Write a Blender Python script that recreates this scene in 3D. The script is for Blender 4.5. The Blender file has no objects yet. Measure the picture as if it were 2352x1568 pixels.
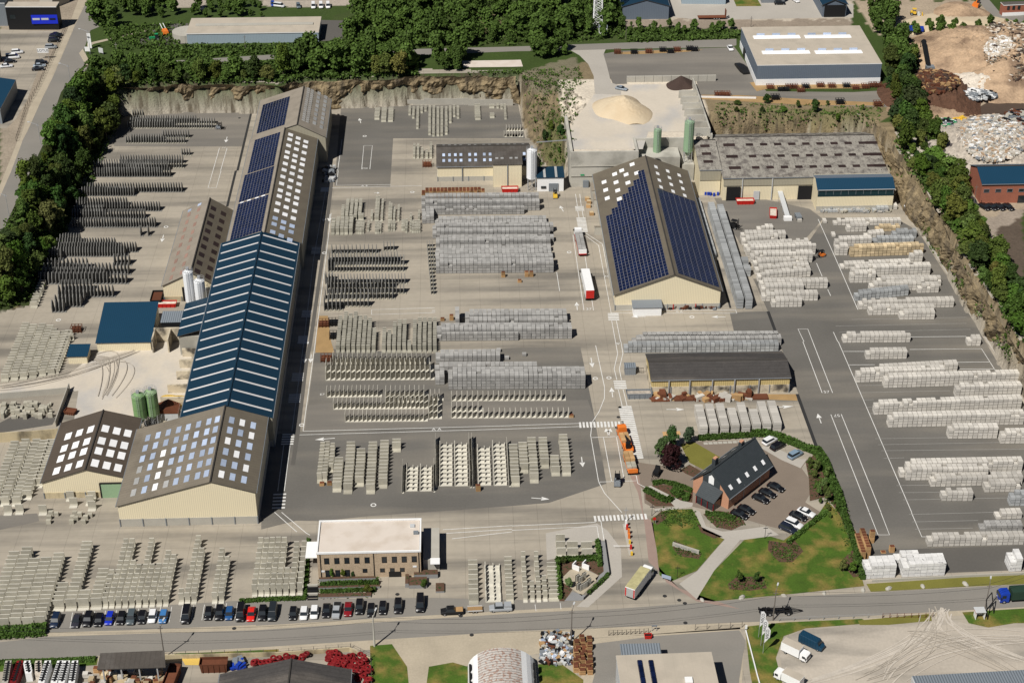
import bpy,math,random
import numpy as np
from mathutils import Vector,Matrix
random.seed(7);np.random.seed(7)
R=math.radians
S=bpy.context.scene
COL=S.collection
# ---------------------------------------------------------------- camera
FOC,PITCH,YAW,HC=3780.,R(31.8),R(2.1),250.
cam_d=bpy.data.cameras.new('camera');cam=bpy.data.objects.new('camera',cam_d);COL.objects.link(cam)
cam_d.sensor_width=36.;cam_d.lens=FOC/2352.*36.;cam_d.clip_start=1.;cam_d.clip_end=9000.
cam.location=(0,0,HC);cam.rotation_euler=(R(90)-PITCH,0,-YAW);S.camera=cam
# ---------------------------------------------------------------- world and sun
SUN_EL,SUN_AZ=R(52),R(180+40)
w=bpy.data.worlds.new('World');S.world=w;w.use_nodes=True
nt=w.node_tree;bg=nt.nodes['Background'];sk=nt.nodes.new('ShaderNodeTexSky');sk.sky_type='NISHITA'
sk.sun_disc=False;sk.sun_elevation=SUN_EL;sk.sun_rotation=SUN_AZ;sk.air_density=.35;sk.dust_density=.2;sk.altitude=400
nt.links.new(sk.outputs[0],bg.inputs[0]);bg.inputs[1].default_value=0.05
sl=bpy.data.lights.new('sun','SUN');sl.energy=5.;sl.angle=R(0.5);sl.color=(1,.965,.905)
so=bpy.data.objects.new('sun',sl);COL.objects.link(so)
sd=Vector((math.sin(SUN_AZ)*math.cos(SUN_EL),math.cos(SUN_AZ)*math.cos(SUN_EL),math.sin(SUN_EL)))
so.rotation_euler=sd.to_track_quat('Z','Y').to_euler();so.location=(0,300,200)
S.view_settings.view_transform='Standard';S.view_settings.look='None';S.view_settings.exposure=0.;S.view_settings.gamma=1
S.render.engine='CYCLES';S.cycles.diffuse_bounces=2
# ---------------------------------------------------------------- picture coordinates (2352 wide) -> place
def G(x,y,z=0.):
 a=(x-1176.)/FOC;b=(y-784.)/FOC
 fy=math.cos(PITCH)-b*math.sin(PITCH);fz=-math.sin(PITCH)-b*math.cos(PITCH)
 t=(z-HC)/fz;X,Y=a*t,fy*t
 return Vector((X*math.cos(YAW)+Y*math.sin(YAW),-X*math.sin(YAW)+Y*math.cos(YAW),z))
def pr(X,Y,Z):
 x=X*math.cos(YAW)-Y*math.sin(YAW);y=X*math.sin(YAW)+Y*math.cos(YAW);z=Z-HC
 d=y*math.cos(PITCH)-z*math.sin(PITCH);v=-(y*math.sin(PITCH)+z*math.cos(PITCH))
 return 1176.+FOC*x/d,784.+FOC*v/d
def t(c,r,x,y):return(588*c+x/3.9966,(0,392.3,784.6,1176)[r]+y/3.9966)
def TG(c,r,x,y,z=0.):return G(*t(c,r,x,y),z)
def zz(v,x,y):return((v[0]+x*v[2]/2352.)/1.08844,(v[1]+y*v[2]/2352.)/1.08844)
# ---------------------------------------------------------------- materials
def N(nt,typ,**kw):
 n=nt.nodes.new(typ)
 for k,v in kw.items():
  if k.startswith('i_'):n.inputs[int(k[2:])].default_value=v
  else:setattr(n,k,v)
 return n
def mat(name,col,rough=.85,var=.25,scale=.35,fine=.2,fscale=3.,metal=0.,spec=.3,stripe=None,dark=None,vary=0.,objcol=False,
attr=None,bump=0.,spot=None,stretch=None,course=None,joint=None):
 """colour with two noise scales; stripe=(axis, period, depth, duty); dark=(colour, amount, scale) stains or painted crevice shade; spot=(colour, threshold, scale)"""
 m=bpy.data.materials.new(name);m.use_nodes=True;nt=m.node_tree;L=nt.links
 b=nt.nodes['Principled BSDF'];b.inputs['Roughness'].default_value=rough;b.inputs['Metallic'].default_value=metal
 b.inputs['Specular IOR Level'].default_value=spec
 ge=N(nt,'ShaderNodeNewGeometry');pos=ge.outputs['Position']
 def mapped(s):
  mp=N(nt,'ShaderNodeMapping');mp.inputs['Scale'].default_value=s;L.new(pos,mp.inputs['Vector']);return mp.outputs[0]
 def noise(sc,det=3,st=None):
  n=N(nt,'ShaderNodeTexNoise');n.inputs['Scale'].default_value=sc;n.inputs['Detail'].default_value=det
  L.new(mapped(st)if st else pos,n.inputs['Vector']);return n.outputs['Fac']
 def mth(op,a,bb=None,clamp=False):
  n=N(nt,'ShaderNodeMath',operation=op);n.use_clamp=clamp
  for i,q in enumerate((a,bb)):
   if q is None:continue
   if hasattr(q,'links'):L.new(q,n.inputs[i])
   else:n.inputs[i].default_value=q
  return n.outputs[0]
 f=mth('ADD',1-var/2-fine/2,mth('MULTIPLY',noise(scale,5,stretch),var))
 f=mth('ADD',f,mth('MULTIPLY',noise(fscale,2),fine))
 if stripe:
  ax,per,dep,duty=stripe
  sp=N(nt,'ShaderNodeSeparateXYZ');L.new(pos,sp.inputs[0])
  s=sp.outputs[ax]if isinstance(ax,int)else mth('ADD',sp.outputs[0],sp.outputs[1])
  fr=mth('FRACT',mth('DIVIDE',s,per));on=mth('LESS_THAN',fr,duty)
  f=mth('MULTIPLY',f,mth('SUBTRACT',1.,mth('MULTIPLY',on,dep)))
 if course:
  sp=N(nt,'ShaderNodeSeparateXYZ');L.new(pos,sp.inputs[0])
  fr=mth('FRACT',mth('DIVIDE',sp.outputs[2],course[0]));f=mth('MULTIPLY',f,mth('SUBTRACT',1.,mth('MULTIPLY',mth('LESS_THAN',fr,.3),course[1])))
 if joint:
  sp=N(nt,'ShaderNodeSeparateXYZ');L.new(pos,sp.inputs[0])
  for ax,per,wj in joint[0]:
   on=mth('LESS_THAN',mth('FRACT',mth('DIVIDE',sp.outputs[ax],per)),wj/per);f=mth('MULTIPLY',f,mth('SUBTRACT',1.,mth('MULTIPLY',on,joint[1])))
 if vary:
  at=N(nt,'ShaderNodeAttribute',attribute_name='tint');oi=N(nt,'ShaderNodeObjectInfo')
  q=mth('ADD',mth('SUBTRACT',oi.outputs['Random'],.5),at.outputs['Fac'])
  f=mth('MULTIPLY',f,mth('ADD',1.,mth('MULTIPLY',q,vary)))
 if attr:
  at=N(nt,'ShaderNodeAttribute',attribute_name=attr);base=at.outputs['Color']
 elif objcol:
  oi=N(nt,'ShaderNodeObjectInfo');base=oi.outputs['Color']
 else:
  rgb=N(nt,'ShaderNodeRGB');rgb.outputs[0].default_value=(*col,1);base=rgb.outputs[0]
 def mix(fac,A,Bc,bt='MIX'):
  n=N(nt,'ShaderNodeMix',data_type='RGBA',blend_type=bt)
  L.new(fac,n.inputs[0])if hasattr(fac,'links')else setattr(n.inputs[0],'default_value',fac)
  L.new(A,n.inputs[6]);L.new(Bc,n.inputs[7])if hasattr(Bc,'links')else setattr(n.inputs[7],'default_value',(*Bc,1));return n.outputs[2]
 def thr(nz,lo,hi):
  mr=N(nt,'ShaderNodeMapRange');mr.inputs[1].default_value=lo;mr.inputs[2].default_value=hi;L.new(nz,mr.inputs[0]);return mr.outputs[0]
 if dark:base=mix(mth('MULTIPLY',thr(noise(dark[2],6,dark[3]if len(dark)>3 else None),.46,.66),dark[1]),base,dark[0])
 if spot:base=mix(thr(noise(spot[2],4),spot[1],spot[1]+.06),base,spot[0])
 cb=N(nt,'ShaderNodeCombineColor');[L.new(f,cb.inputs[i])for i in range(3)]
 L.new(mix(1.,base,cb.outputs[0],'MULTIPLY'),b.inputs['Base Color'])
 if bump:
  bp=N(nt,'ShaderNodeBump');bp.inputs['Strength'].default_value=1.;bp.inputs['Distance'].default_value=bump
  L.new(noise(fscale,5),bp.inputs['Height']);L.new(bp.outputs[0],b.inputs['Normal'])
 return m
M={}
M['concrete']=mat('yard_concrete',(.35,.31,.25),var=.5,scale=.05,fine=.2,fscale=.6,dark=((.19,.172,.145),1.,.09,(.14,1.7,1)),joint=(((0,6.,.12),(1,8.,.12)),.22))
M['concrete_l']=mat('pale_concrete',(.40,.37,.325),var=.25,scale=.1,fine=.15,fscale=1.5)
M['asphalt']=mat('yard_asphalt',(.132,.124,.111),var=.5,scale=.06,fine=.2,fscale=1.6,dark=((.205,.185,.155),.75,.06,(.25,1.8,1)))
M['asphalt_d']=mat('dark_asphalt',(.105,.098,.088),var=.3,scale=.06,fine=.2,fscale=1.5)
M['asphalt_r']=mat('yard_asphalt_brown',(.165,.152,.134),var=.3,scale=.06,fine=.15,fscale=1.6,dark=((.25,.225,.19),.6,.05,(.2,2.2,1)))
M['road']=mat('street_asphalt',(.225,.208,.183),var=.3,scale=.08,fine=.15,fscale=2.,dark=((.20,.19,.17),.6,.06,(.25,1.6,1)))
M['roadside']=mat('roadside_gravel',(.40,.345,.26),var=.4,scale=.2,fine=.3,fscale=2.)
M['lot']=mat('gravel_lot',(.44,.39,.325),var=.4,scale=.07,fine=.3,fscale=1.6,dark=((.26,.235,.20),.85,.1,(.35,1.6,1)))
M['sandfloor']=mat('sandy_floor',(.55,.49,.405),var=.3,scale=.08,fine=.15,fscale=1.,dark=((.42,.405,.385),.8,.07,(1.2,.8,1)))
M['pinkpave']=mat('red_paving',(.30,.215,.18),var=.3,scale=.3)
M['paving']=mat('brown_paving',(.205,.165,.13),var=.25,scale=.2,fine=.2)
M['slate_pave']=mat('grey_paving',(.24,.24,.24),var=.2,scale=.5)
M['mulch']=mat('bark_mulch',(.10,.055,.035),var=.5,scale=1.,fine=.5,fscale=3.,spot=((.03,.05,.015),.55,1.6))
M['lawn']=mat('lawn',(.055,.105,.010),var=.8,scale=.3,fine=.7,fscale=2.2,dark=((.20,.155,.04),1.,.2),bump=.1)
M['lawn_y']=mat('dry_lawn',(.16,.15,.03),var=.4,scale=.2,fine=.4,fscale=3.)
M['terrain']=mat('terrain',(1,1,1),attr='zone',var=.5,scale=.12,fine=.5,fscale=1.3,bump=.25)
M['cliff']=mat('cliff_rock',(1,1,1),attr='zone',var=.7,scale=.5,fine=.6,fscale=1.6,bump=.5,stretch=(1,1,.2),dark=((.07,.055,.035),.9,.45,(1.3,.6,.25)))  # dark streaks paint the shade of crevices into the rock colour
M['worn']=mat('worn_paint',(.36,.35,.33),var=.4,scale=.5)
M['paint']=mat('road_paint',(.66,.65,.62),var=.5,scale=.6,fine=.4)
M['track']=mat('tyre_track',(.50,.45,.385),var=.5,scale=.5,fine=.3)
M['track_d']=mat('dark_tyre_track',(.122,.112,.10),var=.5,scale=.5,fine=.3)
M['track_m']=mat('faded_tyre_track',(.40,.355,.295),var=.4,scale=.5,fine=.3)
M['l_conc']=mat('precast_concrete',(.40,.375,.305),var=.3,scale=.8,fine=.15,vary=.28,dark=((.29,.275,.215),.4,.6))
M['l_light']=mat('fresh_and_lit_edge_precast',(.58,.55,.47),var=.2,scale=.8,vary=.2)
M['l_dark']=mat('shaded_precast_concrete',(.19,.187,.175),var=.3,scale=.8,vary=.3)  # darkened concrete; shade on the east faces is put into the colour
M['pack']=mat('pale_block_pack',(.53,.50,.45),var=.12,scale=.8,fine=.15,fscale=5.,vary=.3,course=(.24,.16))
M['pack_t']=mat('tan_block_pack',(.58,.46,.29),var=.2,scale=1.2,fine=.3,fscale=3.,vary=.55,course=(.24,.25))
M['pack_g']=mat('grey_block_pack',(.36,.37,.37),var=.2,scale=.8,fine=.15,vary=.4,course=(.24,.2))
M['pack_w']=mat('wrapped_pack',(.66,.65,.63),var=.2,scale=.5,fine=.3,fscale=2.,vary=.2,spot=((.12,.12,.13),.64,1.6))
M['paver']=mat('grey_paver_pack',(.40,.39,.37),var=.2,scale=.8,fine=.15,vary=.35,stripe=(0,.33,.5,.35),course=(.2,.3))
M['gap']=mat('pack_gap',(.03,.03,.03),var=0,fine=0)
M['wood']=mat('pallet_wood',(.42,.26,.12),var=.4,scale=1.2,fine=.3,vary=.6)
M['rust']=mat('rusty_steel',(.13,.045,.022),var=.5,scale=.8,fine=.4,vary=.5)
M['rustground']=mat('rust_stained_ground',(.34,.22,.10),var=.6,scale=.25,fine=.3)
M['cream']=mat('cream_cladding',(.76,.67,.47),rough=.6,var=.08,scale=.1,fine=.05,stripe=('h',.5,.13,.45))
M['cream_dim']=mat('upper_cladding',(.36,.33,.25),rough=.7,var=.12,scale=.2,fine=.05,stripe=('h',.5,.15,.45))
M['yellowclad']=mat('weathered_yellow_cladding',(.56,.44,.20),rough=.6,var=.2,scale=.3,fine=.1,stripe=('h',.6,.25,.4))
M['plinth']=mat('concrete_plinth',(.40,.38,.33),var=.25,scale=.4,fine=.15)
M['wall_g']=mat('concrete_wall',(.46,.44,.385),var=.3,scale=.25,fine=.15,dark=((.20,.19,.16),.6,.15))
M['wall_stain']=mat('stained_concrete_wall',(.55,.48,.36),var=.4,scale=.4,fine=.2,dark=((.05,.045,.04),.95,.35))
M['wall_old']=mat('old_rendered_wall',(.50,.42,.27),var=.35,scale=.4,fine=.2,dark=((.09,.075,.055),.8,.28,(1,1,.35)))
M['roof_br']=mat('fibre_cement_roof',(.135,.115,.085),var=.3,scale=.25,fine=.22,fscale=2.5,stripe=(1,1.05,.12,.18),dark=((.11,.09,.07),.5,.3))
M['roof_mid']=mat('brown_grey_roof',(.195,.168,.13),var=.35,scale=.2,fine=.3,fscale=2.5,stripe=(1,1.05,.14,.18),dark=((.125,.105,.08),.8,.12))  # paler copy for a west slope; its sun side is put into the colour
M['roof_dk']=mat('dark_fibre_cement_roof',(.085,.066,.05),var=.35,scale=.3,fine=.25,fscale=2.5,stripe=(1,1.05,.12,.18))
M['roof_dkx']=mat('dark_corrugated_roof',(.075,.065,.056),var=.5,scale=.4,fine=.4,fscale=2.5,stripe=(0,1.05,.12,.2),dark=((.12,.11,.1),.5,.3))
M['roof_lt']=mat('lichened_roof',(.28,.26,.225),var=.4,scale=.2,fine=.35,fscale=2.5,stripe=(0,1.05,.16,.15),dark=((.12,.105,.095),.9,.5),spot=((.06,.055,.05),.6,2.2))
M['roof_ltw']=mat('weathered_sunlit_roof',(.27,.235,.19),var=.25,scale=.2,fine=.2,fscale=2.5,stripe=(1,1.05,.12,.15),dark=((.2,.175,.14),.5,.3))  # paler roof tone, also paints the sun on west slopes
M['roof_coal']=mat('charred_roof',(.06,.055,.052),var=.5,scale=.5,fine=.6,fscale=2.2,stripe=(1,1.2,.15,.25),dark=((.15,.13,.11),.6,.12,(.3,2.2,1)))
M['blue_roof']=mat('blue_steel_roof',(.010,.034,.060),rough=.45,var=.12,scale=.2,fine=.05,stripe=(1,.55,.15,.3))
M['blue_roofx']=mat('blue_steel_roof_b',(.010,.045,.085),rough=.45,var=.12,scale=.2,fine=.05,stripe=(0,.55,.2,.3))
M['strip']=mat('translucent_strip',(.62,.61,.60),rough=.5,var=.1,scale=.4)
M['sky_w']=mat('white_skylight',(.86,.86,.86),rough=.4,var=.1,scale=.5,fine=.1,vary=.15)
M['sky_b']=mat('bluish_skylight',(.40,.47,.60),rough=.35,var=.3,scale=.6,fine=.15,vary=.5)  # blue of the reflected sky put into the base colour
M['sky_d']=mat('dirty_skylight',(.035,.022,.02),rough=.5,var=.3,scale=.8,vary=.3)
M['sky_p']=mat('reddish_skylight',(.30,.19,.15),rough=.5,var=.3,scale=.8,vary=.3)
M['sky_g']=mat('grey_skylight',(.36,.36,.35),rough=.5,var=.3,scale=.8,vary=.2)
M['solar']=mat('solar_cell',(.005,.010,.038),rough=.22,var=.3,scale=.5,vary=.6,spec=.6)
M['solar_f']=mat('panel_frame',(.19,.19,.21),rough=.4,var=0,fine=0)
M['ridge']=mat('ridge_cap',(.05,.045,.04),var=.2)
M['metal_g']=mat('grey_metal',(.20,.22,.24),rough=.5,var=.1,stripe=('h',.6,.12,.3))
M['metal_l']=mat('light_metal',(.52,.53,.53),rough=.45,var=.15)
M['metal_roof']=mat('metal_sheet_roof',(.22,.25,.28),rough=.4,var=.1,stripe=(0,.6,.45,.4))
M['slateclad']=mat('blue_grey_cladding',(.13,.16,.20),rough=.55,var=.08,stripe=('h',.7,.14,.2))
M['slateclad_l']=mat('pale_blue_cladding',(.30,.37,.42),rough=.55,var=.08,stripe=('h',.6,.12,.3))
M['beige_roof']=mat('beige_membrane_roof',(.45,.395,.32),var=.2,scale=.15,fine=.12,stripe=(0,2.,.06,.04),dark=((.36,.32,.26),.5,.2))
M['pink_roof']=mat('pale_membrane_roof',(.62,.55,.48),var=.12,scale=.3,fine=.08,dark=((.48,.40,.32),.5,.25))
M['white']=mat('white_paint',(.80,.80,.79),rough=.5,var=.08)
M['black']=mat('black_paint',(.012,.012,.013),rough=.5,var=.1)
M['dark']=mat('dark_opening',(.010,.010,.011),rough=.9,var=0,fine=0)
M['glass']=mat('window_glass',(.02,.025,.03),rough=.12,var=0,fine=0,spec=.6)
M['blueglass']=mat('blue_glazing',(.012,.03,.035),rough=.2,var=.3,scale=.3)
M['brick']=mat('beige_brick',(.46,.355,.245),var=.2,scale=.6,fine=.75,fscale=3.2,course=(.3,.12))
M['brick_r']=mat('red_brick',(.33,.12,.075),var=.2,scale=.5,fine=.35,fscale=3.,course=(.25,.15))
M['brick_h']=mat('pale_red_brick',(.50,.26,.16),var=.15,scale=.8,fine=.3,fscale=4.,course=(.25,.1))
M['slate']=mat('slate_roof',(.042,.05,.055),rough=.6,var=.3,scale=.6,fine=.35,fscale=2.5,course=(.28,.2))
M['navy_wall']=mat('blue_sign_panel',(.012,.03,.55),rough=.5,var=.05)
M['silo_g']=mat('green_silo',(.20,.34,.14),rough=.5,var=.2,scale=.3,dark=((.30,.38,.24),.5,.3),stripe=(2,3.2,.4,.04))
M['silo_p']=mat('pale_green_silo',(.25,.37,.23),rough=.5,var=.15,scale=.3)
M['silo_w']=mat('white_silo',(.78,.79,.80),rough=.35,var=.08,scale=.3)
M['steel']=mat('galvanised_steel',(.42,.43,.44),rough=.4,var=.1,metal=.3)
M['orange']=mat('orange_paint',(.72,.19,.03),rough=.4,var=.12)
M['red']=mat('red_paint',(.50,.02,.015),rough=.4,var=.15)
M['blue']=mat('blue_paint',(.012,.045,.34),rough=.35,var=.1)
M['yellow']=mat('yellow_paint',(.72,.46,.05),rough=.45,var=.1)
M['green']=mat('green_paint',(.02,.26,.10),rough=.45,var=.1)
M['greentruck']=mat('green_tarpaulin',(.02,.045,.03),rough=.6,var=.4)
M['carpaint']=mat('car_paint',(1,1,1),rough=.28,var=0,fine=0,objcol=True,spec=.5)
M['tyre']=mat('tyre',(.012,.012,.012),rough=.9,var=0,fine=0)
M['rim']=mat('wheel_rim',(.3,.3,.3),rough=.4,var=0,fine=0)
M['lamp']=mat('headlight_glass',(.7,.7,.68),rough=.2,var=0,fine=0)
M['algae']=mat('algae_covered_roof',(.42,.38,.20),var=.5,scale=.6,fine=.5,fscale=1.5,stripe=(2,.7,0.,0.))
M['leaf']=mat('leaves',(1,1,1),objcol=True,rough=.7,var=.5,scale=.5,fine=.5,fscale=1.6,vary=.35,spec=.15)
M['bark']=mat('bark',(.10,.075,.05),var=.4,scale=2.)
M['hedge']=mat('hedge_leaves',(.045,.085,.015),rough=.7,var=.7,scale=.5,fine=.5,fscale=2.,vary=.5,spec=.15)
M['under']=mat('undergrowth_leaves',(.05,.085,.016),rough=.7,var=.8,scale=.15,fine=.5,fscale=1.5,vary=.6,spec=.15)
M['sand']=mat('sand',(.56,.46,.32),var=.15,scale=.2,fine=.1,dark=((.50,.38,.24),.5,.12,(1,1,.3)))
M['soil']=mat('dark_soil',(.055,.035,.028),var=.3,scale=.5,fine=.3)
M['yellowsand']=mat('yellow_sand',(.62,.42,.10),var=.2,scale=.4)
M['rubble_br']=mat('brown_rubble',(.44,.31,.2),var=.5,scale=.15,fine=.6,fscale=1.2,bump=.3,dark=((.14,.09,.06),.8,.1))
M['rubble_w']=mat('white_rubble',(.62,.55,.46),var=.4,scale=.4,fine=.6,fscale=1.2,bump=.3)
M['rubble_s']=mat('scrap_timber',(.10,.05,.03),var=.6,scale=.4,fine=.7,fscale=1.5,bump=.4)
M['rubble_g']=mat('mixed_rubble',(.42,.37,.31),var=.5,scale=.5,fine=.8,fscale=1.1,bump=.3,spot=((.06,.05,.05),.6,.5))
M['mud']=mat('dark_mud',(.08,.055,.04),var=.5,scale=.12,fine=.2)
M['cable']=mat('cable',(.02,.02,.02),var=0,fine=0)
M['redtube']=mat('red_coil',(.19,.012,.014),rough=.5,var=.3,scale=1.,vary=.4)
M['pinkrust']=mat('rust_streaked_sheet',(.50,.46,.42),var=.2,scale=.4,spot=((.36,.24,.19),.52,1.6),stripe=(1,.75,.45,.3))
# ---------------------------------------------------------------- mesh builder
class MB:
 def __init__(s):s.v=[];s.f=[];s.m=[];s.t=[];s.mats=[]
 def mi(s,m):
  if m not in s.mats:s.mats.append(m)
  return s.mats.index(m)
 def face(s,pts,m,tint=0.):
  n=len(s.v);s.v+=[tuple(p)for p in pts];s.f.append(tuple(range(n,n+len(pts))));s.m.append(s.mi(m));s.t.append(tint);return s
 def add(s,vs,fs,m,tint=0.):
  n=len(s.v);s.v+=vs;k=s.mi(m);s.f+=[tuple(i+n for i in f)for f in fs];s.m+=[k]*len(fs);s.t+=[tint]*len(fs);return s
 def box(s,x,y,z,sx,sy,sz,m,rot=0.,tint=0.,top=None,tz=None):
  """centre x,y; bottom z; top = scale of the top face"""
  c,q=math.cos(rot),math.sin(rot);k=top or(1,1);vs=[]
  for j,zz_ in((0,z),(1,z+sz)):
   for ux,uy in((-1,-1),(1,-1),(1,1),(-1,1)):
    a=ux*sx/2*(k[0]if j else 1);b=uy*sy/2*(k[1]if j else 1)
    vs.append((x+a*c-b*q,y+a*q+b*c,zz_))
  return s.add(vs,[(3,2,1,0),(4,5,6,7),(0,1,5,4),(1,2,6,5),(2,3,7,6),(3,0,4,7)],m,tint)
 def prism(s,poly,z0,z1,m,tint=0.,mtop=None):
  n=len(poly);vs=[(p[0],p[1],z0)for p in poly]+[(p[0],p[1],z1)for p in poly]
  ar=sum(poly[i][0]*poly[(i+1)%n][1]-poly[(i+1)%n][0]*poly[i][1]for i in range(n))
  if ar<0:vs=vs[:n][::-1]+vs[n:][::-1]
  s.add(vs,[tuple(range(n))[::-1]]+[(i,(i+1)%n,(i+1)%n+n,i+n)for i in range(n)],m,tint)
  return s.face(vs[n:],mtop or m,tint)
 def cyl(s,x,y,z,r,h,m,n=10,r2=None,tint=0.):
  r2=r if r2 is None else r2
  a=[2*math.pi*i/n for i in range(n)]
  vs=[(x+r*math.cos(i),y+r*math.sin(i),z)for i in a]+[(x+r2*math.cos(i),y+r2*math.sin(i),z+h)for i in a]
  return s.add(vs,[tuple(range(n))[::-1],tuple(range(n,2*n))]+[(i,(i+1)%n,(i+1)%n+n,i+n)for i in range(n)],m,tint)
 def tube(s,p,q,r,m,n=5,tint=0.):
  p=Vector(p);q=Vector(q);d=(q-p)
  if d.length<1e-5:return s
  u=d.normalized().orthogonal().normalized();w_=d.normalized().cross(u);vs=[]
  for o in(p,q):
   for i in range(n):
    a=2*math.pi*i/n;vs.append(tuple(o+r*(math.cos(a)*u+math.sin(a)*w_)))
  return s.add(vs,[tuple(range(n))[::-1],tuple(range(n,2*n))]+[(i,(i+1)%n,(i+1)%n+n,i+n)for i in range(n)],m,tint)
 def build(s,name,parent=None,smooth=False):
  me=bpy.data.meshes.new(name);o3=parent.location if(parent is not None and parent.get('_w'))else(0,0,0)
  v=[(a-o3[0],b-o3[1],c-o3[2])for a,b,c in s.v]if parent is not None and parent.get('_w')else s.v
  me.from_pydata(v,[],s.f);[me.materials.append(M[k])for k in s.mats]
  me.polygons.foreach_set('material_index',s.m)
  if any(s.t):
   at=me.attributes.new('tint','FLOAT','FACE');at.data.foreach_set('value',s.t)
  if smooth:me.polygons.foreach_set('use_smooth',[True]*len(s.f))
  me.update();o=bpy.data.objects.new(name,me);COL.objects.link(o)
  if parent is not None:o.parent=parent
  return o
def tag(o,label=None,cat=None,group=None,kind=None):
 if label:o['label']=label
 if cat:o['category']=cat
 if group:o['group']=group
 if kind:o['kind']=kind
 return o
def thing(name,label,cat,loc=(0,0,0),group=None,rot=0.,world=False):
 """Empty at a thing's base. world=True: its parts are given in world coordinates"""
 o=bpy.data.objects.new(name,None);COL.objects.link(o);o.location=loc;o.rotation_euler[2]=rot;o.empty_display_size=.5
 if world:o['_w']=1
 return tag(o,label,cat,group)
def origin_to(o,p):
 p=Vector(p);o.data.transform(Matrix.Translation(-p));o.location=p;return o
def dup(o,loc=None,rot=None,label=None,group=None,color=None,scale=None):
 c=o.copy();COL.objects.link(c)
 if loc is not None:c.location=loc
 if rot is not None:c.rotation_euler=(0,0,rot)
 if label:c['label']=label
 if group:c['group']=group
 if scale is not None:c.scale=scale if not isinstance(scale,(int,float))else(scale,)*3
 if color:c.color=(*color,1)
 for ch in list(o.children):
  k=ch.copy();COL.objects.link(k);k.parent=c
  if color:k.color=(*color,1)
  for g2 in list(ch.children):
   k2=g2.copy();COL.objects.link(k2);k2.parent=k
 return c
def at_place(o,**kw):
 return o
# ---------------------------------------------------------------- terrain: yard at z 0, upper ground at ZP
ZP=12.
def vnoise(P,sc,seed):
 rs=np.random.RandomState(seed);T=rs.rand(64,64);q=P/sc;i=np.floor(q).astype(int);f=q-i;f=f*f*(3-2*f)
 a=T[i[:,0]%64,i[:,1]%64];b=T[(i[:,0]+1)%64,i[:,1]%64];c=T[i[:,0]%64,(i[:,1]+1)%64];d=T[(i[:,0]+1)%64,(i[:,1]+1)%64]
 return(a*(1-f[:,0])+b*f[:,0])*(1-f[:,1])+(c*(1-f[:,0])+d*f[:,0])*f[:,1]
def seg_dist(P,poly,closed=True):
 d=np.full(len(P),1e9);n=len(poly)
 for i in range(n if closed else n-1):
  a=np.array(poly[i]);b=np.array(poly[(i+1)%n]);ab=b-a;L2=(ab**2).sum()+1e-9
  u=np.clip(((P-a)@ab)/L2,0,1)[:,None];d=np.minimum(d,np.hypot(*(P-a-u*ab).T))
 return d
def inside(P,poly):
 x,y=P[:,0],P[:,1];r=np.zeros(len(P),bool);n=len(poly)
 for i in range(n):
  x1,y1=poly[i];x2,y2=poly[(i+1)%n]
  with np.errstate(divide='ignore',invalid='ignore'):
   c=((y1>y)!=(y2>y))&(x<(x2-x1)*(y-y1)/(y2-y1+1e-12)+x1)
  r^=c
 return r
g2=lambda L,z:[tuple(G(x,y,z)[:2])for x,y in L]
BASE=g2([(0,716),(72,700),(90,640),(128,560),(165,470),(205,375),(240,325),(268,275),(283,243),(420,244),(590,246),(640,246),(770,247),
(800,240),(903,230),(1176,231),(1196,238),(1206,285),(1222,335),(1262,382),(1300,392)],0)
CREST=g2([(0,560),(22,535),(62,440),(108,330),(145,262),(215,205),(285,195),(420,190),(560,190),(640,196),(700,180),(860,177),(960,172),(1060,170),(1190,168),
(1240,188),(1320,212),(1352,240),(1306,298)],ZP)
px0,py0=38.6,502.1
BASE+=[(px0,py0),(60.5,py0),(60.5,512.),(80.6,512.),(80.6,513.4),(87.4,513.4),(87.4,531.5)]
CREST+=[(px0+.5,py0+.6),(59.9,py0+.6),(59.9,512.7),(80.2,512.7),(80.4,514.),(86.8,514.),(86.8,545)]
BASE+=[(92,531.5),(120,531.),(143.5,530)]+g2([(2062,420),(2078,470),(2095,505),(2139,554),(2174,607),(2205,665),(2240,720),(2280,785),(2320,825),(2352,850),(2480,980)],0)
CREST+=g2([(1640,262),(1760,258),(1900,262),(1985,268),(2030,300),(2062,350),(2113,415),(2153,477),(2190,542),(2229,617),(2262,670),(2304,730),(2340,785),(2370,830),(2510,960)],ZP)
FAR=[(3500,200),(3500,4000),(-3500,4000),(-3500,200)]
BASE2=BASE+[(190,270)]+FAR+[(-180,300)]
CREST2=CREST+[(215,270)]+FAR+[(-215,300)]
xs=np.concatenate([-np.geomspace(3000,215,14)[:-1],np.arange(-215,262,1.2),np.geomspace(263,3000,14)])
ys=np.concatenate([np.array([-600.,-200,0,120,200]),np.arange(240,740,1.2),np.geomspace(741,3800,14)])
XX,YY=np.meshgrid(xs,ys);P=np.stack([XX.ravel(),YY.ravel()],1)
wm=np.where((P[:,0]>30)&(P[:,0]<94)&(P[:,1]<572),0.,.3)[:,None]
def vn2(sc,s):return np.stack([vnoise(P,sc,s)-.5,vnoise(P,sc,s+50)-.5],1)
Pw=P+wm*(vn2(2.4,31)*3.4+vn2(7.,33)*4.5)
inB=inside(Pw,BASE2);inC=inside(Pw,CREST2)
dB=np.full(len(P),0.);dC=np.full(len(P),0.);mid=inB&~inC
dB[mid]=seg_dist(Pw[mid],BASE2);dC[mid]=seg_dist(Pw[mid],CREST2)
u=np.where(mid,dB/(dB+dC+1e-6),inC*1.)
nz=(vnoise(P,7,1)-.5)*2+(vnoise(P,2.6,2)-.5)*1.6+(vnoise(P,1.3,3)-.5)*1.9
amp=np.where(mid,np.clip(4*u*(1-u),0,1),0)
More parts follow.
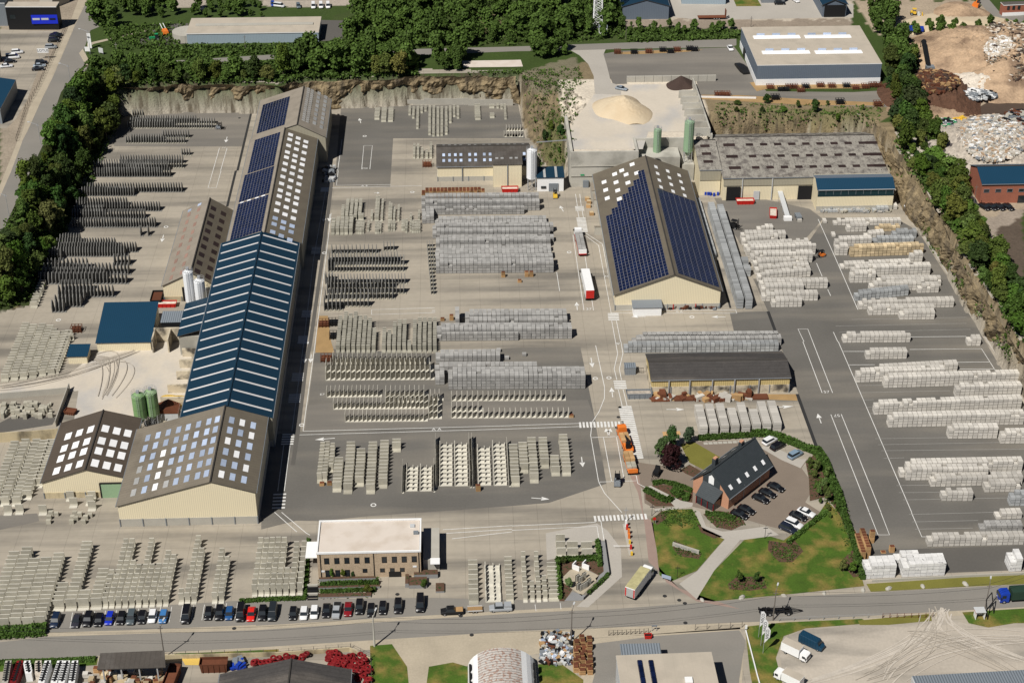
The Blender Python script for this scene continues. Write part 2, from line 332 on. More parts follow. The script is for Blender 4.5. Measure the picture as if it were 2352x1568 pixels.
ZZ=ZP*np.clip(u+np.where(mid,0.21*nz*amp,0),0,1)
ZG=ZZ.reshape(XX.shape)
def gh(x,y):
 i=min(max(np.searchsorted(xs,x)-1,0),len(xs)-2);j=min(max(np.searchsorted(ys,y)-1,0),len(ys)-2)
 fx=(x-xs[i])/(xs[i+1]-xs[i]);fy=(y-ys[j])/(ys[j+1]-ys[j])
 return float((ZG[j,i]*(1-fx)+ZG[j,i+1]*fx)*(1-fy)+(ZG[j+1,i]*(1-fx)+ZG[j+1,i+1]*fx)*fy)
def W(x,y):
 """point of the terrain seen at picture point (x, y)"""
 z=ZP+.2
 while z>-.2:
  p=G(x,y,z)
  if gh(p.x,p.y)>=z-.25:p.z=gh(p.x,p.y);return p
  z-=.4
 return G(x,y,0)
# zone colours (picture polygons on the terrain); later ones win
q=np.array([XX.ravel(),YY.ravel(),ZZ])
cx_=q[0]*math.cos(YAW)-q[1]*math.sin(YAW);cy_=q[0]*math.sin(YAW)+q[1]*math.cos(YAW);cz_=q[2]-HC
dd=cy_*math.cos(PITCH)-cz_*math.sin(PITCH);dd[dd<1]=1
PI=np.stack([1176+FOC*cx_/dd,784-FOC*(cy_*math.sin(PITCH)+cz_*math.cos(PITCH))/dd],1)
n1=vnoise(P,9,5);n2=vnoise(P,3,6)
PJ=PI+np.stack([(n1-.5)*14,(n2-.5)*10],1)
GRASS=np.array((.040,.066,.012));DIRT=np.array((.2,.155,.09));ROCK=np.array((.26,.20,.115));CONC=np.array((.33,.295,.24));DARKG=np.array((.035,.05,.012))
PALE=np.array((.46,.40,.32));GREYD=np.array((.17,.15,.12))
colr=np.tile(CONC,(len(P),1));colr[inC]=GRASS
m_=(P[:,0]>37)&(P[:,0]<89)&(P[:,1]>501)&(P[:,1]<566)
rk=mid;tt=vnoise(np.stack([P[:,0]*1.,P[:,1]*3],1),3.2,8)[:,None]
colr[rk]=(ROCK*(1-tt)+DIRT*.75*tt)[rk]
def zone(poly,c,blend=1.,jit=True):
 m_=inside(PJ if jit else PI,poly);colr[m_]=colr[m_]*(1-blend)+np.array(c)*blend
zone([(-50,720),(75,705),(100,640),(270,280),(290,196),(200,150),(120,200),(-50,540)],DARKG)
zone([(1190,165),(1330,150),(1345,215),(1300,300),(1300,392),(1240,380),(1195,240)],DIRT*1.0)
zone([(1255,262),(1300,255),(1310,392),(1262,392),(1240,340)],(.09,.10,.03),.7)
zone([(1610,215),(2060,240),(2010,305),(1640,312)],DIRT*1.05)
zone([(1740,250),(2030,250),(2010,270),(1740,266)],(.13,.13,.05),.6)
zone([(1060,180),(1190,165),(1330,130),(1345,215),(1240,215)],(.17,.15,.10),.9)
zone([(0,0),(200,0),(170,100),(60,300),(0,440)],(.30,.25,.19),1,False)
zone([(1420,0),(1740,0),(1960,0),(1955,55),(1730,60),(1420,45)],PALE*.95,1,False)
zone([(1435,45),(1960,47),(1960,60),(1790,66),(1435,66)],(.27,.22,.17),1)
zone([(1960,0),(2230,0),(2352,60),(2352,700),(2280,520),(2240,480),(2075,95),(2010,75)],(.36,.29,.21),1)
zone([(2050,90),(2200,85),(2290,60),(2200,180),(2240,215),(2150,250),(2080,200)],(.26,.20,.14),1)
zone([(2010,60),(2240,60),(2352,50),(2352,75),(2200,85),(2090,80),(2030,85)],(.05,.08,.02),1)
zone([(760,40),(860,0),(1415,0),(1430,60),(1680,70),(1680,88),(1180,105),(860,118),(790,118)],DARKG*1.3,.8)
zone([(600,0),(810,0),(812,12),(700,18),(600,14)],(.38,.33,.27),1,False)
zone([(380,0),(480,0),(470,20),(400,18)],(.38,.33,.27),1,False)
zone([(1090,30),(1130,25),(1150,60),(1110,80)],(.33,.24,.15),.8)
zone([(1350,0),(1420,0),(1440,40),(1420,50)],(.15,.16,.04),.8)
zone([(2262,500),(2352,480),(2352,860),(2330,800)],(.30,.25,.2),1)
zone([(2285,530),(2352,500),(2352,680)],(.10,.075,.055),1)
zone([(2040,395),(2090,400),(2120,470),(2100,505),(2072,470)],(.06,.09,.02),.8)
zone([(1325,150),(1372,140),(1412,190),(1400,215),(1340,215)],DIRT)
zone([(2080,470),(2115,500),(2230,690),(2340,830),(2320,835),(2200,660)],(.16,.13,.09),.6)
ea=inC&(seg_dist(P,[c for c in CREST[-11:]],False)<7)&(P[:,0]>130);colr[ea]=(ROCK*(.55+.5*tt))[ea];colr[m_]=(.60,.53,.43)
me=bpy.data.meshes.new('ground');nx,ny=len(xs),len(ys)
idx=np.arange(nx*ny).reshape(ny,nx);F=np.stack([idx[:-1,:-1],idx[:-1,1:],idx[1:,1:],idx[1:,:-1]],-1).reshape(-1,4)
me.vertices.add(nx*ny);me.vertices.foreach_set('co',q.T.ravel().astype(np.float32))
me.loops.add(F.size);me.loops.foreach_set('vertex_index',F.ravel().astype(np.int32))
me.polygons.add(len(F));me.polygons.foreach_set('loop_start',np.arange(0,F.size,4,dtype=np.int32));me.polygons.foreach_set('loop_total',np.full(len(F),4,dtype=np.int32))
me.update();me.validate()
ca=me.color_attributes.new('zone','FLOAT_COLOR','POINT');ca.data.foreach_set('color',np.c_[colr,np.ones(len(P))].ravel().astype(np.float32))
me.materials.append(M['terrain']);me.materials.append(M['cliff']);me.materials.append(M['concrete']);z4=np.stack([ZG[:-1,:-1],ZG[:-1,1:],ZG[1:,1:],ZG[1:,:-1]]);c4=(mid&~m_).reshape(ny,nx);c4=c4[:-1,:-1]|c4[1:,1:]|((z4.max(0)-z4.min(0))>.4);dk=(colr[:,0]<.08).reshape(ny,nx)[:-1,:-1];cf=np.where(c4,np.where(dk,0,1),np.where((~inB).reshape(ny,nx)[:-1,:-1],2,0)).ravel().astype(np.int32);me.polygons.foreach_set('material_index',cf);go=bpy.data.objects.new('ground',me);COL.objects.link(go);tag(go,kind='structure')
# ---------------------------------------------------------------- flat surfaces
def sheet(name,pts,m,lay=1,z=0.):
 b=MB();P3=[G(x,y,z+.012*lay)for x,y in pts]
 ar=sum(P3[i].x*P3[(i+1)%len(P3)].y-P3[(i+1)%len(P3)].x*P3[i].y for i in range(len(P3)))
 if ar<0:P3.reverse()
 from mathutils.geometry import tessellate_polygon
 tr=tessellate_polygon([P3]);n=len(b.v);b.v+=[tuple(p)for p in P3];k=b.mi(m)
 for f in tr:
  a,c,d=f;
  if(P3[c]-P3[a]).cross(P3[d]-P3[a]).z<0:f=(a,d,c)
  b.f.append(tuple(f));b.m.append(k);b.t.append(0.)
 return tag(b.build(name),kind='structure')
def ribbon(b,pts,wd,m,z=.03,world=False,zb=0.):
 """painted line or strip along picture points"""
 Q=[Vector(p)if world else G(p[0],p[1],zb)for p in pts]
 L_,R_=[],[]
 for i,p in enumerate(Q):
  d=((Q[i]-Q[i-1]).normalized()if i else Vector())+((Q[i+1]-Q[i]).normalized()if i<len(Q)-1 else Vector());d.z=0;d.normalize()
  nn=Vector((-d.y,d.x,0))*wd/2;L_.append(p+nn);R_.append(p-nn)
 for i in range(len(Q)-1):
  b.face([(*R_[i][:2],zb+z),(*R_[i+1][:2],zb+z),(*L_[i+1][:2],zb+z),(*L_[i][:2],zb+z)],m)
# ================================================================ ground surfaces
def tp(c,r,*L):return[t(c,r,x,y)for x,y in L]
sheet('yard_asphalt',[(286,249),(578,252),(556,336),(430,337),(262,336),(262,300)],'asphalt_r')
sheet('yard_asphalt',[(783,249),(903,243),(1190,239),(1206,318),(1053,318),(903,318),(896,430),(768,427)],'asphalt')
sheet('yard_asphalt',[(700,990),(722,812),(742,800),(1000,812),(1176,799),(1333,796),(1361,935),(1393,1110),(1261,1154),(1176,1161),(1060,1170),(850,1184),(740,1196),(680,1195),(600,1215),(600,1000)],'asphalt')
sheet('yard_asphalt',[(700,990),(706,930),(760,925),(1350,918),(1366,960),(1370,972),(1100,978)],'asphalt_r',2)
sheet('yard_asphalt',[(1676,718),(1712,716),(1764,715),(1730,640),(1800,640),(1895,500),(2060,503),(2108,530),(2185,650),(2290,830),(2400,1000),(2400,1262),(2150,1262),(2030,1300),(1985,1322),(1970,1225),(1937,1177),(1879,1035),(1831,897),(1781,762),(1686,762)],'asphalt')
sheet('yard_asphalt',[(1990,1322),(2010,1262),(2400,1250),(2400,1306)],'asphalt_d',2)
sheet('yard_asphalt',[(-40,990),(30,955),(130,958),(120,975),(-40,1000)],'asphalt_d')
sheet('yard_asphalt',[(-40,1186),(85,1178),(90,1196),(0,1216),(-40,1219)],'asphalt_r')
sheet('access_road',[(2097,505),(2112,512),(2190,615),(2290,790),(2352,870),(2420,950),(2420,1000),(2352,900),(2270,790),(2170,620)],'concrete_l',2)
sheet('pale_concrete_yard',[(1640,455),(1720,450),(1860,480),(1890,503),(1840,560),(1800,620),(1700,560)],'asphalt_r',1)
sheet('street',[(-60,1476),(0,1474),(110,1461),(588,1446),(1176,1408),(1400,1398),(1764,1372),(2000,1360),(2264,1346),(2420,1339),(2420,1390),(2352,1393),(1764,1426),(1176,1449),(588,1486),(0,1517),(-60,1520)],'road',2)
sheet('street_verge',[(-60,1520),(0,1517),(588,1486),(1176,1449),(1764,1426),(2352,1393),(2420,1390),(2420,1400),(2352,1403),(1764,1440),(1400,1462),(1176,1474),(588,1505),(0,1526),(-60,1530)],'roadside',2)
sheet('street_verge',[(110,1461),(588,1446),(588,1434),(300,1446),(105,1452)],'roadside',3)
sheet('street_verge',[(588,1446),(1176,1408),(1320,1401),(1310,1394),(1176,1401),(588,1436)],'roadside',3)
sheet('parking_strip',[(105,1452),(118,1406),(160,1402),(590,1376),(700,1374),(1000,1372),(1320,1380),(1310,1394),(1176,1401),(588,1436)],'road',1)
sheet('gravel_lot',[(1786,1470),(1850,1444),(2100,1430),(2180,1420),(2250,1440),(2420,1440),(2420,1700),(1830,1700),(1800,1560)],'lot',2)
sheet('gravel_lot',[(1300,1470),(1700,1440),(1708,1500),(1700,1640),(1300,1640),(1340,1540)],'roadside',2)
sheet('yard_asphalt',[(1345,1480),(1500,1460),(1698,1446),(1712,1470),(1698,1560),(1694,1640),(1340,1640),(1368,1540)],'road',3)
sheet('gravel_lot',[(890,1478),(1180,1455),(1320,1466),(1330,1480),(1235,1500),(1060,1530),(960,1640),(880,1640),(935,1530)],'roadside',1)
sheet('grass_verge',[(-50,1524),(225,1510),(222,1526),(-50,1545)],'lawn',4)
sheet('grass_verge',[(400,1500),(640,1490),(640,1497),(400,1508)],'lawn',4)
sheet('grass_patch',[(850,1482),(900,1478),(935,1530),(945,1640),(840,1640),(850,1520)],'lawn',4)
sheet('grass_patch',[(985,1530),(1040,1520),(1075,1530),(1072,1640),(970,1640)],'lawn',4)
sheet('grass_patch',[(1236,1524),(1290,1524),(1340,1560),(1335,1640),(1245,1640)],'lawn',4)
sheet('grass_patch',[(1711,1438),(1800,1428),(1980,1420),(2000,1430),(1850,1442),(1800,1460),(1782,1510),(1800,1580),(1830,1660),(1745,1660),(1722,1540)],'lawn',4)
sheet('grass_patch',[(1970,1424),(2140,1408),(2145,1424),(2040,1434),(1975,1434)],'lawn_y',5)
sheet('grass_patch',[(2210,1405),(2420,1392),(2420,1430),(2330,1430),(2270,1440),(2225,1430)],'lawn',4)
sheet('grass_verge',[(1990,1340),(2352,1316),(2420,1312),(2420,1337),(2264,1344),(2000,1358)],'lawn_y',4)
sheet('sandy_floor',tp(0,2,(-60,400),(300,350),(600,320),(850,130),(960,60),(1250,-10),(1500,-60),(1720,-50),(1760,150),(1700,500),(1250,600),(1240,720),(940,672),(680,720),(720,450),(500,470),(-60,500)),'sandfloor',1)
# upper ground
Zp=ZP
sheet('country_road',[(204,-8),(220,-8),(222,20),(214,50),(228,62),(208,70),(196,105),(190,120),(202,142),(172,170),(140,212),(100,330),(55,425),(0,545),(-40,600),(-40,510),(0,452),(25,395),(60,302),(120,180),(172,60)],'road',2,Zp)
sheet('road_verge',[(196,-8),(204,-8),(172,60),(120,180),(60,302),(25,395),(0,452),(-40,510),(-40,480),(0,425),(50,300),(108,180),(158,70)],'roadside',1,Zp)
sheet('country_road',tp(0,0,(800,610),(1100,575),(1400,568),(1750,550),(2350,512))+tp(1,0,(350,490),(1320,455),(2350,430))+tp(2,0,(480,412),(840,400),(2060,358),(2060,418),(1980,434),(1000,452),(540,465),(0,473))+tp(1,0,(1420,510),(350,520),(0,562))+tp(0,0,(1800,580),(1000,640),(700,690)),'road',2,Zp)
sheet('road_verge',tp(0,0,(725,490),(760,450),(820,560),(800,620)),'roadside',3,Zp)
sheet('dirt_track',tp(0,0,(800,400),(860,385),(1150,320),(1350,270),(1400,240),(1460,240),(1340,300),(1250,310),(860,405),(800,440)),'roadside',1,Zp)
sheet('dark_yard',tp(0,0,(1380,230),(1730,215),(1720,402),(1400,425),(1270,410),(1310,330)),'asphalt_d',2,Zp)
sheet('dark_yard',tp(1,0,(590,185),(820,190),(790,370),(590,380)),'asphalt_d',2,Zp)
sheet('storage_yard',tp(2,0,(840,495),(1000,468),(1980,438),(2040,430))+[(1760,210),(1960,212),(2030,208),(2046,224),(2040,246),(1900,243),(1612,229),(1598,182),(1440,184),(1440,193),(1408,194),(1398,170)],'asphalt_r',2,Zp)
sheet('rust_stained_apron',[(1722,190),(1735,188),(1990,192),(1995,203),(1760,205),(1738,210)],'rustground',4,Zp)
sheet('rust_stained_apron',[(1610,228),(1612,218),(1700,219),(1880,230),(2030,236),(2030,243),(1860,242)],'rustground',4,Zp)
sheet('rust_stained_apron',tp(2,0,(960,500),(960,480),(1400,462),(1760,458),(1600,478),(1200,498)),'rustground',4,Zp)
sheet('dusty_road',tp(2,0,(540,465),(860,455),(840,500),(870,600),(910,760),(1000,790),(1000,870),(760,860),(750,700),(700,590),(620,510)),'concrete_l',6,Zp)
sheet('sandy_floor',[(1308,340),(1306,300)]+tp(2,0,(560,1120),(700,945),(760,860),(900,780),(1430,775),(1600,830),(1640,1200),(1690,1210),(1250,1210),(1200,1370),(560,1372)),'sandfloor',3,Zp)
sheet('foundation_slab',tp(1,0,(1890,560),(2350,552))+tp(2,0,(80,550),(100,612),(0,615))+tp(1,0,(1905,620)),'pink_roof',3,Zp)
sheet('brown_yard',tp(0,0,(0,270),(100,275),(560,290),(440,480),(330,700),(250,920),(150,1090),(60,1180),(0,1180)),'concrete',1,Zp)
sheet('gravel_edge',tp(0,0,(620,270),(720,0),(790,0),(690,230),(480,700),(250,1210),(200,1300),(160,1290),(300,900),(460,560)),'roadside',3,Zp)
sheet('mud_pool',[(2150,300),(2352,190),(2352,262),(2270,270),(2200,262)],'mud',1,Zp)
sheet('side_road',tp(3,0,(1920,0),(2030,0),(2150,140),(2350,145),(2350,262),(2150,265)),'road',2,Zp)
sheet('gravel_verge',[(1440,30),(1600,45),(1700,45),(1960,40),(1960,10),(1850,0),(1720,0),(1440,0)],'concrete_l',1,Zp)
sheet('grass_patch',tp(2,0,(2030,-10),(2250,-10),(2290,58),(2060,60)),'lawn',3,Zp)
# garden of the house
sheet('garden_paving',zz((1540,940,540),850,715)and[zz((1540,940,540),*p)for p in[(850,712),(1480,690),(1540,770),(1700,760),(2000,930),(2090,900),(2020,1000),(2110,1120),(2130,1250),(2060,1370),(2230,1480),(2130,1600),(1950,1700),(1700,1640),(1200,1500),(840,1420),(600,1440),(420,1440),(310,1380),(300,1240),(230,1160),(205,930),(400,960),(700,1000),(870,1120)]],'paving',2)
HZ=(1540,940,540)
def hz_(*L):return[zz(HZ,*p)for p in L]
sheet('lawn',hz_((700,740),(840,710),(1150,890),(1000,1030),(960,1020),(800,940)),'lawn_y',3)
sheet('flower_bed',hz_((700,1020),(800,960),(960,1050),(870,1110),(760,1060)),'mulch',3)
sheet('flower_bed',hz_((400,1180),(640,1180),(840,1250),(830,1370),(740,1370),(560,1290),(380,1200)),'mulch',3)
sheet('flower_bed',hz_((320,1220),(540,1320),(640,1410),(430,1415),(320,1340)),'mulch',3)
sheet('garden_path',hz_((340,1200),(380,1190),(700,1350),(840,1380),(830,1420),(700,1440),(430,1470),(420,1440),(640,1420),(540,1310)),'concrete_l',4)
sheet('lawn',[(1495,1190),(1530,1170),(1590,1168),(1615,1215),(1665,1236),(1600,1310),(1540,1335),(1515,1320),(1508,1260)],'lawn',3)
sheet('flower_bed',[(1548,1240),(1612,1270),(1605,1283),(1560,1276),(1545,1258)],'mulch',4)
sheet('flower_bed',[(1497,1192),(1520,1172),(1533,1176),(1530,1190),(1510,1205)],'mulch',4)
sheet('flower_bed',[(1600,1198),(1612,1210),(1660,1232),(1640,1236),(1610,1222)],'mulch',4)
sheet('flower_bed',[(1615,1180),(1650,1172),(1700,1180),(1712,1202),(1680,1217),(1645,1210)],'mulch',3)
sheet('garden_drive',[(1594,1168),(1608,1175),(1622,1208),(1660,1220),(1700,1216),(1760,1208),(1790,1228),(1700,1240),(1640,1310),(1600,1375),(1560,1340),(1602,1310),(1665,1238),(1615,1218)],'concrete_l',4)
sheet('lawn',[(1594,1355),(1640,1310),(1720,1228),(1745,1224),(1800,1240),(1880,1180),(1900,1150),(1930,1180),(1960,1240),(1975,1310),(1985,1345),(1850,1360),(1640,1380),(1600,1376)],'lawn',3)
sheet('flower_bed',[(1672,1340),(1690,1325),(1750,1322),(1762,1350),(1720,1356),(1675,1352)],'mulch',4)
sheet('flower_bed',[(1765,1240),(1800,1246),(1825,1240),(1845,1265),(1820,1290),(1790,1290),(1764,1262)],'mulch',4)
sheet('flower_bed',[(1850,1060),(1880,1035),(1905,1080),(1940,1150),(1965,1230),(1985,1320),(1960,1325),(1930,1290),(1960,1260),(1930,1185),(1900,1140),(1860,1150),(1858,1100)],'mulch',4)
sheet('car_park_gravel',hz_((1560,770),(1700,760),(2000,900),(2080,900),(2010,1000),(1800,910)),'concrete_l',5)
sheet('red_lane',[(1447,1092),(1468,1092),(1478,1180),(1500,1200),(1512,1300),(1530,1336),(1600,1380),(1700,1398),(1560,1350),(1490,1290),(1480,1200),(1465,1130)],'pinkpave',3)
sheet('entrance_paving',tp(2,3,(310,190),(780,100),(880,170),(1000,330),(1010,590),(700,870),(590,865),(850,640),(890,560),(860,260),(770,255),(400,420),(320,440)),'concrete_l',2)
# -------- painted markings
zc_=[0.]
def arcs(name,L_,m,wd,z):
 b_=MB()
 for c,r,p0,p1,p2,n,dx,dy in L_:
  for k in range(n):
   ox,oy=random.gauss(0,dx),random.gauss(0,dy);pts=[]
   for i in range(15):f=i/14;pts.append(t(c,r,p0[0]*(1-f)**2+2*f*(1-f)*(p1[0]+ox)+p2[0]*f*f+ox*.6,p0[1]*(1-f)**2+2*f*(1-f)*(p1[1]+oy)+p2[1]*f*f+oy*.6))
   zc_[0]+=.0035;ribbon(b_,pts,wd*random.uniform(.4,1.),m,.075+zc_[0])
 tag(b_.build(name),kind='structure')
random.seed(9)
arcs('tyre_track',[(3,3,(1600,900),(1550,1250),(400,1560),14,60,40),(3,3,(2350,1350),(1500,1050),(1650,900),9,60,60),(3,3,(1100,1560),(1300,1200),(2350,1180),8,80,60)],'track',.35,.05)
arcs('tyre_track',[(3,3,(1500,900),(1600,1200),(900,1500),8,120,50),(3,3,(2300,1500),(1700,1100),(1300,1100),6,80,60)],'track_m',.3,.055)
arcs('tyre_track',[(0,2,(850,180),(1300,60),(1000,500),10,70,40),(0,2,(0,430),(600,380),(1250,100),8,60,25)],'track_m',.28,.04)
b=MB();lw=.18;zc_[0]+=.01
for c,r,*L in[(1,0,(735+55,1280),(750,1568)),(1,1,(755,0),(738,135),(1240,128)),(1,1,(700,158),(1520,138)),(1,1,(690,390),(665,600),(545,1568)),(1,1,(640,180),(530,800),(440,1568)),
(1,2,(545,0),(432,822)),(1,2,(440,0),(330,820)),(1,2,(432,822),(2350,770)),(1,2,(400,855),(2350,800)),(2,2,(0,768),(620,750)),(2,2,(0,800),(620,778)),
(1,0,(970,1555),(990,1338),(1068,1338),(1045,1555)),(1,1,(1640,1258),(1062,1275),(1060,1320),(1640,1302)),(0,0,(1955,1568),(2015,1360)),(0,0,(2025,1568),(2085,1360)),
(0,1,(1955,0),(1910,158),(1985,158),(2030,0)),(1,2,(255,950),(200,1370)),(1,2,(312,950),(260,1370)),(1,3,(170,0),(375,180)),(1,3,(235,0),(460,190),(495,210)),
(2,1,(560,590),(660,1280)),(2,1,(640,590),(748,1280)),(2,1,(680,575),(832,675),(945,1280),(2060,1280)),(2,1,(680,600),(795,685),(910,1305),(1990,1308),(2065,1308),(2050,1275)),
(2,1,(583,215),(600,325)),(2,1,(622,215),(636,325)),(2,1,(603,370),(615,430)),(2,1,(645,370),(655,430)),(2,1,(410,930),(437,1105)),(2,1,(915,1375),(950,1568)),(2,1,(958,1375),(997,1568)),
(2,2,(950,0),(970,110),(938,250),(963,352)),(2,2,(1000,0),(1018,110),(985,250),(1005,352)),(2,2,(975,437),(1012,592)),(2,2,(1020,437),(1057,592)),
(2,2,(768,35),(850,420),(848,520),(800,640),(735,740),(722,860),(795,1285),(850,1390),(1010,1568)),(2,2,(725,880),(970,870)),(2,2,(840,878),(915,1285)),(2,2,(958,870),(1032,1278)),
(2,2,(795,1287),(1150,1275),(1155,1300),(1230,1340)),(2,2,(1140,1228),(1150,1275)),(2,3,(815,75),(845,258)),(2,3,(0,125),(770,92)),(2,3,(0,165),(780,128),(800,255)),(1,3,(1715,160),(2350,122)),(1,3,(1720,195),(2350,155)),(1,3,(1800,243),(2350,180)),
(3,1,(460,445),(640,850),(825,1275)),(3,1,(445,848),(497,970)),(3,1,(548,1090),(575,1148)),(3,1,(600,1480),(640,1568)),(3,2,(645,0),(1320,1568)),(3,3,(1315,0),(1412,225),(1500,225)),
(3,1,(330,1568),(275,1452),(365,1452),(410,1568)),(3,2,(320,0),(497,470)),(3,2,(410,0),(593,470)),(3,2,(577,668),(930,1568)),(3,2,(672,665),(1038,1568)),(3,3,(928,0),(1010,207),(1115,207),(1035,0)),
(3,2,(690,90),(930,90)),(3,2,(740,213),(980,212)),(3,2,(1300,72),(1960,65),(2090,270)),(3,2,(1720,190),(2040,186)),(3,2,(1750,252),(2080,250)),(3,1,(1300,1525),(1820,1520)),
(3,0,(0,0),(1,1))][:-1]:
 ribbon(b,[t(c,r,x,y)for x,y in L],lw,'paint',.05)
for c,r,*L in[(3,2,(820,403),(1050,400)),(3,2,(850,468),(1670,450)),(3,2,(880,535),(970,533)),(3,2,(905,600),(960,600)),(3,2,(930,660),(1100,655)),(3,2,(985,890),(1640,880)),(3,2,(1060,1070),(1250,1065)),(3,2,(1180,1320),(1480,1315)),
(3,2,(1200,1385),(1580,1380)),(3,2,(1890,1438),(2210,1432)),(3,2,(1240,1450),(1580,1445)),(3,2,(1010,945),(2350,920)),(3,2,(1040,1000),(2350,985)),(3,3,(1295,20),(2070,0)),(3,3,(1325,88),(1930,75)),(3,3,(1350,155),(1880,145)),
(3,1,(765,1365),(1820,1345)),(3,1,(620,1425),(1820,1400)),(3,1,(650,1482),(1860,1455))]:
 ribbon(b,[t(c,r,x,y)for x,y in L],.11,'worn',.05)
for i,x in enumerate([545,645,745,848,948,1050,1150,1252,1352,1452,1555,1655,1757,1855,1958,2058,2160]):
 ribbon(b,[t(0,3,x-2,1068-i*6.),t(0,3,x+22,925-i*6.)],.12,'paint',.05)
for x,y in[(220,905),(450,890)]:ribbon(b,[t(2,3,x,y),t(2,3,x-8,y-60)],.12,'paint',.05)
tag(b.build('painted_line'),kind='structure')
b=MB()
def zebra(c,r,p,q,n,wd,along):
 A=TG(c,r,*p);B_=TG(c,r,*q);d=(B_-A).normalized()
 for i in range(n):
  o=A+(B_-A)*((i+.5)/n);a=o-d*along/2;e=o+d*along/2;nn=Vector((-d.y,d.x,0))*wd/2
  b.face([(*(a-nn)[:2],.06),(*(e-nn)[:2],.06),(*(e+nn)[:2],.06),(*(a+nn)[:2],.06)][::1],'paint')
zebra(2,2,(610,765),(1035,755),13,2.6,.55);zebra(2,3,(745,60),(1245,38),14,2.2,.55)
zebra(2,2,(1035,590),(1145,1075),28,3.6,.62);zebra(2,2,(985,355),(1000,437),5,3.4,.55);zebra(2,1,(928,1305),(935,1375),5,3.2,.55)
zebra(2,1,(618,325),(624,370),4,2.9,.5);zebra(2,1,(632,430),(655,565),11,3.,.6)
for p,q in[((635,155),(628,195)),((555,700),(545,765)),((470,1280),(458,1345)),((435,1515),(430,1568))]:zebra(1,1,p,q,5,2.8,.6)
for p,q in[((435,0),(430,20)),((388,285),(378,365)),((358,478),(350,562)),((300,840),(285,950)),((220,1385),(205,1540))]:zebra(1,2,p,q,5 if q[1]-p[1]>30 else 2,3.2,.6)
tag(b.build('zebra_crossing'),kind='structure')
b=MB()
def arrow(c,r,p,q,sc=1.):
 A=TG(c,r,*p);B_=TG(c,r,*q);d=(B_-A);L_=d.length;d.normalize();n=Vector((-d.y,d.x,0))
 def P_(u_,v_):o=A+d*u_+n*v_;return(o.x,o.y,.06)
 b.face([P_(0,-.13),P_(L_*.6,-.13),P_(L_*.6,.13),P_(0,.13)],'paint');b.face([P_(L_*.55,-.75*sc),P_(L_,0),P_(L_*.55,.75*sc)],'paint')
for a in[(1,1,(630,410),(620,470)),(1,1,(680,400),(670,468)),(1,2,(452,115),(442,200)),(1,2,(508,115),(500,195)),(2,2,(725,148),(740,238)),(2,2,(925,510),(912,420)),(2,2,(638,1058),(650,1150)),(2,1,(600,1280),(592,1205)),
(2,2,(1418,622),(1585,622)),(2,1,(1960,1342),(1830,1342)),(2,1,(1228,1338),(1095,1340)),(3,2,(488,748),(455,660)),(2,2,(178,1433),(345,1445)),(1,2,(725,885),(540,900)),(0,0,(2085,1258),(2072,1310)),(0,1,(1502,590),(1485,655)),
(1,0,(962,1133),(948,1088)),(1,1,(1085,205),(1135,205)),(2,1,(472,375),(440,322)),(3,2,(20,606),(235,592)),(2,2,(888,865),(860,795)),(2,2,(888,865),(905,795))]:arrow(*a)
for c,r,x,y in[(1,1,628,755),(1,2,420,765),(2,1,525,748),(2,1,1652,1342),(2,2,765,338),(2,2,890,332),(1,2,1078,1498),(0,1,1525,516),(0,1,537,1370),(1,0,998,1252),(1,1,1435,197)]:
 o=TG(c,r,x,y)
 for k in range(10):
  a0,a1=k*math.pi/5,(k+1)*math.pi/5
  b.face([(o.x+r_*math.cos(a_),o.y+r_*math.sin(a_),.06)for r_,a_ in((.45,a0),(.75,a0),(.75,a1),(.45,a1))],'paint')
tag(b.build('painted_symbol'),kind='structure')
# rock faces in front of the banks
def cliff(base,crest,seed,rows=16,step=.75,amp=1.3):
 def res(L_,n):
  L_=[Vector(p)for p in L_];d=[0.]
  for a_,c_ in zip(L_[:-1],L_[1:]):d.append(d[-1]+(c_-a_).length)
  o=[]
  for k in range(n):
   s=d[-1]*k/(n-1);i=max(0,min(len(L_)-2,int(np.searchsorted(d,s))-1));o.append(L_[i].lerp(L_[i+1],(s-d[i])/(d[i+1]-d[i]+1e-9)))
  return o,d[-1]
 n=int(res(base,2)[1]/step);A_,_=res(base,n);C_,_=res(crest,n);vs=[];S_=np.repeat(np.arange(n)*step,rows);Z_=np.tile(np.arange(rows)*ZP/(rows-1),n)
 nz_=(vnoise(np.c_[S_,Z_*.35],5.5,seed)-.5)*2.2+(vnoise(np.c_[S_,Z_*.6],2.,seed+1)-.5)*1.6+np.abs(vnoise(np.c_[S_,Z_],1.1,seed+2)-.5)*1.5+(vnoise(np.c_[S_*.3,Z_],1.2,seed+3)-.5)*.8
 top=(vnoise(np.c_[np.arange(n)*step,np.arange(n)*0.],4.,seed+5)-.5)*1.6
 for i in range(n):
  t_=(A_[min(i+1,n-1)]-A_[max(i-1,0)]);t_.z=0;t_.normalize();nn=Vector((t_.y,-t_.x,0))
  for j in range(rows):
   f=j/(rows-1);p=A_[i].lerp(C_[i],f**1.15);k=(.35+math.sin(f*3.14))*amp;q_=p+nn*(nz_[i*rows+j]*k*.75+1.25)
   vs.append((q_.x,q_.y,max(-.2,p.z+(top[i]*f if f>.5 else 0)+(.15 if f<1 else-.5))))
 b=MB();b.add(vs,[(i*rows+j,(i+1)*rows+j,(i+1)*rows+j+1,i*rows+j+1)for i in range(n-1)for j in range(rows-1)],'rockface');return tag(b.build('rock_face'),kind='structure')
def gl(L_,z):return[G(x,y,z)for x,y in L_]
M['rockface']=mat('rock_face',(.28,.215,.125),var=.7,scale=.35,fine=.6,fscale=1.8,bump=.3,stretch=(1,1,.5),dark=((.10,.08,.055),.9,.28,(1.2,1,.5)))
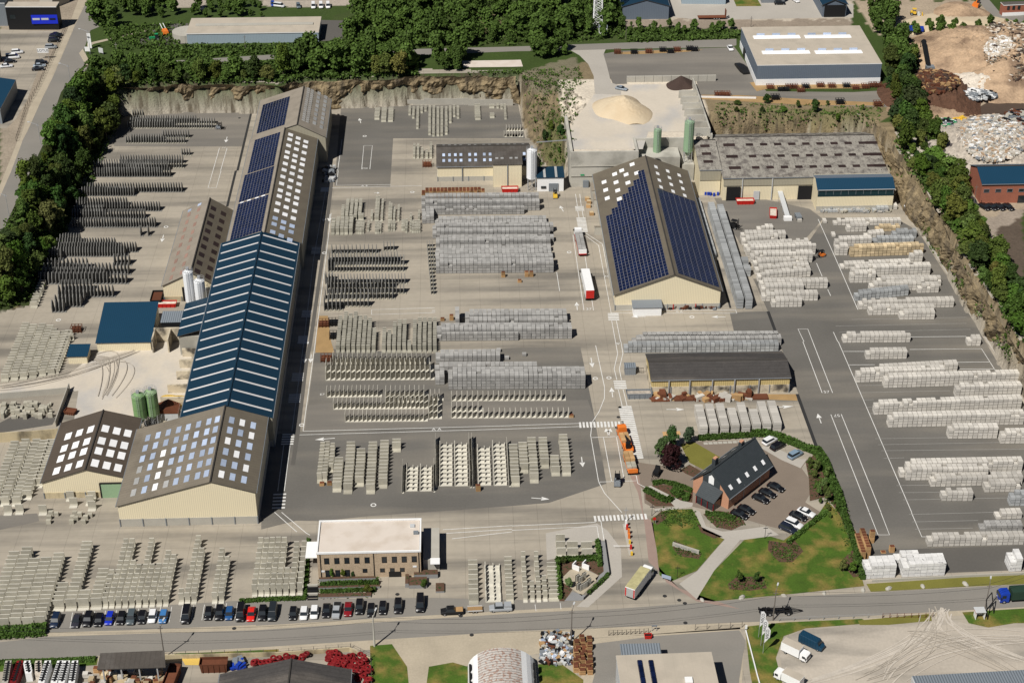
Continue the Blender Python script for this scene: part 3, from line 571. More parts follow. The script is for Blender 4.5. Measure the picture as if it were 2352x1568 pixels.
cliff(gl([(281,246),(420,246),(560,247),(640,247),(770,248),(800,242),(903,232),(1176,232),(1198,238)],0),gl([(285,193),(420,190),(560,190),(640,194),(700,181),(860,177),(960,172),(1060,170),(1190,168)],ZP),60)
cliff([Vector((91,531,0)),Vector((120,530.5,0)),Vector((143.5,529.5,0)),G(2052,400,0)],[Vector((91,540,9)),Vector((120,541,9)),Vector((146,540,9)),G(2040,335,9)],70,amp=1.)
cliff(gl([(2056,405),(2078,470),(2095,500),(2139,549),(2174,602),(2205,660),(2240,715),(2280,780),(2320,820),(2360,858),(2480,978)],0),gl([(2050,335),(2062,350),(2113,415),(2153,477),(2190,542),(2229,617),(2262,670),(2304,730),(2340,785),(2370,830),(2510,960)],ZP),80,amp=1.1)
# ---------------------------------------------------------------- lettering
def text(name,s,loc,size,m,rot,parent=None,label=None,cat=None,kind=None,extrude=.01):
 cu=bpy.data.curves.new(name,'FONT');cu.body=s;cu.size=size;cu.extrude=extrude;cu.align_x='CENTER';cu.align_y='CENTER'
 o=bpy.data.objects.new(name,cu);COL.objects.link(o);o.location=loc;o.rotation_euler=rot
 dg=bpy.context.evaluated_depsgraph_get();me_=bpy.data.meshes.new_from_object(o.evaluated_get(dg));bpy.data.objects.remove(o)
 me_.materials.clear();me_.materials.append(M[m]);o=bpy.data.objects.new(name,me_);COL.objects.link(o);o.location=loc;o.rotation_euler=rot
 if parent is not None:
  o.parent=parent
  if parent.get('_w'):o.location=Vector(loc)-parent.location
 return tag(o,label,cat,None,kind)
for s,c,r,x,y,sz,rz in[('M4',1,0,1000,1548,1.5,0),('12',0,0,2055,1358,1.4,0),('57',3,2,537,462,1.7,0),('57',3,2,632,677,1.7,180),('37',2,1,705,1270,1.8,0),('A 4',1,1,995,140,1.5,0),
('33',1,1,1632,1288,1.4,90),('44',2,1,865,970,1.2,0),('A A',1,2,1658,805,1.6,0),('A A',2,1,1535,1295,1.3,0),('E7',1,2,608,485,1.3,0),('45',2,2,975,18,1.4,90)]:
 p=TG(c,r,x,y);text('bay_number',s,(p.x,p.y,.06),sz,'paint',(0,0,R(rz)),kind='structure',extrude=.002)
# drain channels
b=MB();ribbon(b,[t(1,1,700,60),t(1,1,670,330),t(1,1,610,800),t(1,1,500,1568),t(1,2,460,200),t(1,2,385,820),t(1,2,338,1130)],1.1,'asphalt_d',.03)
ribbon(b,[t(3,1,0,1290),t(3,1,70,1480)],.9,'gap',.04);ribbon(b,[t(3,2,268,480),t(3,2,335,665),t(3,2,448,975)],.9,'gap',.04);ribbon(b,[t(2,1,1885,820),t(2,1,2005,1260)],.6,'gap',.04)
ribbon(b,[t(0,0,2310,1020),t(0,0,2180,1568)],.8,'gap',.04);ribbon(b,[t(0,1,2165,0),t(0,1,2085,330)],.8,'gap',.04)
tag(b.build('drain_channel'),kind='structure')
b=MB()
for c,r,x,y in[(2,2,990,602),(2,2,976,692),(0,0,2198,1085),(2,3,1402,768),(2,3,1535,806),(2,3,1587,835),(2,3,1592,1014),(1,3,1980,1125),(1,3,1298,752),(1,3,1880,950),(0,3,2150,1065)]:
 o=TG(c,r,x,y);b.cyl(o.x,o.y,.03,.5,.03,'gap',10)
tag(b.build('manhole_cover'),kind='structure')
# ================================================================ buildings
def gable(name,label,cat,axis,a0,a1,c0,c1,e0,e1,rc,rz,wall,roof,plinth=None,pl_h=0.,zb=0.,over=.35,panels=(),extra=None,rot=0.,cen=None,roofb=None,trim='ridge',loc=None,gut=True):
 """gabled building. axis 'y': ridge along y. a = extent along the ridge, c = extent across; e0,e1 eave heights at c0,c1; ridge at rc, rz
    panels: (side, along, across, length, width, material, lift) with side 0/1 = towards c0/c1"""
 loc=loc or Vector(((c0+c1)/2,a0,zb)if axis=='y' else(a0,(c0+c1)/2,zb))
 T=thing(name,label,cat,loc,world=True)
 def X(a,c,z):
  p=(c,a,zb+z)if axis=='y' else(a,c,zb+z)
  if rot:
   q_=Vector((p[0]-cen[0],p[1]-cen[1]));cs,sn=math.cos(rot),math.sin(rot)
   p=(cen[0]+q_.x*cs-q_.y*sn,cen[1]+q_.x*sn+q_.y*cs,p[2])
  return p
 flip=axis=='x'
 def F(b_,pts,m,tint=0.):b_.face(pts[::-1]if flip else pts,m,tint)
 b_=MB()
 sg=.12
 for a,s in((a0,1),(a1,-1)):
  pts=[X(a,c0,pl_h),X(a,c1,pl_h),X(a,c1,e1-sg),X(a,rc,rz-sg),X(a,c0,e0-sg)]
  F(b_,pts if s>0 else pts[::-1],wall)
 for c,e,s in((c0,e0,-1),(c1,e1,1)):
  pts=[X(a0,c,pl_h),X(a1,c,pl_h),X(a1,c,e-sg),X(a0,c,e-sg)]
  F(b_,pts if s>0 else pts[::-1],wall)
 b_.build('wall',T)
 if pl_h:
  b_=MB();o=.12
  pts=[X(a0-o,c0-o,0)[:2],X(a0-o,c1+o,0)[:2],X(a1+o,c1+o,0)[:2],X(a1+o,c0-o,0)[:2]]
  n=max(2,int(abs(c1-c0)/5))if axis=='y' else max(2,int(abs(a1-a0)/5))
  b_.prism(pts,zb,zb+pl_h,plinth);b_.build('plinth',T)
  for k in range(n+1):
   p=X(a0-o-.05,c0+(c1-c0)*k/n,0)if axis=='y' else X(a0+(a1-a0)*k/n,c0-o-.05,0)
   MB().box(p[0],p[1],zb,.22,.22,pl_h+.05,'metal_g',rot).build('post',T)
 th=.16
 for i,(c,e,o)in enumerate(((c0,e0,-over),(c1,e1,over))):
  sl_=(rz-e)/(rc-c);ce=c+o;ee=e+sl_*o;b_=MB();mroof=roofb if(i==1 and roofb)else roof  # roofb darkens the slope away from the sun by colour
  A=[X(a0-over,ce,ee),X(a1+over,ce,ee),X(a1+over,rc,rz),X(a0-over,rc,rz)]
  Bt=[(p[0],p[1],p[2]-th)for p in A]
  if(i==0)^flip:A.reverse();Bt.reverse()
  b_.face(A,mroof);b_.face(Bt[::-1],trim)
  for k in range(4):b_.face([A[k],Bt[k],Bt[(k+1)%4],A[(k+1)%4]],trim)
  ro=b_.build('roof',T)
  if gut:
   g_=MB();p,q_=X(a0-over,ce+(.08 if o>0 else-.08),ee-.1),X(a1+over,ce+(.08 if o>0 else-.08),ee-.1);g_.tube(p,q_,.11,'metal_g',6);g_.build('gutter',T)
  meshes={}
  lst=[p_ for p_ in panels if p_[0]==i and not p_[5].startswith('solar')]
  for _,a,cc,ln,wd,m,lift in lst:
   s1=cc-wd/2;s2=cc+wd/2;z1=e+sl_*(s1-c);z2=e+sl_*(s2-c);nl=lift;b2=MB()
   A=[X(a-ln/2,s1,z1+nl),X(a-ln/2,s2,z2+nl),X(a+ln/2,s2,z2+nl),X(a+ln/2,s1,z1+nl)]
   if flip:A.reverse()
   Bt=[(p[0],p[1],p[2]-nl-.02)for p in A]
   b2.face(A,m);[b2.face([A[k],Bt[k],Bt[(k+1)%4],A[(k+1)%4]],m)for k in range(4)]
   b2.build('skylight' if m.startswith('sky')else 'light_strip',T)
  sol=[p_ for p_ in panels if p_[0]==i and p_[5].startswith('solar')]
  if sol:
   b2=MB()
   for _,a,cc,ln,wd,m,lift in sol:
    for(l2,w2,mm,lf)in((ln,wd,'solar_f',lift),(ln-.11,wd-.11,m,lift+.02)):
     s1=cc-w2/2;s2=cc+w2/2;z1=e+sl_*(s1-c);z2=e+sl_*(s2-c)
     A=[X(a-l2/2,s1,z1+lf),X(a-l2/2,s2,z2+lf),X(a+l2/2,s2,z2+lf),X(a+l2/2,s1,z1+lf)]
     if flip:A.reverse()
     b2.face(A,mm,random.uniform(-.5,.5))
   tag(b2.build('solar_panels',T),kind='stuff')
 b_=MB();p,q_=X(a0-over,rc,rz+.05),X(a1+over,rc,rz+.05);b_.tube(p,q_,.22,trim,6);b_.build('ridge_cap',T)
 T['_X']=1;
 return T,X
# -------- long hall, four sections
def sgrid(side,acs,ccs,ln,wd,m,lift=.08):return[(side,a,c,ln,wd,m(a,c)if callable(m)else m,lift)for a in acs for c in ccs]
random.seed(3)
lights=[]
for j,a in enumerate([324.6,329.3,334.,338.6,343.2,347.7]):
 for i,c in enumerate([-80.4,-77.7,-75.,-72.3,-69.8,-67.1,-64.4,-62.2]):
  m='sky_b'
  if i==0 and j<3:m='sky_g'
  if i==2 and j<4:m='sky_w'
  if i in(3,)and j<2:m='sky_g'
  lights.append((0,a,c,2.7,1.25,m,.08))
 lights+=[(1,a,c,2.7,1.25,'sky_b' if(i+j)%3 else 'sky_w',.08)for i,c in enumerate([-58.6,-56.,-53.3])]
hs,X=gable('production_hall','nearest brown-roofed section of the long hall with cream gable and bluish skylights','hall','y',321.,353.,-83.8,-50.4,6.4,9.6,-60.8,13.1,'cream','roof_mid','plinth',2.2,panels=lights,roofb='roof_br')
st=[]
for k in range(19):
 a=355.9+k*5.02
 st+=[(0,a,-66.4,.62,11.6,'strip',.07),(1,a,-54.5,.62,10.2,'strip',.07)]
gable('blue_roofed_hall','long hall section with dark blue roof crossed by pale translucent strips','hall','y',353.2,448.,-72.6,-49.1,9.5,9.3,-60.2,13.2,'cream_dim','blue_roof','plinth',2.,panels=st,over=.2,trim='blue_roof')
lights=[]
rows=[TG(1,1,243-i*0,y,11.8).y for i,y in enumerate((575,503,450,380,315,248,195,133,70,8))]+[TG(1,0,250,y,11.8).y for y in(1518,1460,1413,1353,1297,1253)]
for j,a in enumerate(rows):lights+=[(1,a-i*.8,c,2.1,1.55,'sky_b' if j<3 else 'sky_w',.08)for i,c in enumerate((-57.,-54.4,-51.8))]
def arr(a0,a1,c0,c1,da,dc,side,skip=None,m='solar'):
 o=[];a=a0+da/2
 while a<a1:
  c=c0+dc/2
  while c<c1:
   if not(skip and skip(a,c)):o.append((side,a,c,da*.97,dc*.97,m,.1))
   c+=dc
  a+=da
 return o
sol=arr(449.2,473.2,-70.4,-60.0,1.65,1.0,0)+arr(475.,494.7,-70.4,-60.0,1.65,1.,0)+arr(495.4,522.,-69.6,-60.2,1.65,1.0,0)
for c in(-69.2,-66.9,-64.3,-62.2):sol.append((0,474.1,c,1.3,1.2,'sky_w',.08))
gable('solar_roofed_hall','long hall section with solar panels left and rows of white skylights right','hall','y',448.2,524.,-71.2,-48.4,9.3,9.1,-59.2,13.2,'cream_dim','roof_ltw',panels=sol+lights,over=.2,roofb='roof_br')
lights=[]
for k in range(17):
 a=529.2+k*1.72;lights+=[(1,a,-53.2,.7,1.,'sky_g',.25),(1,a+.1,-51.9,.7,1.,'sky_g',.25)]
for k in range(8):lights+=[(1,531+k*3.7,-49.6,2.4,1.1,'sky_g',.15),(1,530.4+k*3.7,-47.2,2.4,1.1,'sky_g',.15)]
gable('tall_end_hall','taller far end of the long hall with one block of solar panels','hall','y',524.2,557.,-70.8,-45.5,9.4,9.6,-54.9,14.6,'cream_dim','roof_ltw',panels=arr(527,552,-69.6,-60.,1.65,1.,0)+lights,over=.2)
# lean-to against the blue roofed hall
T=thing('lean_to_shed','low blue-roofed lean-to with three pale strips against the long hall','shed',(-76,404,0),world=True)
b=MB();b.prism([(-79.6,399),(-72.9,399),(-72.9,416.5),(-79.6,416.5)],0,6.2,'wall_g');b.build('wall',T)
b=MB();b.face([(-80,398.6,6.5),(-72.8,398.6,8.6),(-72.8,417,8.6),(-80,417,6.5)],'blue_roof');b.face([(-80,398.6,6.3),(-80,417,6.3),(-72.8,417,8.4),(-72.8,398.6,8.4)],'ridge');b.face([(-80,398.6,6.3),(-72.8,398.6,8.4),(-72.8,398.6,8.6),(-80,398.6,6.5)],'ridge');b.build('roof',T)
for k in range(3):
 y=402.5+k*5;MB().face([(-79.9,y,6.6),(-72.9,y,8.65),(-72.9,y+.7,8.65),(-79.9,y+.7,6.6)],'strip').build('light_strip',T)
# left hall with dirty skylights
pl=[]
for j in range(9):
 a=432+j*5.1;pl+=[(0,a,-86.2,2.6,1.0,'sky_p',.05),(0,a+.5,-83.,2.6,1.0,'sky_p',.05),(1,a,-78.2,2.5,1.5,'sky_d',.05),(1,a,-75.2,2.5,1.5,'sky_d',.05)]
pl+=[(0,476,-86.4,1.5,1.2,'sky_b',.08),(0,477,-83.2,1.5,1.2,'sky_b',.08)]
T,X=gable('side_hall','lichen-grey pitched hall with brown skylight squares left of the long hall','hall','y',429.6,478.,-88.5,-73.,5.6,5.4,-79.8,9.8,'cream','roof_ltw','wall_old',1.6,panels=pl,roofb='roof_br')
b=MB();b.box(-81.6,429.5,0,2.6,.3,4.8,'dark');b.build('doorway',T)
b=MB();b.box(-75.2,429.45,0,3.8,.3,4.6,'metal_l');b.build('door',T)
# small dark gabled hall with white skylights
pl=[]
for j,a in enumerate([336,341.2,345.6,351]):
 pl+=[(0,a,c,2.9,1.7,'sky_w',.06)for c in(-101.4,-98.4,-95.4)]+[(1,a,c,2.9,1.7,'sky_w',.06)for c in(-91.6,-88.8,-86.1)]
T,X=gable('small_hall','dark brown gabled hall with large white skylights beside the near end of the long hall','hall','y',333.,358.5,-104.6,-84.1,5.1,6.1,-93.4,8.8,'cream','roof_dk','wall_old',1.7,panels=pl)
b=MB();b.box(-87.6,332.75,0,5.2,.3,4.3,'silo_p');b.build('door',T);b=MB();b.box(-90.4,332.7,0,.3,.4,4.5,'black');b.box(-87.6,332.7,4.3,5.4,.4,.25,'black');b.build('door_frame',T)
# blue mono-pitch building
def mono(name,label,cat,x0,x1,y0,y1,zf,zr,wall,roof,zb=0.,over=.3,cen=None,rot=0.,side='y'):
 """single-slope roof: zf height at y0 (front), zr at y1"""
 T=thing(name,label,cat,((x0+x1)/2,(y0+y1)/2,zb),world=True)
 def Rz(p):
  if not rot:return p
  c=cen or((x0+x1)/2,(y0+y1)/2);q_=Vector((p[0]-c[0],p[1]-c[1]));cs,sn=math.cos(rot),math.sin(rot);return(c[0]+q_.x*cs-q_.y*sn,c[1]+q_.x*sn+q_.y*cs,p[2])
 b_=MB();v=[(x0,y0,zb),(x1,y0,zb),(x1,y1,zb),(x0,y1,zb),(x0,y0,zb+zf-.15),(x1,y0,zb+zf-.15),(x1,y1,zb+zr-.15),(x0,y1,zb+zr-.15)]
 b_.add([Rz(p)for p in v],[(0,1,5,4),(1,2,6,5),(2,3,7,6),(3,0,4,7)],wall);b_.build('wall',T)
 o=over;sl_=(zr-zf)/(y1-y0);b_=MB()
 v=[(x0-o,y0-o,zb+zf-sl_*o),(x1+o,y0-o,zb+zf-sl_*o),(x1+o,y1+o,zb+zr+sl_*o),(x0-o,y1+o,zb+zr+sl_*o)];v=[(p[0],p[1],p[2]-.15)for p in v]+v
 b_.add([Rz(p)for p in v],[(3,2,1,0),(4,5,6,7),(0,1,5,4),(1,2,6,5),(2,3,7,6),(3,0,4,7)],roof);b_.build('roof',T)
 return T
mono('blue_shed','square shed with single-slope dark blue roof beside the silos','shed',-103.6,-88.4,402,418.6,3.0,6.2,'cream','blue_roofx')
mono('canopy','corrugated grey canopy over concrete bins between the blue shed and the long hall','canopy',-86.,-80.3,409,414,5.2,5.6,'dark','metal_roof')
T=thing('storage_bins','stained concrete storage bins beside the blue shed','bins',(-83,403,0),world=True)
MB().box(-83.6,406.6,0,8.6,.5,4.6,'wall_stain').build('back_wall',T)
for x in(-87.6,-83.2,-79.4):b=MB();b.prism([(x-.2,400.5),(x+.2,400.5),(x+.2,406.4),(x-.2,406.4)],0,4.4,'wall_stain');b.build('side_wall',T)
mono('grey_hut','small blue-roofed hut at the edge of the precast field','shed',*[TG(0,2,660,125).x,TG(0,2,830,125).x],TG(0,2,740,200).y,TG(0,2,740,200).y+5,2.6,3.2,'cream','blue_roofx')
# concrete bays west of the long hall
for k,(y,c)in enumerate([(1520,1),(30,2),(110,2),(205,2),(300,2),(380,2),(480,2),(530,2)]):
 pass
T=thing('aggregate_bays','row of concrete aggregate bays against the left side of the blue-striped hall','bins',(-76,375,0),world=True)
MB().box(-73.3,377,0,.5,48,3.4,'wall_stain').build('back_wall',T)
for y,x0 in[(398.4,-79),(392.5,-79),(386.5,-79),(379.8,-80.5),(373.6,-81.5),(367.2,-79.5),(362,-79),(356.6,-80)]:b=MB();b.box((x0-73.6)/2,y,0,-73.6-x0,.5,2.6,'wall_stain');b.build('divider',T)
def heap(name,label,cx,cy,z0,rx,ry,h,m,seed=0,kind=None,n=26,rough=.12,group=None,pw=1.0):
 b_=MB();rs=np.random.RandomState(seed);vs=[];fs=[];ph=rs.rand(6)*6.28
 for i in range(n):
  for j in range(n):
   u_=(i/(n-1)*2-1);v_=(j/(n-1)*2-1);a=math.atan2(v_,u_);r_=math.hypot(u_,v_);k=1+.13*math.sin(2*a+ph[0])+.08*math.sin(3*a+ph[1])+.05*math.sin(5*a+ph[2])
   hh_=max(0,1-(r_/(k*.93)))**pw
   hh_=hh_*(1+rough*(rs.rand()-.5)*2)if hh_>0 else-.02
   vs.append((cx+u_*rx,cy+v_*ry,z0+h*hh_-(.3 if hh_<=0 else 0)))
 for i in range(n-1):
  for j in range(n-1):fs.append((i*n+j,(i+1)*n+j,(i+1)*n+j+1,i*n+j+1))
 b_.add(vs,fs,m);o=b_.build(name,smooth=True);origin_to(o,(cx,cy,z0));return tag(o,label,name.replace('_',' ')if not group else 'heap',group,kind)
heap('sand_heap','yellow sand heap in a concrete bay beside the long hall',-75.9,370.3,0,3.4,3.2,2.4,'yellowsand',1)
heap('sand_heap','low yellow sand heap spilling out of the bay',-78.5,376.5,0,4,2.6,1.2,'yellowsand',2)
heap('sand_heap','great cone of beige sand on the raised white platform',59.,537.5,ZP-.1,11.5,12.5,5.6,'sand',3,n=60,rough=.05,pw=.85)
heap('soil_heap','dark brown soil heap in the corner of the upper yard',82.5,560.,ZP-.1,6.,6.5,3.4,'soil',4,n=40,rough=.05)
# hall beside the north yard
pl=[]
for x in(-4.6,-2.6,-.6,1.3,4.3,6.3,9.3,11.3,14.2,16.2,18.1,20.1,23.):pl+=[(0,x,512.9,.9,1.3,'sky_b',.05),(0,x,510.2,.9,1.3,'sky_b',.05),(1,x,523,.9,1.6,'sky_g',.05)]
T,X=gable('brown_roofed_hall','brown-roofed hall with cream front and small bluish skylights beside the white silo','hall','x',-6.8,24.8,507.6,526.5,5.7,5.,517.,8.6,'cream','roof_dkx','plinth',1.7,panels=pl)
MB().box(1.6,507.3,0,.25,.25,5.6,'metal_g').build('downpipe',T)
T=mono('hall_annex','tall cream annex projecting from the brown-roofed hall','annex',12.1,21.7,502.4,510.,8.6,9.6,'cream','roof_dkx')
MB().box(16.9,502.2,0,.25,.25,8.4,'metal_g').build('downpipe',T)
for x in(13.4,15.2,18.2,20.):MB().box(x,506,9.05,1,1.2,.1,'sky_g').build('skylight',T)
T=mono('control_hut','small white control hut with blue roof and grey roller door','hut',26.8,35.7,498.6,504.6,5.3,6.2,'white','blue_roof')
MB().box(32.3,498.45,0,3.2,.2,3.0,'metal_g').build('roller_door',T);MB().box(28.9,498.45,1.2,1.7,.2,.8,'glass').build('window',T)
MB().box(31.2,498.5,0,8.96,.1,2.2,'plinth').build('plinth',T)if 0 else None
for x in(29.3,33.2):MB().add([(x-.4,498.4,5.35),(x+.4,498.4,5.35),(x+.4,504.8,6.32),(x-.4,504.8,6.32)],[(0,1,2,3)],'sky_g').build('light_strip',T)
# -------- raised platform retaining walls
T=thing('platform_wall','tall grey concrete retaining wall holding up the white sand platform','retaining wall',(50,502,0),world=True)
b=MB();b.prism([(38.2,501.6),(61.0,501.6),(61.,502.4),(38.2,502.4)],0,ZP+.9,'wall_g');b.build('front_wall',T)
b=MB();b.prism([(37.9,502.3),(38.9,502.3),(38.9,531),(37.9,531)],0,ZP+1.1,'wall_g');b.build('side_wall',T)
MB().box(49.6,501.45,7.6,22.6,.2,.3,'plinth').build('ledge',T);MB().box(49.6,501.4,4,22.6,.2,.25,'plinth').build('ledge',T)
MB().box(42.2,501.3,4.3,1.3,.15,.5,'green').build('sign',T);MB().box(43.4,501.1,0,1.9,.6,2.6,'metal_g').build('cabinet',T)
b=MB();b.prism([(60.2,502.5),(61.0,502.5),(61.,513),(60.2,513)],0,ZP+.8,'wall_g');b.prism([(61.1,511.8),(80.7,511.8),(80.7,512.5),(61.1,512.5)],0,ZP+.8,'wall_g');b.build('return_wall',T)
b=MB();b.prism([(86.9,513.4),(87.6,513.4),(87.6,563),(86.9,563)],0,ZP+1.2,'wall_g');b.build('side_wall',T)
T=thing('platform_bins','row of concrete bins along the right edge of the sand platform','bins',(83,530,ZP),world=True)
q0=TG(2,0,1590,840,ZP+3);q1=TG(2,0,1825,1215,ZP+3);
yy=[515+k*5.4 for k in range(7)]
for k,y in enumerate(yy):
 MB().box(83.4,y,ZP,6.6,.4,3.,'wall_g').build('divider',T)
MB().box(86.6,536,ZP,.5,44,3.2,'wall_g').build('back_wall',T)
for k in(0,1):heap('gravel_heap',('nearest','second')[k]+' dark red gravel heap in a bin on the platform edge',83.4,yy[k]+2.7,ZP+.1,3.,2.3,1.8,'rubble_s',5+k)
b=MB()
A,B_=TG(2,0,1050,770,ZP),TG(2,0,1650,700,ZP)
T=thing('block_wall','low pale block wall between the upper yard and the sand platform','wall',((A.x+B_.x)/2,A.y,ZP),world=True)
for k in range(10):MB().box(A.x+1.8+k*3.3,A.y+1.5,ZP,3.2,.7,2.3,'plinth',tint=random.uniform(-.3,.3)).build('block',T)
# -------- sand hall with solar roof
def skipw(a,c):
 k=(c-46.9)/15.5;lim=468+max(0,min(1,(k+.05)))*29
 lim=467.5+math.floor(((c-46.9))/1.05/2)*2*1.05*1.75
 return a>lim
pl=arr(419.8,499,47.2,61.6,1.72,1.03,0,skipw)
pl+=[(0,TG(2,1,x,y,9).y,TG(2,1,x,y,z_).x,2.2,1.5,'sky_w',.08)for x,y,z_ in[(833,45,6.5),(848,118,6.5),(862,193,6.5),(937,8,8),(950,82,8),(965,156,8),(980,233,8),(1050,45,9.5),(1067,120,9.5)]]
pl+=[(0,TG(2,0,1135,1505,10.5).y,58.4,2.2,1.5,'sky_w',.08),(0,TG(2,0,1035,1540,10).y,54.8,2.2,1.5,'sky_w',.08),(0,TG(2,1,1150,12,11).y,59.2,2.2,1.5,'sky_w',.08)]
for j in range(4):pl+=[(1,478.5+j*5+0*j,c,2.,1.1,'sky_w',.06)for c in(66.,70.,73.9)]
pl+=arr(420.4,476.,64.4,77.2,1.0,1.8,1)
T,X=gable('sand_hall','big gabled hall with cream front and both roof slopes covered in dark blue solar panels','hall','y',419.4,499.5,46.,77.2,5.6,6.4,63.1,12.1,'cream','roof_br','plinth',1.8,panels=pl,over=.5)
for x in(57,63.3,70):MB().box(x,419.1,0,.2,.2,1.9,'red').build('post',T)
T=mono('gate_office','little cream lean-to office at the front corner of the solar hall','shed',51.1,59.4,415.8,419.1,3.0,3.4,'white','metal_g')
MB().box(49.,421.4,0,4.,3.4,4.,'dark').build('doorway',T)
# -------- right hall and annex
pl=[]
for j,c in enumerate((495.5,502.4,509.6)):
 pl+=[(0,92.6+0*j+.2,c,4.,1.7,'sky_d',.05),(0,141.8,c,4.,1.7,'sky_d',.05)]+[(0,99.8+k*4.85,c,2.5,1.5,'sky_d',.05)for k in range(9)]
for j in range(3):pl+=[(1,96+k*4.9+(j%2)*2,518.4+j*2.6,2.4,.8,'sky_d',.05)for k in range(10)]
T,X=gable('wide_hall','wide low hall with lichen-speckled grey roof and rows of dark skylights below the slope','hall','x',88.3,143.2,489.8,524.4,8.4,8.,514.5,11.6,'cream','roof_lt',panels=pl,over=.4)
MB().box(105.,489.62,5.4,33.2,.16,2.7,'cream_dim').build('upper_cladding',T)
MB().box(91.8,489.5,0,4.6,.3,5.,'dark').build('doorway',T);MB().box(115.8,489.5,0,4.6,.3,5.,'dark').build('doorway',T)
for x in(94.6,104.6):MB().box(x,489.4,0,.25,.25,8.2,'metal_l').build('downpipe',T)
b=MB();b.box(99.6,489.5,.2,2,.2,3.2,'metal_l');b.build('door',T)
T,X=gable('hall_annex','taller annex with a shallow grey roof at the left end of the wide hall','annex','x',80.9,88.,494.,512.9,9.4,11.6,511,12.3,'cream','roof_lt',panels=[(0,84.2,c,3.2,1.5,'sky_d',.05)for c in(498.5,503.,507.5)],over=.25)
MB().box(84.5,493.85,5.5,7.0,.16,3.6,'cream_dim').build('upper_cladding',T)
# blue roofed front building with glazing
T=thing('blue_roofed_annex','cream building with curved blue roof and dark glazed band in front of the wide hall','annex',(131,485,0),world=True)
b=MB();x0,x1,ya,yb=118.2,143.4,481.,489.3
b.add([(x0,ya,0),(x1,ya,0),(x1,yb,0),(x0,yb,0),(x0,ya,5.2),(x1,ya,5.2),(x1,yb,9.3),(x0,yb,9.3),(x0,ya+.5,7.6),(x1,ya+.5,7.6),(x0,ya+4,9.6),(x1,ya+4,9.6)],[(0,1,5,4),(0,4,8,10,7,3),(1,2,6,11,9,5),(2,3,7,6)],'cream');b.build('wall',T)
MB().prism([(x0-.1,ya-.12),(x1+.1,ya-.12),(x1+.1,ya-.01),(x0-.1,ya-.01)],0,1.7,'plinth').build('plinth',T)
b=MB();b.face([(x0,ya-.05,5.2),(x1,ya-.05,5.2),(x1,ya+.4,7.6),(x0,ya+.4,7.6)],'blueglass');b.build('glazing',T)
for k in range(11):MB().box(x0+.2+k*2.48,ya+.12,5.25,.08,.12,2.3,'metal_g').build('mullion',T)
MB().face([(x0-.3,ya+.1,7.6),(x1+.3,ya+.1,7.6),(x1+.3,ya+4.4,9.8),(x0-.3,ya+4.4,9.8)],'blue_roofx').build('roof',T)
MB().face([(x0-.3,ya+4.4,9.8),(x1+.3,ya+4.4,9.8),(x1+.3,yb+.2,9.1),(x0-.3,yb+.2,9.1)],'slateclad').build('rear_roof',T)
b=MB();b.tube((x0,ya-.1,7.6),(x1,ya-.1,7.6),.1,'metal_l');b.build('gutter',T)
# -------- old shed with charred roof
T,X=gable('old_shed','old long shed with blackened roof and stained concrete front behind the paver stacks','shed','x',51.8,89.7,373.8,387.5,5.,4.6,380.5,6.4,'yellowclad','roof_coal','wall_stain',2.6,over=.3)
for x in(56.5,62.2,68.4,74.5,81.2):MB().box(x,373.4,0,.3,.4,4.8,'steel').build('pier',T)
# -------- office
ox0,ox1,oy0,oy1=-34.3,-10.3,299.6,311.6
T=thing('office_building','two-storey beige brick office with pale flat roof behind the parked cars','office',(-22,299,0),world=True)
MB().prism([(ox0,oy0),(ox1,oy0),(ox1,oy1),(ox0,oy1)],0,7.2,'brick').build('wall',T)
MB().prism([(ox0+.3,oy0+.3),(ox1-.3,oy0+.3),(ox1-.3,oy1-.3),(ox0+.3,oy1-.3)],7.2,7.32,'pink_roof').build('roof',T)
for k,(x,y,sx,sy)in enumerate([(-22.3,oy0+.05,24.3,.35),(-22.3,oy1-.05,24.3,.35),(ox0+.05,305.6,.35,11.6),(ox1-.05,305.6,.35,11.6)]):MB().box(x,y,7.2,sx,sy,.45,'white').build('parapet',T)
def win(T,x,z,w_,h_,y=oy0,fr='black'):
 f=MB();f.box(x,y-.03,z,w_+.16,.14,.08,fr);f.box(x,y-.03,z+h_,w_+.16,.14,.08,fr);f.box(x-w_/2,y-.03,z,.08,.14,h_,fr);f.box(x+w_/2,y-.03,z,.08,.14,h_,fr)
 f=f.build('window',T);f_=MB();l=T.location;f_.box(x-l.x,y-.02-l.y,z-l.z,w_-.05,.06,h_,'glass');f_.build('pane',f)
for x in(650,743,835,927,1020,1178,1270,1360,1452):
 win(T,TG(1,3,x,450,4.6).x,4.3,1.05,1.6)
for x in(660,750,840):win(T,TG(1,3,x,550,1.5).x,.5,1.0,1.8)
for x in(1000,1160,1250,1342):win(T,TG(1,3,x,530,2).x,1.5,.95,1.)
MB().box(TG(1,3,1275,620,0).x,oy0-.05,-.0,2.8,.25,1.5,'black').build('garage_door',T)
for x in(595,1082,1495):MB().box(TG(1,3,x,450,4).x,oy0-.1,0,.14,.14,7.1,'black').build('downpipe',T)
MB().box(TG(1,3,617,530,2).x,oy0-.08,1.9,.8,.06,.5,'white').build('sign',T);MB().box(TG(1,3,1457,507,3).x,oy0-.08,2.7,.9,.06,.5,'white').build('sign',T)
b=MB();b.box(-12.3,309,7.32,1.1,1.1,.35,'metal_l');b.build('roof_hatch',T);b=MB();b.box(-11.4,306.2,7.32,1.2,.7,.7,'metal_g');b.build('roof_fan',T)
MB().box(-7.9,307.5,0,3.8,12,3.2,'plinth').build('side_wing',T);MB().box(-7.,300.9,3.2,2.2,2.2,.15,'white').build('canopy',T)
MB().box(-36,306.5,2.9,3.,6,.15,'white').build('canopy',T)
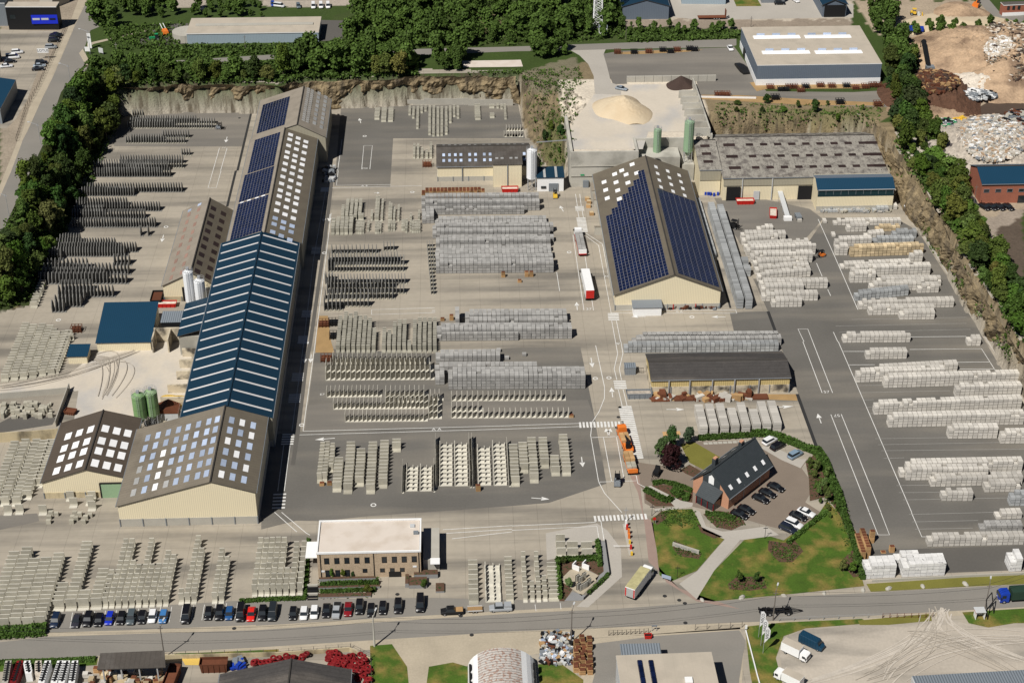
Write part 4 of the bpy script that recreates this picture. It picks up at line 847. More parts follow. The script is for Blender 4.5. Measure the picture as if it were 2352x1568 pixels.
# terraces of the office
T=thing('office_terraces','stepped planters with shrubs and grey kerbs in front of the brick office','planter',(-26,296,0),world=True)
for c,x0,y0_,x1,y1_,h_ in[(0,580,610,1100,640,.9),(0,575,680,1140,710,.6),(0,570,745,1060,790,.4)]:
 A=TG(1,3,x0,y1_);B_=TG(1,3,x1,y0_);MB().prism([(A.x,A.y),(B_.x,A.y),(B_.x,B_.y),(A.x,B_.y)],0,h_,'slate_pave',mtop='mulch').build('planter',T)
for x0,y0_,x1,y1_,h_ in[(1370,600,1405,690,1.2),(1405,620,1570,700,1.),(1450,560,1670,610,1.2),(1650,660,1730,740,.5)]:
 A=TG(1,3,x0,y1_);B_=TG(1,3,x1,y0_);MB().prism([(A.x,A.y),(B_.x,A.y),(B_.x,B_.y),(A.x,B_.y)],0,h_,'slate_pave',mtop='mulch').build('planter',T)
T=thing('stair','dark steps with pale landings left of the office planters','stairs',(-35,292,0),world=True)
for k in range(6):
 A=TG(1,3,520,800-k*22);MB().box(A.x,A.y,0,2.4,.5,.15+.15*k,'black' if k in(0,1,3,4)else 'plinth').build('step',T)
# -------- slate roofed house
A=G(*zz(HZ,1225,1500));Bq=G(*zz(HZ,855,1285));
hc=(67.6,332.4);ang=math.atan2(334.4-321.7,77.4-65.1)
Lh,Wh=17.8,10.9
T,X=gable('house','brick house with steep dark slate roof, dormer windows and two chimneys in the garden','house','x',hc[0]-Lh/2,hc[0]+Lh/2,hc[1]-Wh/2,hc[1]+Wh/2,4.2,4.2,hc[1],9.6,'brick_h','slate',rot=ang,cen=hc,over=.5,trim='slate')
def HX(u_,v_,z):q_=(u_*math.cos(ang)-v_*math.sin(ang)+hc[0],u_*math.sin(ang)+v_*math.cos(ang)+hc[1],z);return q_
sl_=(9.6-4.2)/(Wh/2)
for k in range(5):
 u_=-7.+k*3.5;v_=-Wh/2+1.0;b=MB();vv=[HX(u_+i_*.5,v_+j_*.45,4.2+sl_*(v_+j_*.45+Wh/2)+.12)for i_,j_ in((-1,-1),(1,-1),(1,1),(-1,1))];b.face(vv,'sky_w');
 vb=[(p[0],p[1],p[2]-.14)for p in vv];[b.face([vv[i],vb[i],vb[(i+1)%4],vv[(i+1)%4]],'black')for i in range(4)];b.build('roof_window',T)
for k in range(4):
 u_=-7+k*4.2;v_=Wh/2-1.8;b=MB();vv=[HX(u_+i_*.6,v_+j_*.5,4.2+sl_*(Wh/2-v_-j_*.5)+.12)for i_,j_ in((-1,-1),(1,-1),(1,1),(-1,1))];b.face(vv,'sky_g');b.build('roof_window',T)
for u_,v_ in((4.6,.9),(-5.6,1.6)):p=HX(u_,v_,0);b=MB();b.box(p[0],p[1],7.2,1.3,1.,3.2,'slate',ang);b.box(p[0],p[1],10.4,1.1,.8,.3,'brick_h',ang);b.build('chimney',T)
b=MB();e_=Lh/2+.06
b.face([HX(-e_,2.6,4.2),HX(-e_,-2.6,4.2),HX(-e_,-2.6,6.6),HX(-e_,0,9.3),HX(-e_,2.6,6.6)],'slate');b.build('slate_cladding',T)
b=MB();b.face([HX(-e_-.1,.8,5.2),HX(-e_-.1,-.8,5.2),HX(-e_-.1,-.8,7.2),HX(-e_-.1,0,7.9),HX(-e_-.1,.8,7.2)],'white');b.build('gable_window',T)
b=MB();b.add([HX(-Lh/2-3.4,2.2,2.6),HX(-Lh/2-3.4,-3.4,2.6),HX(-Lh/2,-3.6,4.6),HX(-Lh/2,2.4,5.2),HX(-Lh/2-3.4,2.2,2.4),HX(-Lh/2-3.4,-3.4,2.4),HX(-Lh/2,-3.6,4.4),HX(-Lh/2,2.4,5.)],[(3,2,1,0),(4,5,6,7),(0,1,5,4),(1,2,6,5)],'slate');b.build('porch_roof',T)
b=MB();p=HX(-Lh/2-1.6,-.6,0);b.box(p[0],p[1],0,3,5.2,2.4,'glass',ang);b.build('porch',T)
for v_ in(-3.2,-1.4,.4,2.):p=HX(-Lh/2-3.2,v_,0);MB().box(p[0],p[1],0,.18,.18,2.45,'redtube',ang).build('post',T)
for u_ in(-2.5,4.5):p=HX(u_,-Wh/2-.1,0);MB().box(p[0],p[1],0,.12,.12,4.1,'steel').build('downpipe',T)
# -------- buildings of the upper ground
T=thing('warehouse','big grey flat-roofed warehouse with white plinth and four pale rooflights','warehouse',(134,566,ZP),world=True)
wx0,wx1,wy0,wy1,wh=*(TG(3,0,0,600,ZP+9).x-8.2,TG(3,0,1035,590,ZP+9).x),0,0,9.
fy=TG(3,0,500,770,ZP).y;A=TG(2,0,2240,790,ZP);Bc=TG(3,0,1020,765,ZP);wy0=(A.y+Bc.y)/2;wx0,wx1=A.x,Bc.x
wh=(lambda:[h_ for h_ in np.arange(4,16,.1)if pr((wx0+wx1)/2,wy0,ZP+h_)[1]<149.5][0])()
wy1=TG(3,0,400,248,ZP+wh).y
MB().prism([(wx0,wy0),(wx1,wy0),(wx1,wy1),(wx0,wy1)],ZP,ZP+wh,'slateclad').build('wall',T)
MB().prism([(wx0-.1,wy0-.1),(wx1+.1,wy0-.1),(wx1+.1,wy1+.1),(wx0-.1,wy1+.1)],ZP,ZP+2.4,'white').build('plinth',T)
MB().prism([(wx0-.05,wy0-.05),(wx1+.05,wy0-.05),(wx1+.05,wy1+.05),(wx0-.05,wy1+.05)],ZP+wh,ZP+wh+.25,'white',mtop='beige_roof').build('roof',T)
for c,x0,x1,y in[(2,2215,2350+295,350),(2,2295,2350+385,490),(3,335,762,345),(3,430,865,487)]:
 A=TG(c,0,x0,y,ZP+wh);B_=TG(3,0,x1-2350 if x1>1000 and c==2 else x1,y,ZP+wh)if c==2 else TG(3,0,x1,y,ZP+wh)
 rl=MB();rl.box((A.x+B_.x)/2,A.y,ZP+wh+.25,B_.x-A.x,3.2,.4,'sky_w',top=(.98,.5));rl.build('rooflight',T)
 for k in range(3):MB().box(A.x+(B_.x-A.x)*(k+.5)/3,A.y+1.5,ZP+wh+.3,3,.1,.9,'sky_b').build('smoke_vent',T)
MB().box(wx0-.2,wy0+27,ZP,.2,4,3.5,'black').build('door',T)
T=thing('long_flat_building','long low building with beige flat roof and pale blue front by the top road','building',(-80,615,ZP),world=True)
A=TG(0,0,1722,404,ZP);B_=TG(1,0,575,404,ZP);h_=[h for h in np.arange(2,12,.1)if pr(A.x,A.y,ZP+h)[1]<79.5][0];yb_=TG(1,0,300,165,ZP+h_).y
MB().prism([(A.x,A.y),(B_.x,A.y),(B_.x,yb_),(A.x,yb_)],ZP,ZP+h_,'slateclad_l').build('wall',T)
MB().prism([(A.x-.2,A.y-.2),(B_.x+.2,A.y-.2),(B_.x+.2,yb_+.2),(A.x-.2,yb_+.2)],ZP+h_,ZP+h_+.3,'white',mtop='beige_roof').build('roof',T)
ym=(A.y*.48+yb_*.52);MB().box((A.x+B_.x)/2,ym,ZP+h_+.3,B_.x-A.x-5,2.4,.3,'plinth').build('roof_lantern',T)
b=MB();b.cyl(A.x-1,A.y+6,ZP,5.5,3.,'plinth',20);b.build('round_tank',T)
def block(name,label,cat,pA,pB,hfront,back,wall,roof,z=ZP,parapet='white'):
 """box building from the two ground corners of its front, roof front line and roof back line in picture coordinates"""
 A=G(*pA,z);B_=G(*pB,z);hh_=[h for h in np.arange(1,20,.1)if pr(A.x,A.y,z+h)[1]<hfront][0];d=(B_-A).normalized();n=Vector((-d.y,d.x,0))
 C_=G(*back,z+hh_);dep=(C_-A).dot(n)
 T=thing(name,label,cat,(A+B_)/2,world=True);pts=[A,B_,B_+n*dep,A+n*dep]
 MB().prism([p[:2]for p in pts],z,z+hh_,wall).build('wall',T)
 o=.12;MB().prism([(A-d*o-n*o)[:2],(B_+d*o-n*o)[:2],(B_+d*o+n*(dep+o))[:2],(A-d*o+n*(dep+o))[:2]],z+hh_,z+hh_+.3,parapet,mtop=roof).build('roof',T)
 return T,A,B_,hh_,dep,d,n
# black shop with blue sign
T,A,B_,h_,dep,d,n=block('showroom','black car showroom with flat white-edged roof and bright blue sign panel','building',t(0,0,85,275),t(0,0,545,275),17.5,t(0,0,300,25),'black','beige_roof')
o=A.lerp(B_,.74);MB().box(o.x,o.y-.3,ZP+2.6,10.2,.2,3.6,'navy_wall').build('sign_panel',T)
for k,x in enumerate((-3.2,.2)):MB().box(o.x+x,o.y-.45,ZP+4.2,2.8,.08,.8,'metal_l').build('sign_lettering',T)
MB().box(o.x+3.2,o.y-.45,ZP+4.2,2.2,.08,.7,'black').build('sign_lettering',T)
MB().box(A.x+2.2,A.y-.1,ZP+4.5,2.2,.15,1.6,'glass').build('window',T);MB().box(A.x+7.4,A.y-.1,ZP+.5,1.8,.15,4,'glass').build('glazed_door',T)
T,A,B_,h_,dep,d,n=block('grey_warehouse','grey warehouse left of the black showroom','building',t(0,0,-300,240),t(0,0,75,240),9,t(0,0,-200,-60),'metal_g','slate')
T,A,B_,h_,dep,d,n=block('rear_building','pale roofed building behind the black showroom','building',t(0,0,490,80),t(0,0,640,20),-5,t(0,0,600,-150),'plinth','beige_roof')
# blue roofed left building (cut by the frame)
T=thing('dark_blue_roofed_building','grey building with dark blue roof cut by the left picture edge','building',(-180,520,ZP),world=True)
q0=G(*t(0,0,0,715),ZP+5.5);q1=G(*t(0,0,145,735),ZP+5.5);q2=G(*t(0,0,0,1005),ZP+5.5);q3=q0+(q2-q1);q3=q2+(q0-q1)*1.6;q0=q1+(q0-q1)*1.6
MB().prism([q1[:2],q2[:2],q3[:2],q0[:2]],ZP,ZP+5.3,'metal_g').build('wall',T);MB().prism([q1[:2],q2[:2],q3[:2],q0[:2]],ZP+5.3,ZP+5.6,'metal_l',mtop='blue_roofx').build('roof',T)
T,A,B_,h_,dep,d,n=block('black_barn','black barn-like building at the left picture edge above the white cars','building',t(0,0,-300,570),t(0,0,20,560),98,t(0,0,-10,395),'black','black')
# top centre
gA=TG(2,0,1012,182,ZP);gB=TG(2,0,1438,182,ZP)
gable('blue_roofed_barn','grey metal barn with blue roof at the top of the picture right of the mast','building','y',gA.y,gA.y+30,gA.x,gB.x,5.6,5.6,(gA.x+gB.x)/2,8.2,'slateclad','blue_roof',zb=ZP,over=.3)
gA=TG(3,0,500,165,ZP);gB=TG(3,0,700,165,ZP)
T,X=gable('open_barn','open-fronted barn with dark blue roof near the scrap lorry trailer','building','y',gA.y+1,gA.y+24,gA.x,gB.x+.8,5.4,5.4,(gA.x+gB.x)/2,7.4,'slateclad','blue_roof',zb=ZP,over=.5)
MB().box((gA.x+gB.x)/2+.4,gA.y+.6,ZP,(gB.x-gA.x)-.4,.3,5,'dark').build('opening',T)
block('grey_store','light grey metal store at the top edge between two sheds','building',t(2,0,1555,38),t(2,0,1960,42),-10,t(2,0,1700,-100),'slateclad_l','blue_roof')
block('small_store','small grey store at the top edge beside the green lawn','building',t(2,0,2290,30),t(3,0,150,28),-12,t(3,0,60,-100),'metal_g','beige_roof')
T,A,B_,h_,dep,d,n=block('brick_house','red brick house with grey roof at the top right edge','building',t(3,0,2150,150),t(3,0,2600,130),14,t(3,0,2300,20),'brick_r','roof_coal')
MB().prism([(A.x-.1,A.y-.1),(B_.x,B_.y-.1),(B_.x,B_.y+.1),(A.x-.1,A.y+.2)],ZP,ZP+1.4,'white').build('plinth',T)
for k in range(3):o=A+d*(2+k*2.2);MB().box(o.x,o.y-.1,ZP+2.6,1,.15,1.5,'glass').build('window',T)
# red brick hall right
A=TG(3,1,1940,300,ZP);B_=TG(3,1,2600,290,ZP)
hf=[h for h in np.arange(2,14,.1)if pr(A.x,A.y,ZP+h)[1]<t(3,1,0,118)[1]][0]
T,X=gable('brick_hall','red brick building with dark blue roof and four black cars parked along its front','building','x',A.x,A.x+40,A.y,A.y+13.5,hf,hf,A.y+7,hf+2.6,'brick_r','blue_roofx',zb=ZP,over=.3)
for k in range(4):
 o=TG(3,1,2005+k*108,190,ZP+hf*.6);win(T,o.x,ZP+hf*.55,1.7,1.1,A.y,'metal_g')
MB().box(TG(3,1,2300,250,ZP).x,A.y-.1,ZP,3,.2,2.6,'glass').build('door',T)
# -------- foreground buildings
def Ztop(p,z):return G(*p,z)
q=[Ztop(t(0,3,*p),z)for p,z in[((920,1290),5.6),((1510,1265),5.6),((1520,1420),5.),((890,1440),5.)]]
T=thing('storage_canopy','dark corrugated canopy roof over stacked goods at the bottom edge','canopy',q[3].lerp(q[2],.5)*1,world=True);T.location.z=0
b=MB();vb=[(p.x,p.y,p.z-.2)for p in q];b.face(q[::-1],'roof_dkx');b.face(vb,'ridge');[b.face([q[i],q[(i+1)%4],vb[(i+1)%4],vb[i]],'ridge')for i in range(4)];b.build('roof',T)
for k in range(4):
 p=q[3].lerp(q[2],(k+.3)/3.8);MB().box(p.x,p.y+.4,0,.3,.3,4.9,'steel').build('post',T);p=q[0].lerp(q[1],(k+.3)/3.8);MB().box(p.x,p.y-.4,0,.3,.3,5.3,'steel').build('post',T)
# dark gabled roof bottom
r1=Ztop(t(1,3,322,1350),7.);
gx=r1.x;gy=r1.y
gable('dark_roofed_store','dark grey gabled store in front of the heap of red coils','building','y',gy-40,gy,gx-15.2,gx+12.4,3.2,3.6,gx,7.,'plinth','roof_coal',over=.3)
# quonset
T=thing('arched_shed','white and rust-streaked arched metal shed at the bottom edge','shed',(8,258,0),world=True)
xa=TG(1,3,1945,1500,1).x;xb=TG(2,3,225,1500,0).x;yf=TG(2,3,0,1240,5.5).y;b=MB();n=16;cx_=(xa+xb)/2;r_=(xb-xa)/2
for j in range(14):
 y0_=yf-j*1.5
 for k in range(n):
  a0,a1=math.pi*k/n,math.pi*(k+1)/n;h_=5.6
  b.face([(cx_+r_*math.cos(a0),y0_-1.5,h_*math.sin(a0)),(cx_+r_*math.cos(a0),y0_,h_*math.sin(a0)),(cx_+r_*math.cos(a1),y0_,h_*math.sin(a1)),(cx_+r_*math.cos(a1),y0_-1.5,h_*math.sin(a1))],'pinkrust' if 4<k<12 else 'white')
b.face([(cx_+r_*math.cos(math.pi*k/n),yf,5.6*math.sin(math.pi*k/n))for k in range(n+1)],'white');b.build('shell',T)
for j in range(7):
 for s in(-1,1):
  a=R(32);MB().box(cx_+s*r_*.93,yf-3-j*2.6,2.0,.5,1.6,1.1,'dark').build('vent',T)
# beige flat roof bottom
A=Ztop(t(2,3,960,1325),6.5);B_=Ztop(t(2,3,1825,1292),6.5);d=(B_-A).normalized();n=Vector((d.y,-d.x,0))
T=thing('flat_roofed_workshop','workshop with beige flat roof and two rows of dark solar panels at the bottom edge','building',((A.x+B_.x)/2,A.y-15,0),world=True)
pts=[A,B_,B_+n*34,A+n*34];MB().prism([p[:2]for p in pts],0,6.5,'metal_l').build('wall',T);o=.15
MB().prism([(A-d*o-n*o)[:2],(B_+d*o-n*o)[:2],(B_+d*o+n*34)[:2],(A-d*o+n*34)[:2]],6.5,6.8,'white',mtop='beige_roof').build('roof',T)
for k,x in enumerate((1170,1272)):
 p0=Ztop(t(2,3,x,1355),7.)
 for j in range(8):pp=p0+n*(.9+j*1.75)+Vector((.25*j*0,0,0));MB().box(pp.x,pp.y,6.85,1.1,1.6,.35,'solar',math.atan2(d.y,d.x),top=(.8,.97)).build('solar_panel',T)
pp=Ztop(t(2,3,1622,1540),7);MB().box(pp.x,pp.y,6.8,1.6,1.6,.5,'white').build('roof_hatch',T)
A2=Ztop(t(2,3,1005,1318),4.5);B2=Ztop(t(2,3,1375,1310),4.5);MB().prism([A2[:2],B2[:2],(B2.x,B2.y+4),(A2.x,A2.y+4)],4.2,4.4,'metal_roof').build('canopy',T)
# grey roof bottom right
A=Ztop(t(3,3,1320,1500),5.);B_=Ztop(t(3,3,2500,1435),5.);d=(B_-A).normalized();n=Vector((d.y,-d.x,0))
T=thing('grey_roofed_hall','long grey sheet roof at the bottom right corner','building',((A.x+B_.x)/2,A.y-8,0),world=True)
MB().prism([p[:2]for p in(A,B_,B_+n*20,A+n*20)],0,4.8,'metal_l').build('wall',T)
b=MB();q_=[A,B_,B_+n*20,A+n*20];q_=[Vector((p.x,p.y,5.+(2 if i>1 else 0)))for i,p in enumerate(q_)];b.face(q_[::-1],'metal_roof');b.build('roof',T)
# ================================================================ stacked goods
KIND={}
M['l_mid']=mat('grey_precast_concrete',(.31,.295,.24),var=.3,scale=.8,fine=.15,vary=.35)
def L_geo(b,w_,h_,f_,m,mf=None,t=.16,tint=0.):
 b.box(0,.0,.0,w_,t,h_,m,tint=tint,top=(1,.7));b.box(0,-f_/2-t/2,0,w_,f_,.2,mf or m,tint=tint,top=(1,.96))
 b.box(0,0,h_,w_,t*.8,.06,'l_light',tint=tint)  # pale cap draws the sunlit top edge in colour
 b.add([(-w_/2,-t/2,.2),(w_/2,-t/2,.2),(w_/2,-.38,.2),(-w_/2,-.38,.2),(-w_/2,-t/2,.55),(w_/2,-t/2,.55)],[(3,2,5,4),(0,3,4),(1,5,2)],m,tint)
def T_geo(b,ln,h_,f_,m,mf,tint=0.):
 w0=.09;vs=[]
 for(y,z)in((-ln/2,.15),(ln/2,.15),(ln*.42,h_*.55),(ln*.08,h_),(-ln*.12,h_),(-ln*.46,h_*.55)):vs.append((y,z))
 n=len(vs);v=[(-w0,y,z)for y,z in vs]+[(w0,y,z)for y,z in vs]
 b.add(v,[tuple(range(n))[::-1],tuple(range(n,2*n))]+[(i,(i+1)%n,(i+1)%n+n,i+n)for i in range(n)],m,tint)
 b.box(f_/2-.1,0,0,f_,ln,.17,mf,tint=tint)
def U_geo(b,w_,ln,m,tint=0.):
 b.box(0,0,0,w_,ln,.2,m,tint=tint);b.box(-w_/2+.1,0,.2,.16,ln,1.5,m,tint=tint,top=(.8,.6));b.box(w_*.05,ln*.1,.2,.12,ln*.6,.9,m,tint=tint);b.box(w_/2-.1,0,.2,.14,ln,.5,m,tint=tint)
def P_geo(b,m,sx=1.15,sy=1.06,sz=.87,pal='wood'):
 b.box(0,0,0,sx*.9,sy*.9,.12,'gap');b.box(0,0,.12,sx,sy,sz-.12,m)  # near-black base slab paints the shaded seam under each pack
def W_geo(b):
 for k in range(4):b.box(0,0,k*.22,1.18,.98,.1,'wood',tint=random.uniform(-.3,.3));b.box(0,0,k*.22+.1,1.0,.8,.12,'rust')
GEO={
'wide_wall_element':(lambda b:L_geo(b,2.44,2.6,1.1,'l_conc','l_light',.22),'wall element'),'narrow_wall_element':(lambda b:L_geo(b,1.18,2.6,1.05,'l_conc','l_light',.22),'wall element'),
'plate_element':(lambda b:L_geo(b,2.2,2.4,1.0,'l_conc',None,.22),'wall element'),'slim_plate_element':(lambda b:L_geo(b,1.05,1.9,.85,'l_mid',None,.2),'wall element'),
'upright_panel':(lambda b:T_geo(b,2.9,3.3,.95,'l_dark','l_dark'),'wall panel'),'small_upright_panel':(lambda b:T_geo(b,2.2,2.1,.85,'l_dark','l_conc'),'wall panel'),
'angle_panel':(lambda b:(b.box(-.55,0,0,.13,2.3,2.6,'l_light',top=(.7,1)),b.box(.05,0,0,1.1,2.3,.2,'l_light')),'wall panel'),
'tray_element':(lambda b:U_geo(b,3.0,1.3,'l_light'),'wall element'),'block_pack':(lambda b:P_geo(b,'pack'),'block pack'),'tan_block_pack':(lambda b:P_geo(b,'pack_t'),'block pack'),
'grey_block_pack':(lambda b:P_geo(b,'pack_g'),'block pack'),'wrapped_pack':(lambda b:P_geo(b,'pack_w',1.4,1.2,.95),'block pack'),'white_block_pack':(lambda b:P_geo(b,'pack',2.15,1.12,.95),'block pack'),
'paver_pack':(lambda b:P_geo(b,'paver',1.2,1.1,.88,'gap'),'paver pack'),'pallet_pile':(W_geo,'pallet pile'),'slab_pack':(lambda b:P_geo(b,'pack_g',1.8,1.3,.95,'wood'),'block pack'),
'flat_block':(lambda b:b.box(0,0,0,1.4,1.,.8,'l_conc'),'concrete block'),
}
def put(kind,x,y,z,rot,label,group,sc=(1,1,1)):KIND.setdefault(kind,[]).append((x,y,z,rot+random.gauss(0,.006),label,group,sc))
def col(kind,c,r,xf,yf,yb,sp,label,rot=0.,sc=(1,1,1),jit=.05,skip=0.):
 """elements behind one another from the front point to picture row yb"""
 A=TG(c,r,xf,yf);yend=TG(c,r,xf,yb).y;y=A.y+.6
 while y<yend:
  if random.random()>=skip:put(kind,A.x+random.uniform(-jit,jit),y,0,rot,label,label,(sc[0],sc[1],sc[2]*random.uniform(.97,1.03)))
  y+=sp
def row(kind,p,q,sp,label,rot=0.,sc=(1,1,1),z=0.,jit=.05,n=None,skip=0.):
 """p, q: (c, r, x, y) front base points"""
 A=TG(*p,z);B_=TG(*q,z);L_=(B_-A).length;n=n or max(1,int(L_/sp))
 for i in range(n):
  if random.random()<skip:continue
  o=A+(B_-A).normalized()*(sp*(i+.5));put(kind,o.x+random.uniform(-jit,jit),o.y+random.uniform(-jit,jit)+.5,z,rot,label,label,sc)
# -- near precast field (bottom left)
lb='wide grey L-shaped wall element in the %s column above the street hedge'
for k,(x,yf,yb,s)in enumerate([(-78,1080,420,'leftmost'),(37,1072,390,'second'),(148,1064,480,'third'),(260,1058,470,'fourth'),(370,1050,430,'fifth')]):col('wide_wall_element',0,3,x,yf,yb,1.5,lb%s)
for x,yf,yb,s in[(540,898,690,'first'),(655,892,345,'second'),(770,888,790,'third'),(885,882,585,'fourth')]:col('wide_wall_element',0,3,x,yf,yb,1.5,'wide grey wall element in the %s wide column behind the parked cars'%s)
OR='first second third fourth fifth sixth seventh eighth ninth tenth eleventh twelfth thirteenth fourteenth fifteenth sixteenth seventeenth eighteenth nineteenth twentieth twenty-first twenty-second twenty-third twenty-fourth'.split()
nm=['first','second','third','fourth','fifth','sixth','seventh','eighth','ninth','tenth','eleventh']
for k,(x,yb)in enumerate([(968,575),(1028,312),(1088,312),(1150,485),(1212,540),(1275,300),(1337,520),(1400,545),(1462,410),(1522,460)]):col('narrow_wall_element',0,3,x,872-k*2,yb,1.62,'narrow grey wall element in the %s narrow column behind the parked cars'%nm[k])
for x,yf,yb,s in[(1664,835,770,'short'),(1722,832,290,'left'),(1782,830,375,'right')]:col('narrow_wall_element',0,3,x,yf,yb,1.6,'narrow grey wall element in the %s column of the isolated trio of columns'%s)
for x,yb,s in[(1972,390,'left'),(2032,460,'right')]:col('narrow_wall_element',0,3,x,828,yb,1.6,'narrow wall element in the %s column of the last pair left of the office'%s)
for k,(x,yf,yb)in enumerate([(-12,765,280),(45,765,285),(100,762,285),(157,760,280),(214,760,285),(275,758,560),(335,756,350),(405,750,350)]):col('narrow_wall_element',1,3,x,yf,yb,1.9,'pale-footed wall element in the %s column beside the office steps'%nm[k],sc=(1,1,1.12))
for k,(x,yf,yb)in enumerate([(1998,838,500)]):col('plate_element',1,3,x,yf,yb,1.75,'flat-topped wall element in the column right of the trailer')
col('tray_element',1,3,2180,825,480,1.3,'pale tray-shaped element in the long column right of the trailer',sc=(1.2,1,1))
for k,(x,yf,yb,s)in enumerate([(2330,825,430,.8)]):col('plate_element',1,3,x,yf,yb,1.5,'slab-topped element in the column behind the silver pickup',sc=(s,1,.8))
for k,(x,yf,yb)in enumerate([(125,815,420),(188,812,700),(248,812,400),(306,806,620)]):col('narrow_wall_element',2,3,x,yf,yb,1.8,'white-footed narrow element in the %s column near the garden corner'%nm[k],sc=(.85,1,.9))
col('plate_element',2,3,388,805,480,1.4,'slab-topped element in the column along the dark hedge of the garden corner',sc=(1.05,1,.6))
for x,yf,yb,s in[(455,415,240,'left'),(560,415,310,'middle'),(690,420,330,'right')]:col('plate_element',2,3,x,yf,yb,2.6,'tall concrete box element in the %s column on the pale paving'%s,sc=(1.0 if s=='left' else 1.2,1.3,1.0))
# -- centre block of plates
for k,(x,yf,yb,s)in enumerate([(585,1290,975,.55),(632,1285,975,.55),(690,1200,985,.5),(745,1372,1120,1),(845,1388,965,1),(950,1322,1040,1),(1052,1388,965,1),(1165,1338,950,1),(1292,1005,950,1)]):col('plate_element',1,2,x,yf,yb,1.5,'grey plate element in the %s column from the left, middle yard'%nm[k],sc=(s,1,1.05))
for k,(x,yf,yb)in enumerate([(30,1322,1000),(110,1202,990),(205,1290,930),(300,1155,920),(400,1225,1110),(500,1225,905)]):col('plate_element',2,2,x,yf,yb,1.55,'grey plate element in the %s column right of the white trays'%nm[k],sc=(1,1,1.05))
for x,yf,yb in[(1430,1372,1150),(1560,1372,1150)]:col('tray_element',1,2,x,yf,yb,1.75,'white tray element in the small left group of the middle yard')
for x,yf,yb in[(1745,1325,930),(1885,1325,930)]:col('tray_element',1,2,x,yf,yb,1.85,'white tray element in the central group of the middle yard',sc=(1.12,1,1))
for x,yf,yb in[(2100,1320,960),(2245,1320,940)]:col('tray_element',1,2,x,yf,yb,1.85,'white tray element in the right-hand tray group of the middle yard',sc=(1.12,1,1))
for x,yf,yb in[(1350,1380,1120),(1638,1370,1110),(1655,1330,900),(1972,1330,880),(1997,1330,900),(2330,1320,920)]:col('angle_panel',1,2,x,yf,yb,2.35,'tall thin white panel standing edge-on beside the tray elements',sc=(.4,1,.9))
# -- upright panels seen edge on
sd_='pale upright panel with black shadow in the %s row of the middle yard'
for y,x0,x1,s,sp in[(335,640,1645,'first',1.38),(262,640,1645,'second',1.38),(195,705,1645,'third',1.38),(500,650,1190,'fourth',1.16),(610,715,1590,'fifth',1.16),(500,1190,1600,'sixth',1.3),(555,1185,1600,'seventh',1.3),(725,820,1580,'eighth',1.16),(700,1585,1740,'ninth',1.2),(640,1585,1740,'tenth',1.2),(585,1585,1740,'eleventh',1.2),(535,1600,1740,'twelfth',1.2)]:
 row('angle_panel',(1,2,x0,y),(1,2,x1,y-6),sp,sd_%s,sc=(1,1.5 if y in(335,262,195)else 1.05,1.05 if y in(335,262,195)else.95))
for y,x0,x1,s in[(538,1790,2850,'back'),(695,1790,2930,'front'),(640,1790,2130,'short middle')]:row('angle_panel',(1,2,x0,y),(2,2,x1-2350,y-5),1.43,'pale upright panel in the %s row right of the narrow cross lane'%s,sc=(1.05,.85,.85))
# -- dark upright panels left yard
for k,(y,x0,x1,sp)in enumerate([(1288,470,610,1.25),(1240,500,770,1.25),(1195,530,800,1.25),(1150,530,1055,1.25),(1100,560,880,1.25),(1030,370,1190,1.3),(985,350,1000,1.3),(945,400,1210,1.3),(900,430,850,1.4),(860,1040,1225,1.3),(815,450,590,1.),(780,480,1170,1.),(740,510,1285,1.),(700,520,1080,1.),(660,550,760,1.),
(512,660,1440,1.),(435,660,1360,1.05),(400,680,980,1.05),(365,700,1495,1.05),(325,700,1190,1.05),(225,750,1260,1.),(190,800,1700,1.05),(50,840,1590,1.),(10,860,1500,1.)]):
 row('upright_panel',(0,1,x0,y),(0,1,x1,y-3),sp*.86,'dark tapering upright panel in the %s row counting back from the blue shed'%OR[k],sc=(1,1.05,1.08 if y>800 else.92))
row('upright_panel',(0,1,1260,592),(0,1,1345,590),2.4,'lone dark upright panel standing in the empty middle rows',n=2)
for k,(y,x0,x1,z_)in enumerate([(1022,1240,1945,1),(1012,1950,2130,.6),(1062,1210,1340,1),(1112,1200,1820,.9),(1135,1190,1990,.9),(1155,1170,1600,.9),(1175,1165,1960,1),(1265,1490,1755,1.2),(1290,1200,1520,1),(1312,1150,1720,1),(1425,1660,1760,1),(1500,1100,1700,1.3),(1540,900,1690,1.3),(1568,860,1560,1.4)]):
 row('small_upright_panel',(0,0,x0,y),(0,0,x1,y),.9,'small dark stand panel in the %s row counted from the cliff at far left'%OR[k],sc=(.9,1.1,z_*1.15))
for k,(y,x0,x1,sp,z_)in enumerate([(758,680,1145,1.45,1.2),(728,1160,1310,1.2,1.2),(830,660,1340,1.1,1.3),(862,660,1395,1.1,1.3),(920,650,1395,1.1,1.2),(890,650,720,1.1,1.3),(1010,630,730,1.1,1.2),(1035,625,1385,1.1,1.3),(1080,640,1300,1.25,1.4),(1125,640,1390,1.25,1.4),(1175,620,1290,1.35,1.3),(1245,610,1060,1.35,1.5),(1278,610,820,1.35,1.5)]):
 row('small_upright_panel',(1,1,x0,y),(1,1,x1,y-4),sp*.88,'grey white-footed stand panel, %s row from the far end beside the drain channel'%OR[k],sc=(1,1.2,z_*1.15))
for k in range(13):row('small_upright_panel',(1,1,1560+k*3,700+k*36),(1,1,1650,700+k*36),.8,'small grey stand panel in the narrow file left of the grey paver packs',sc=(.8,.8,1))
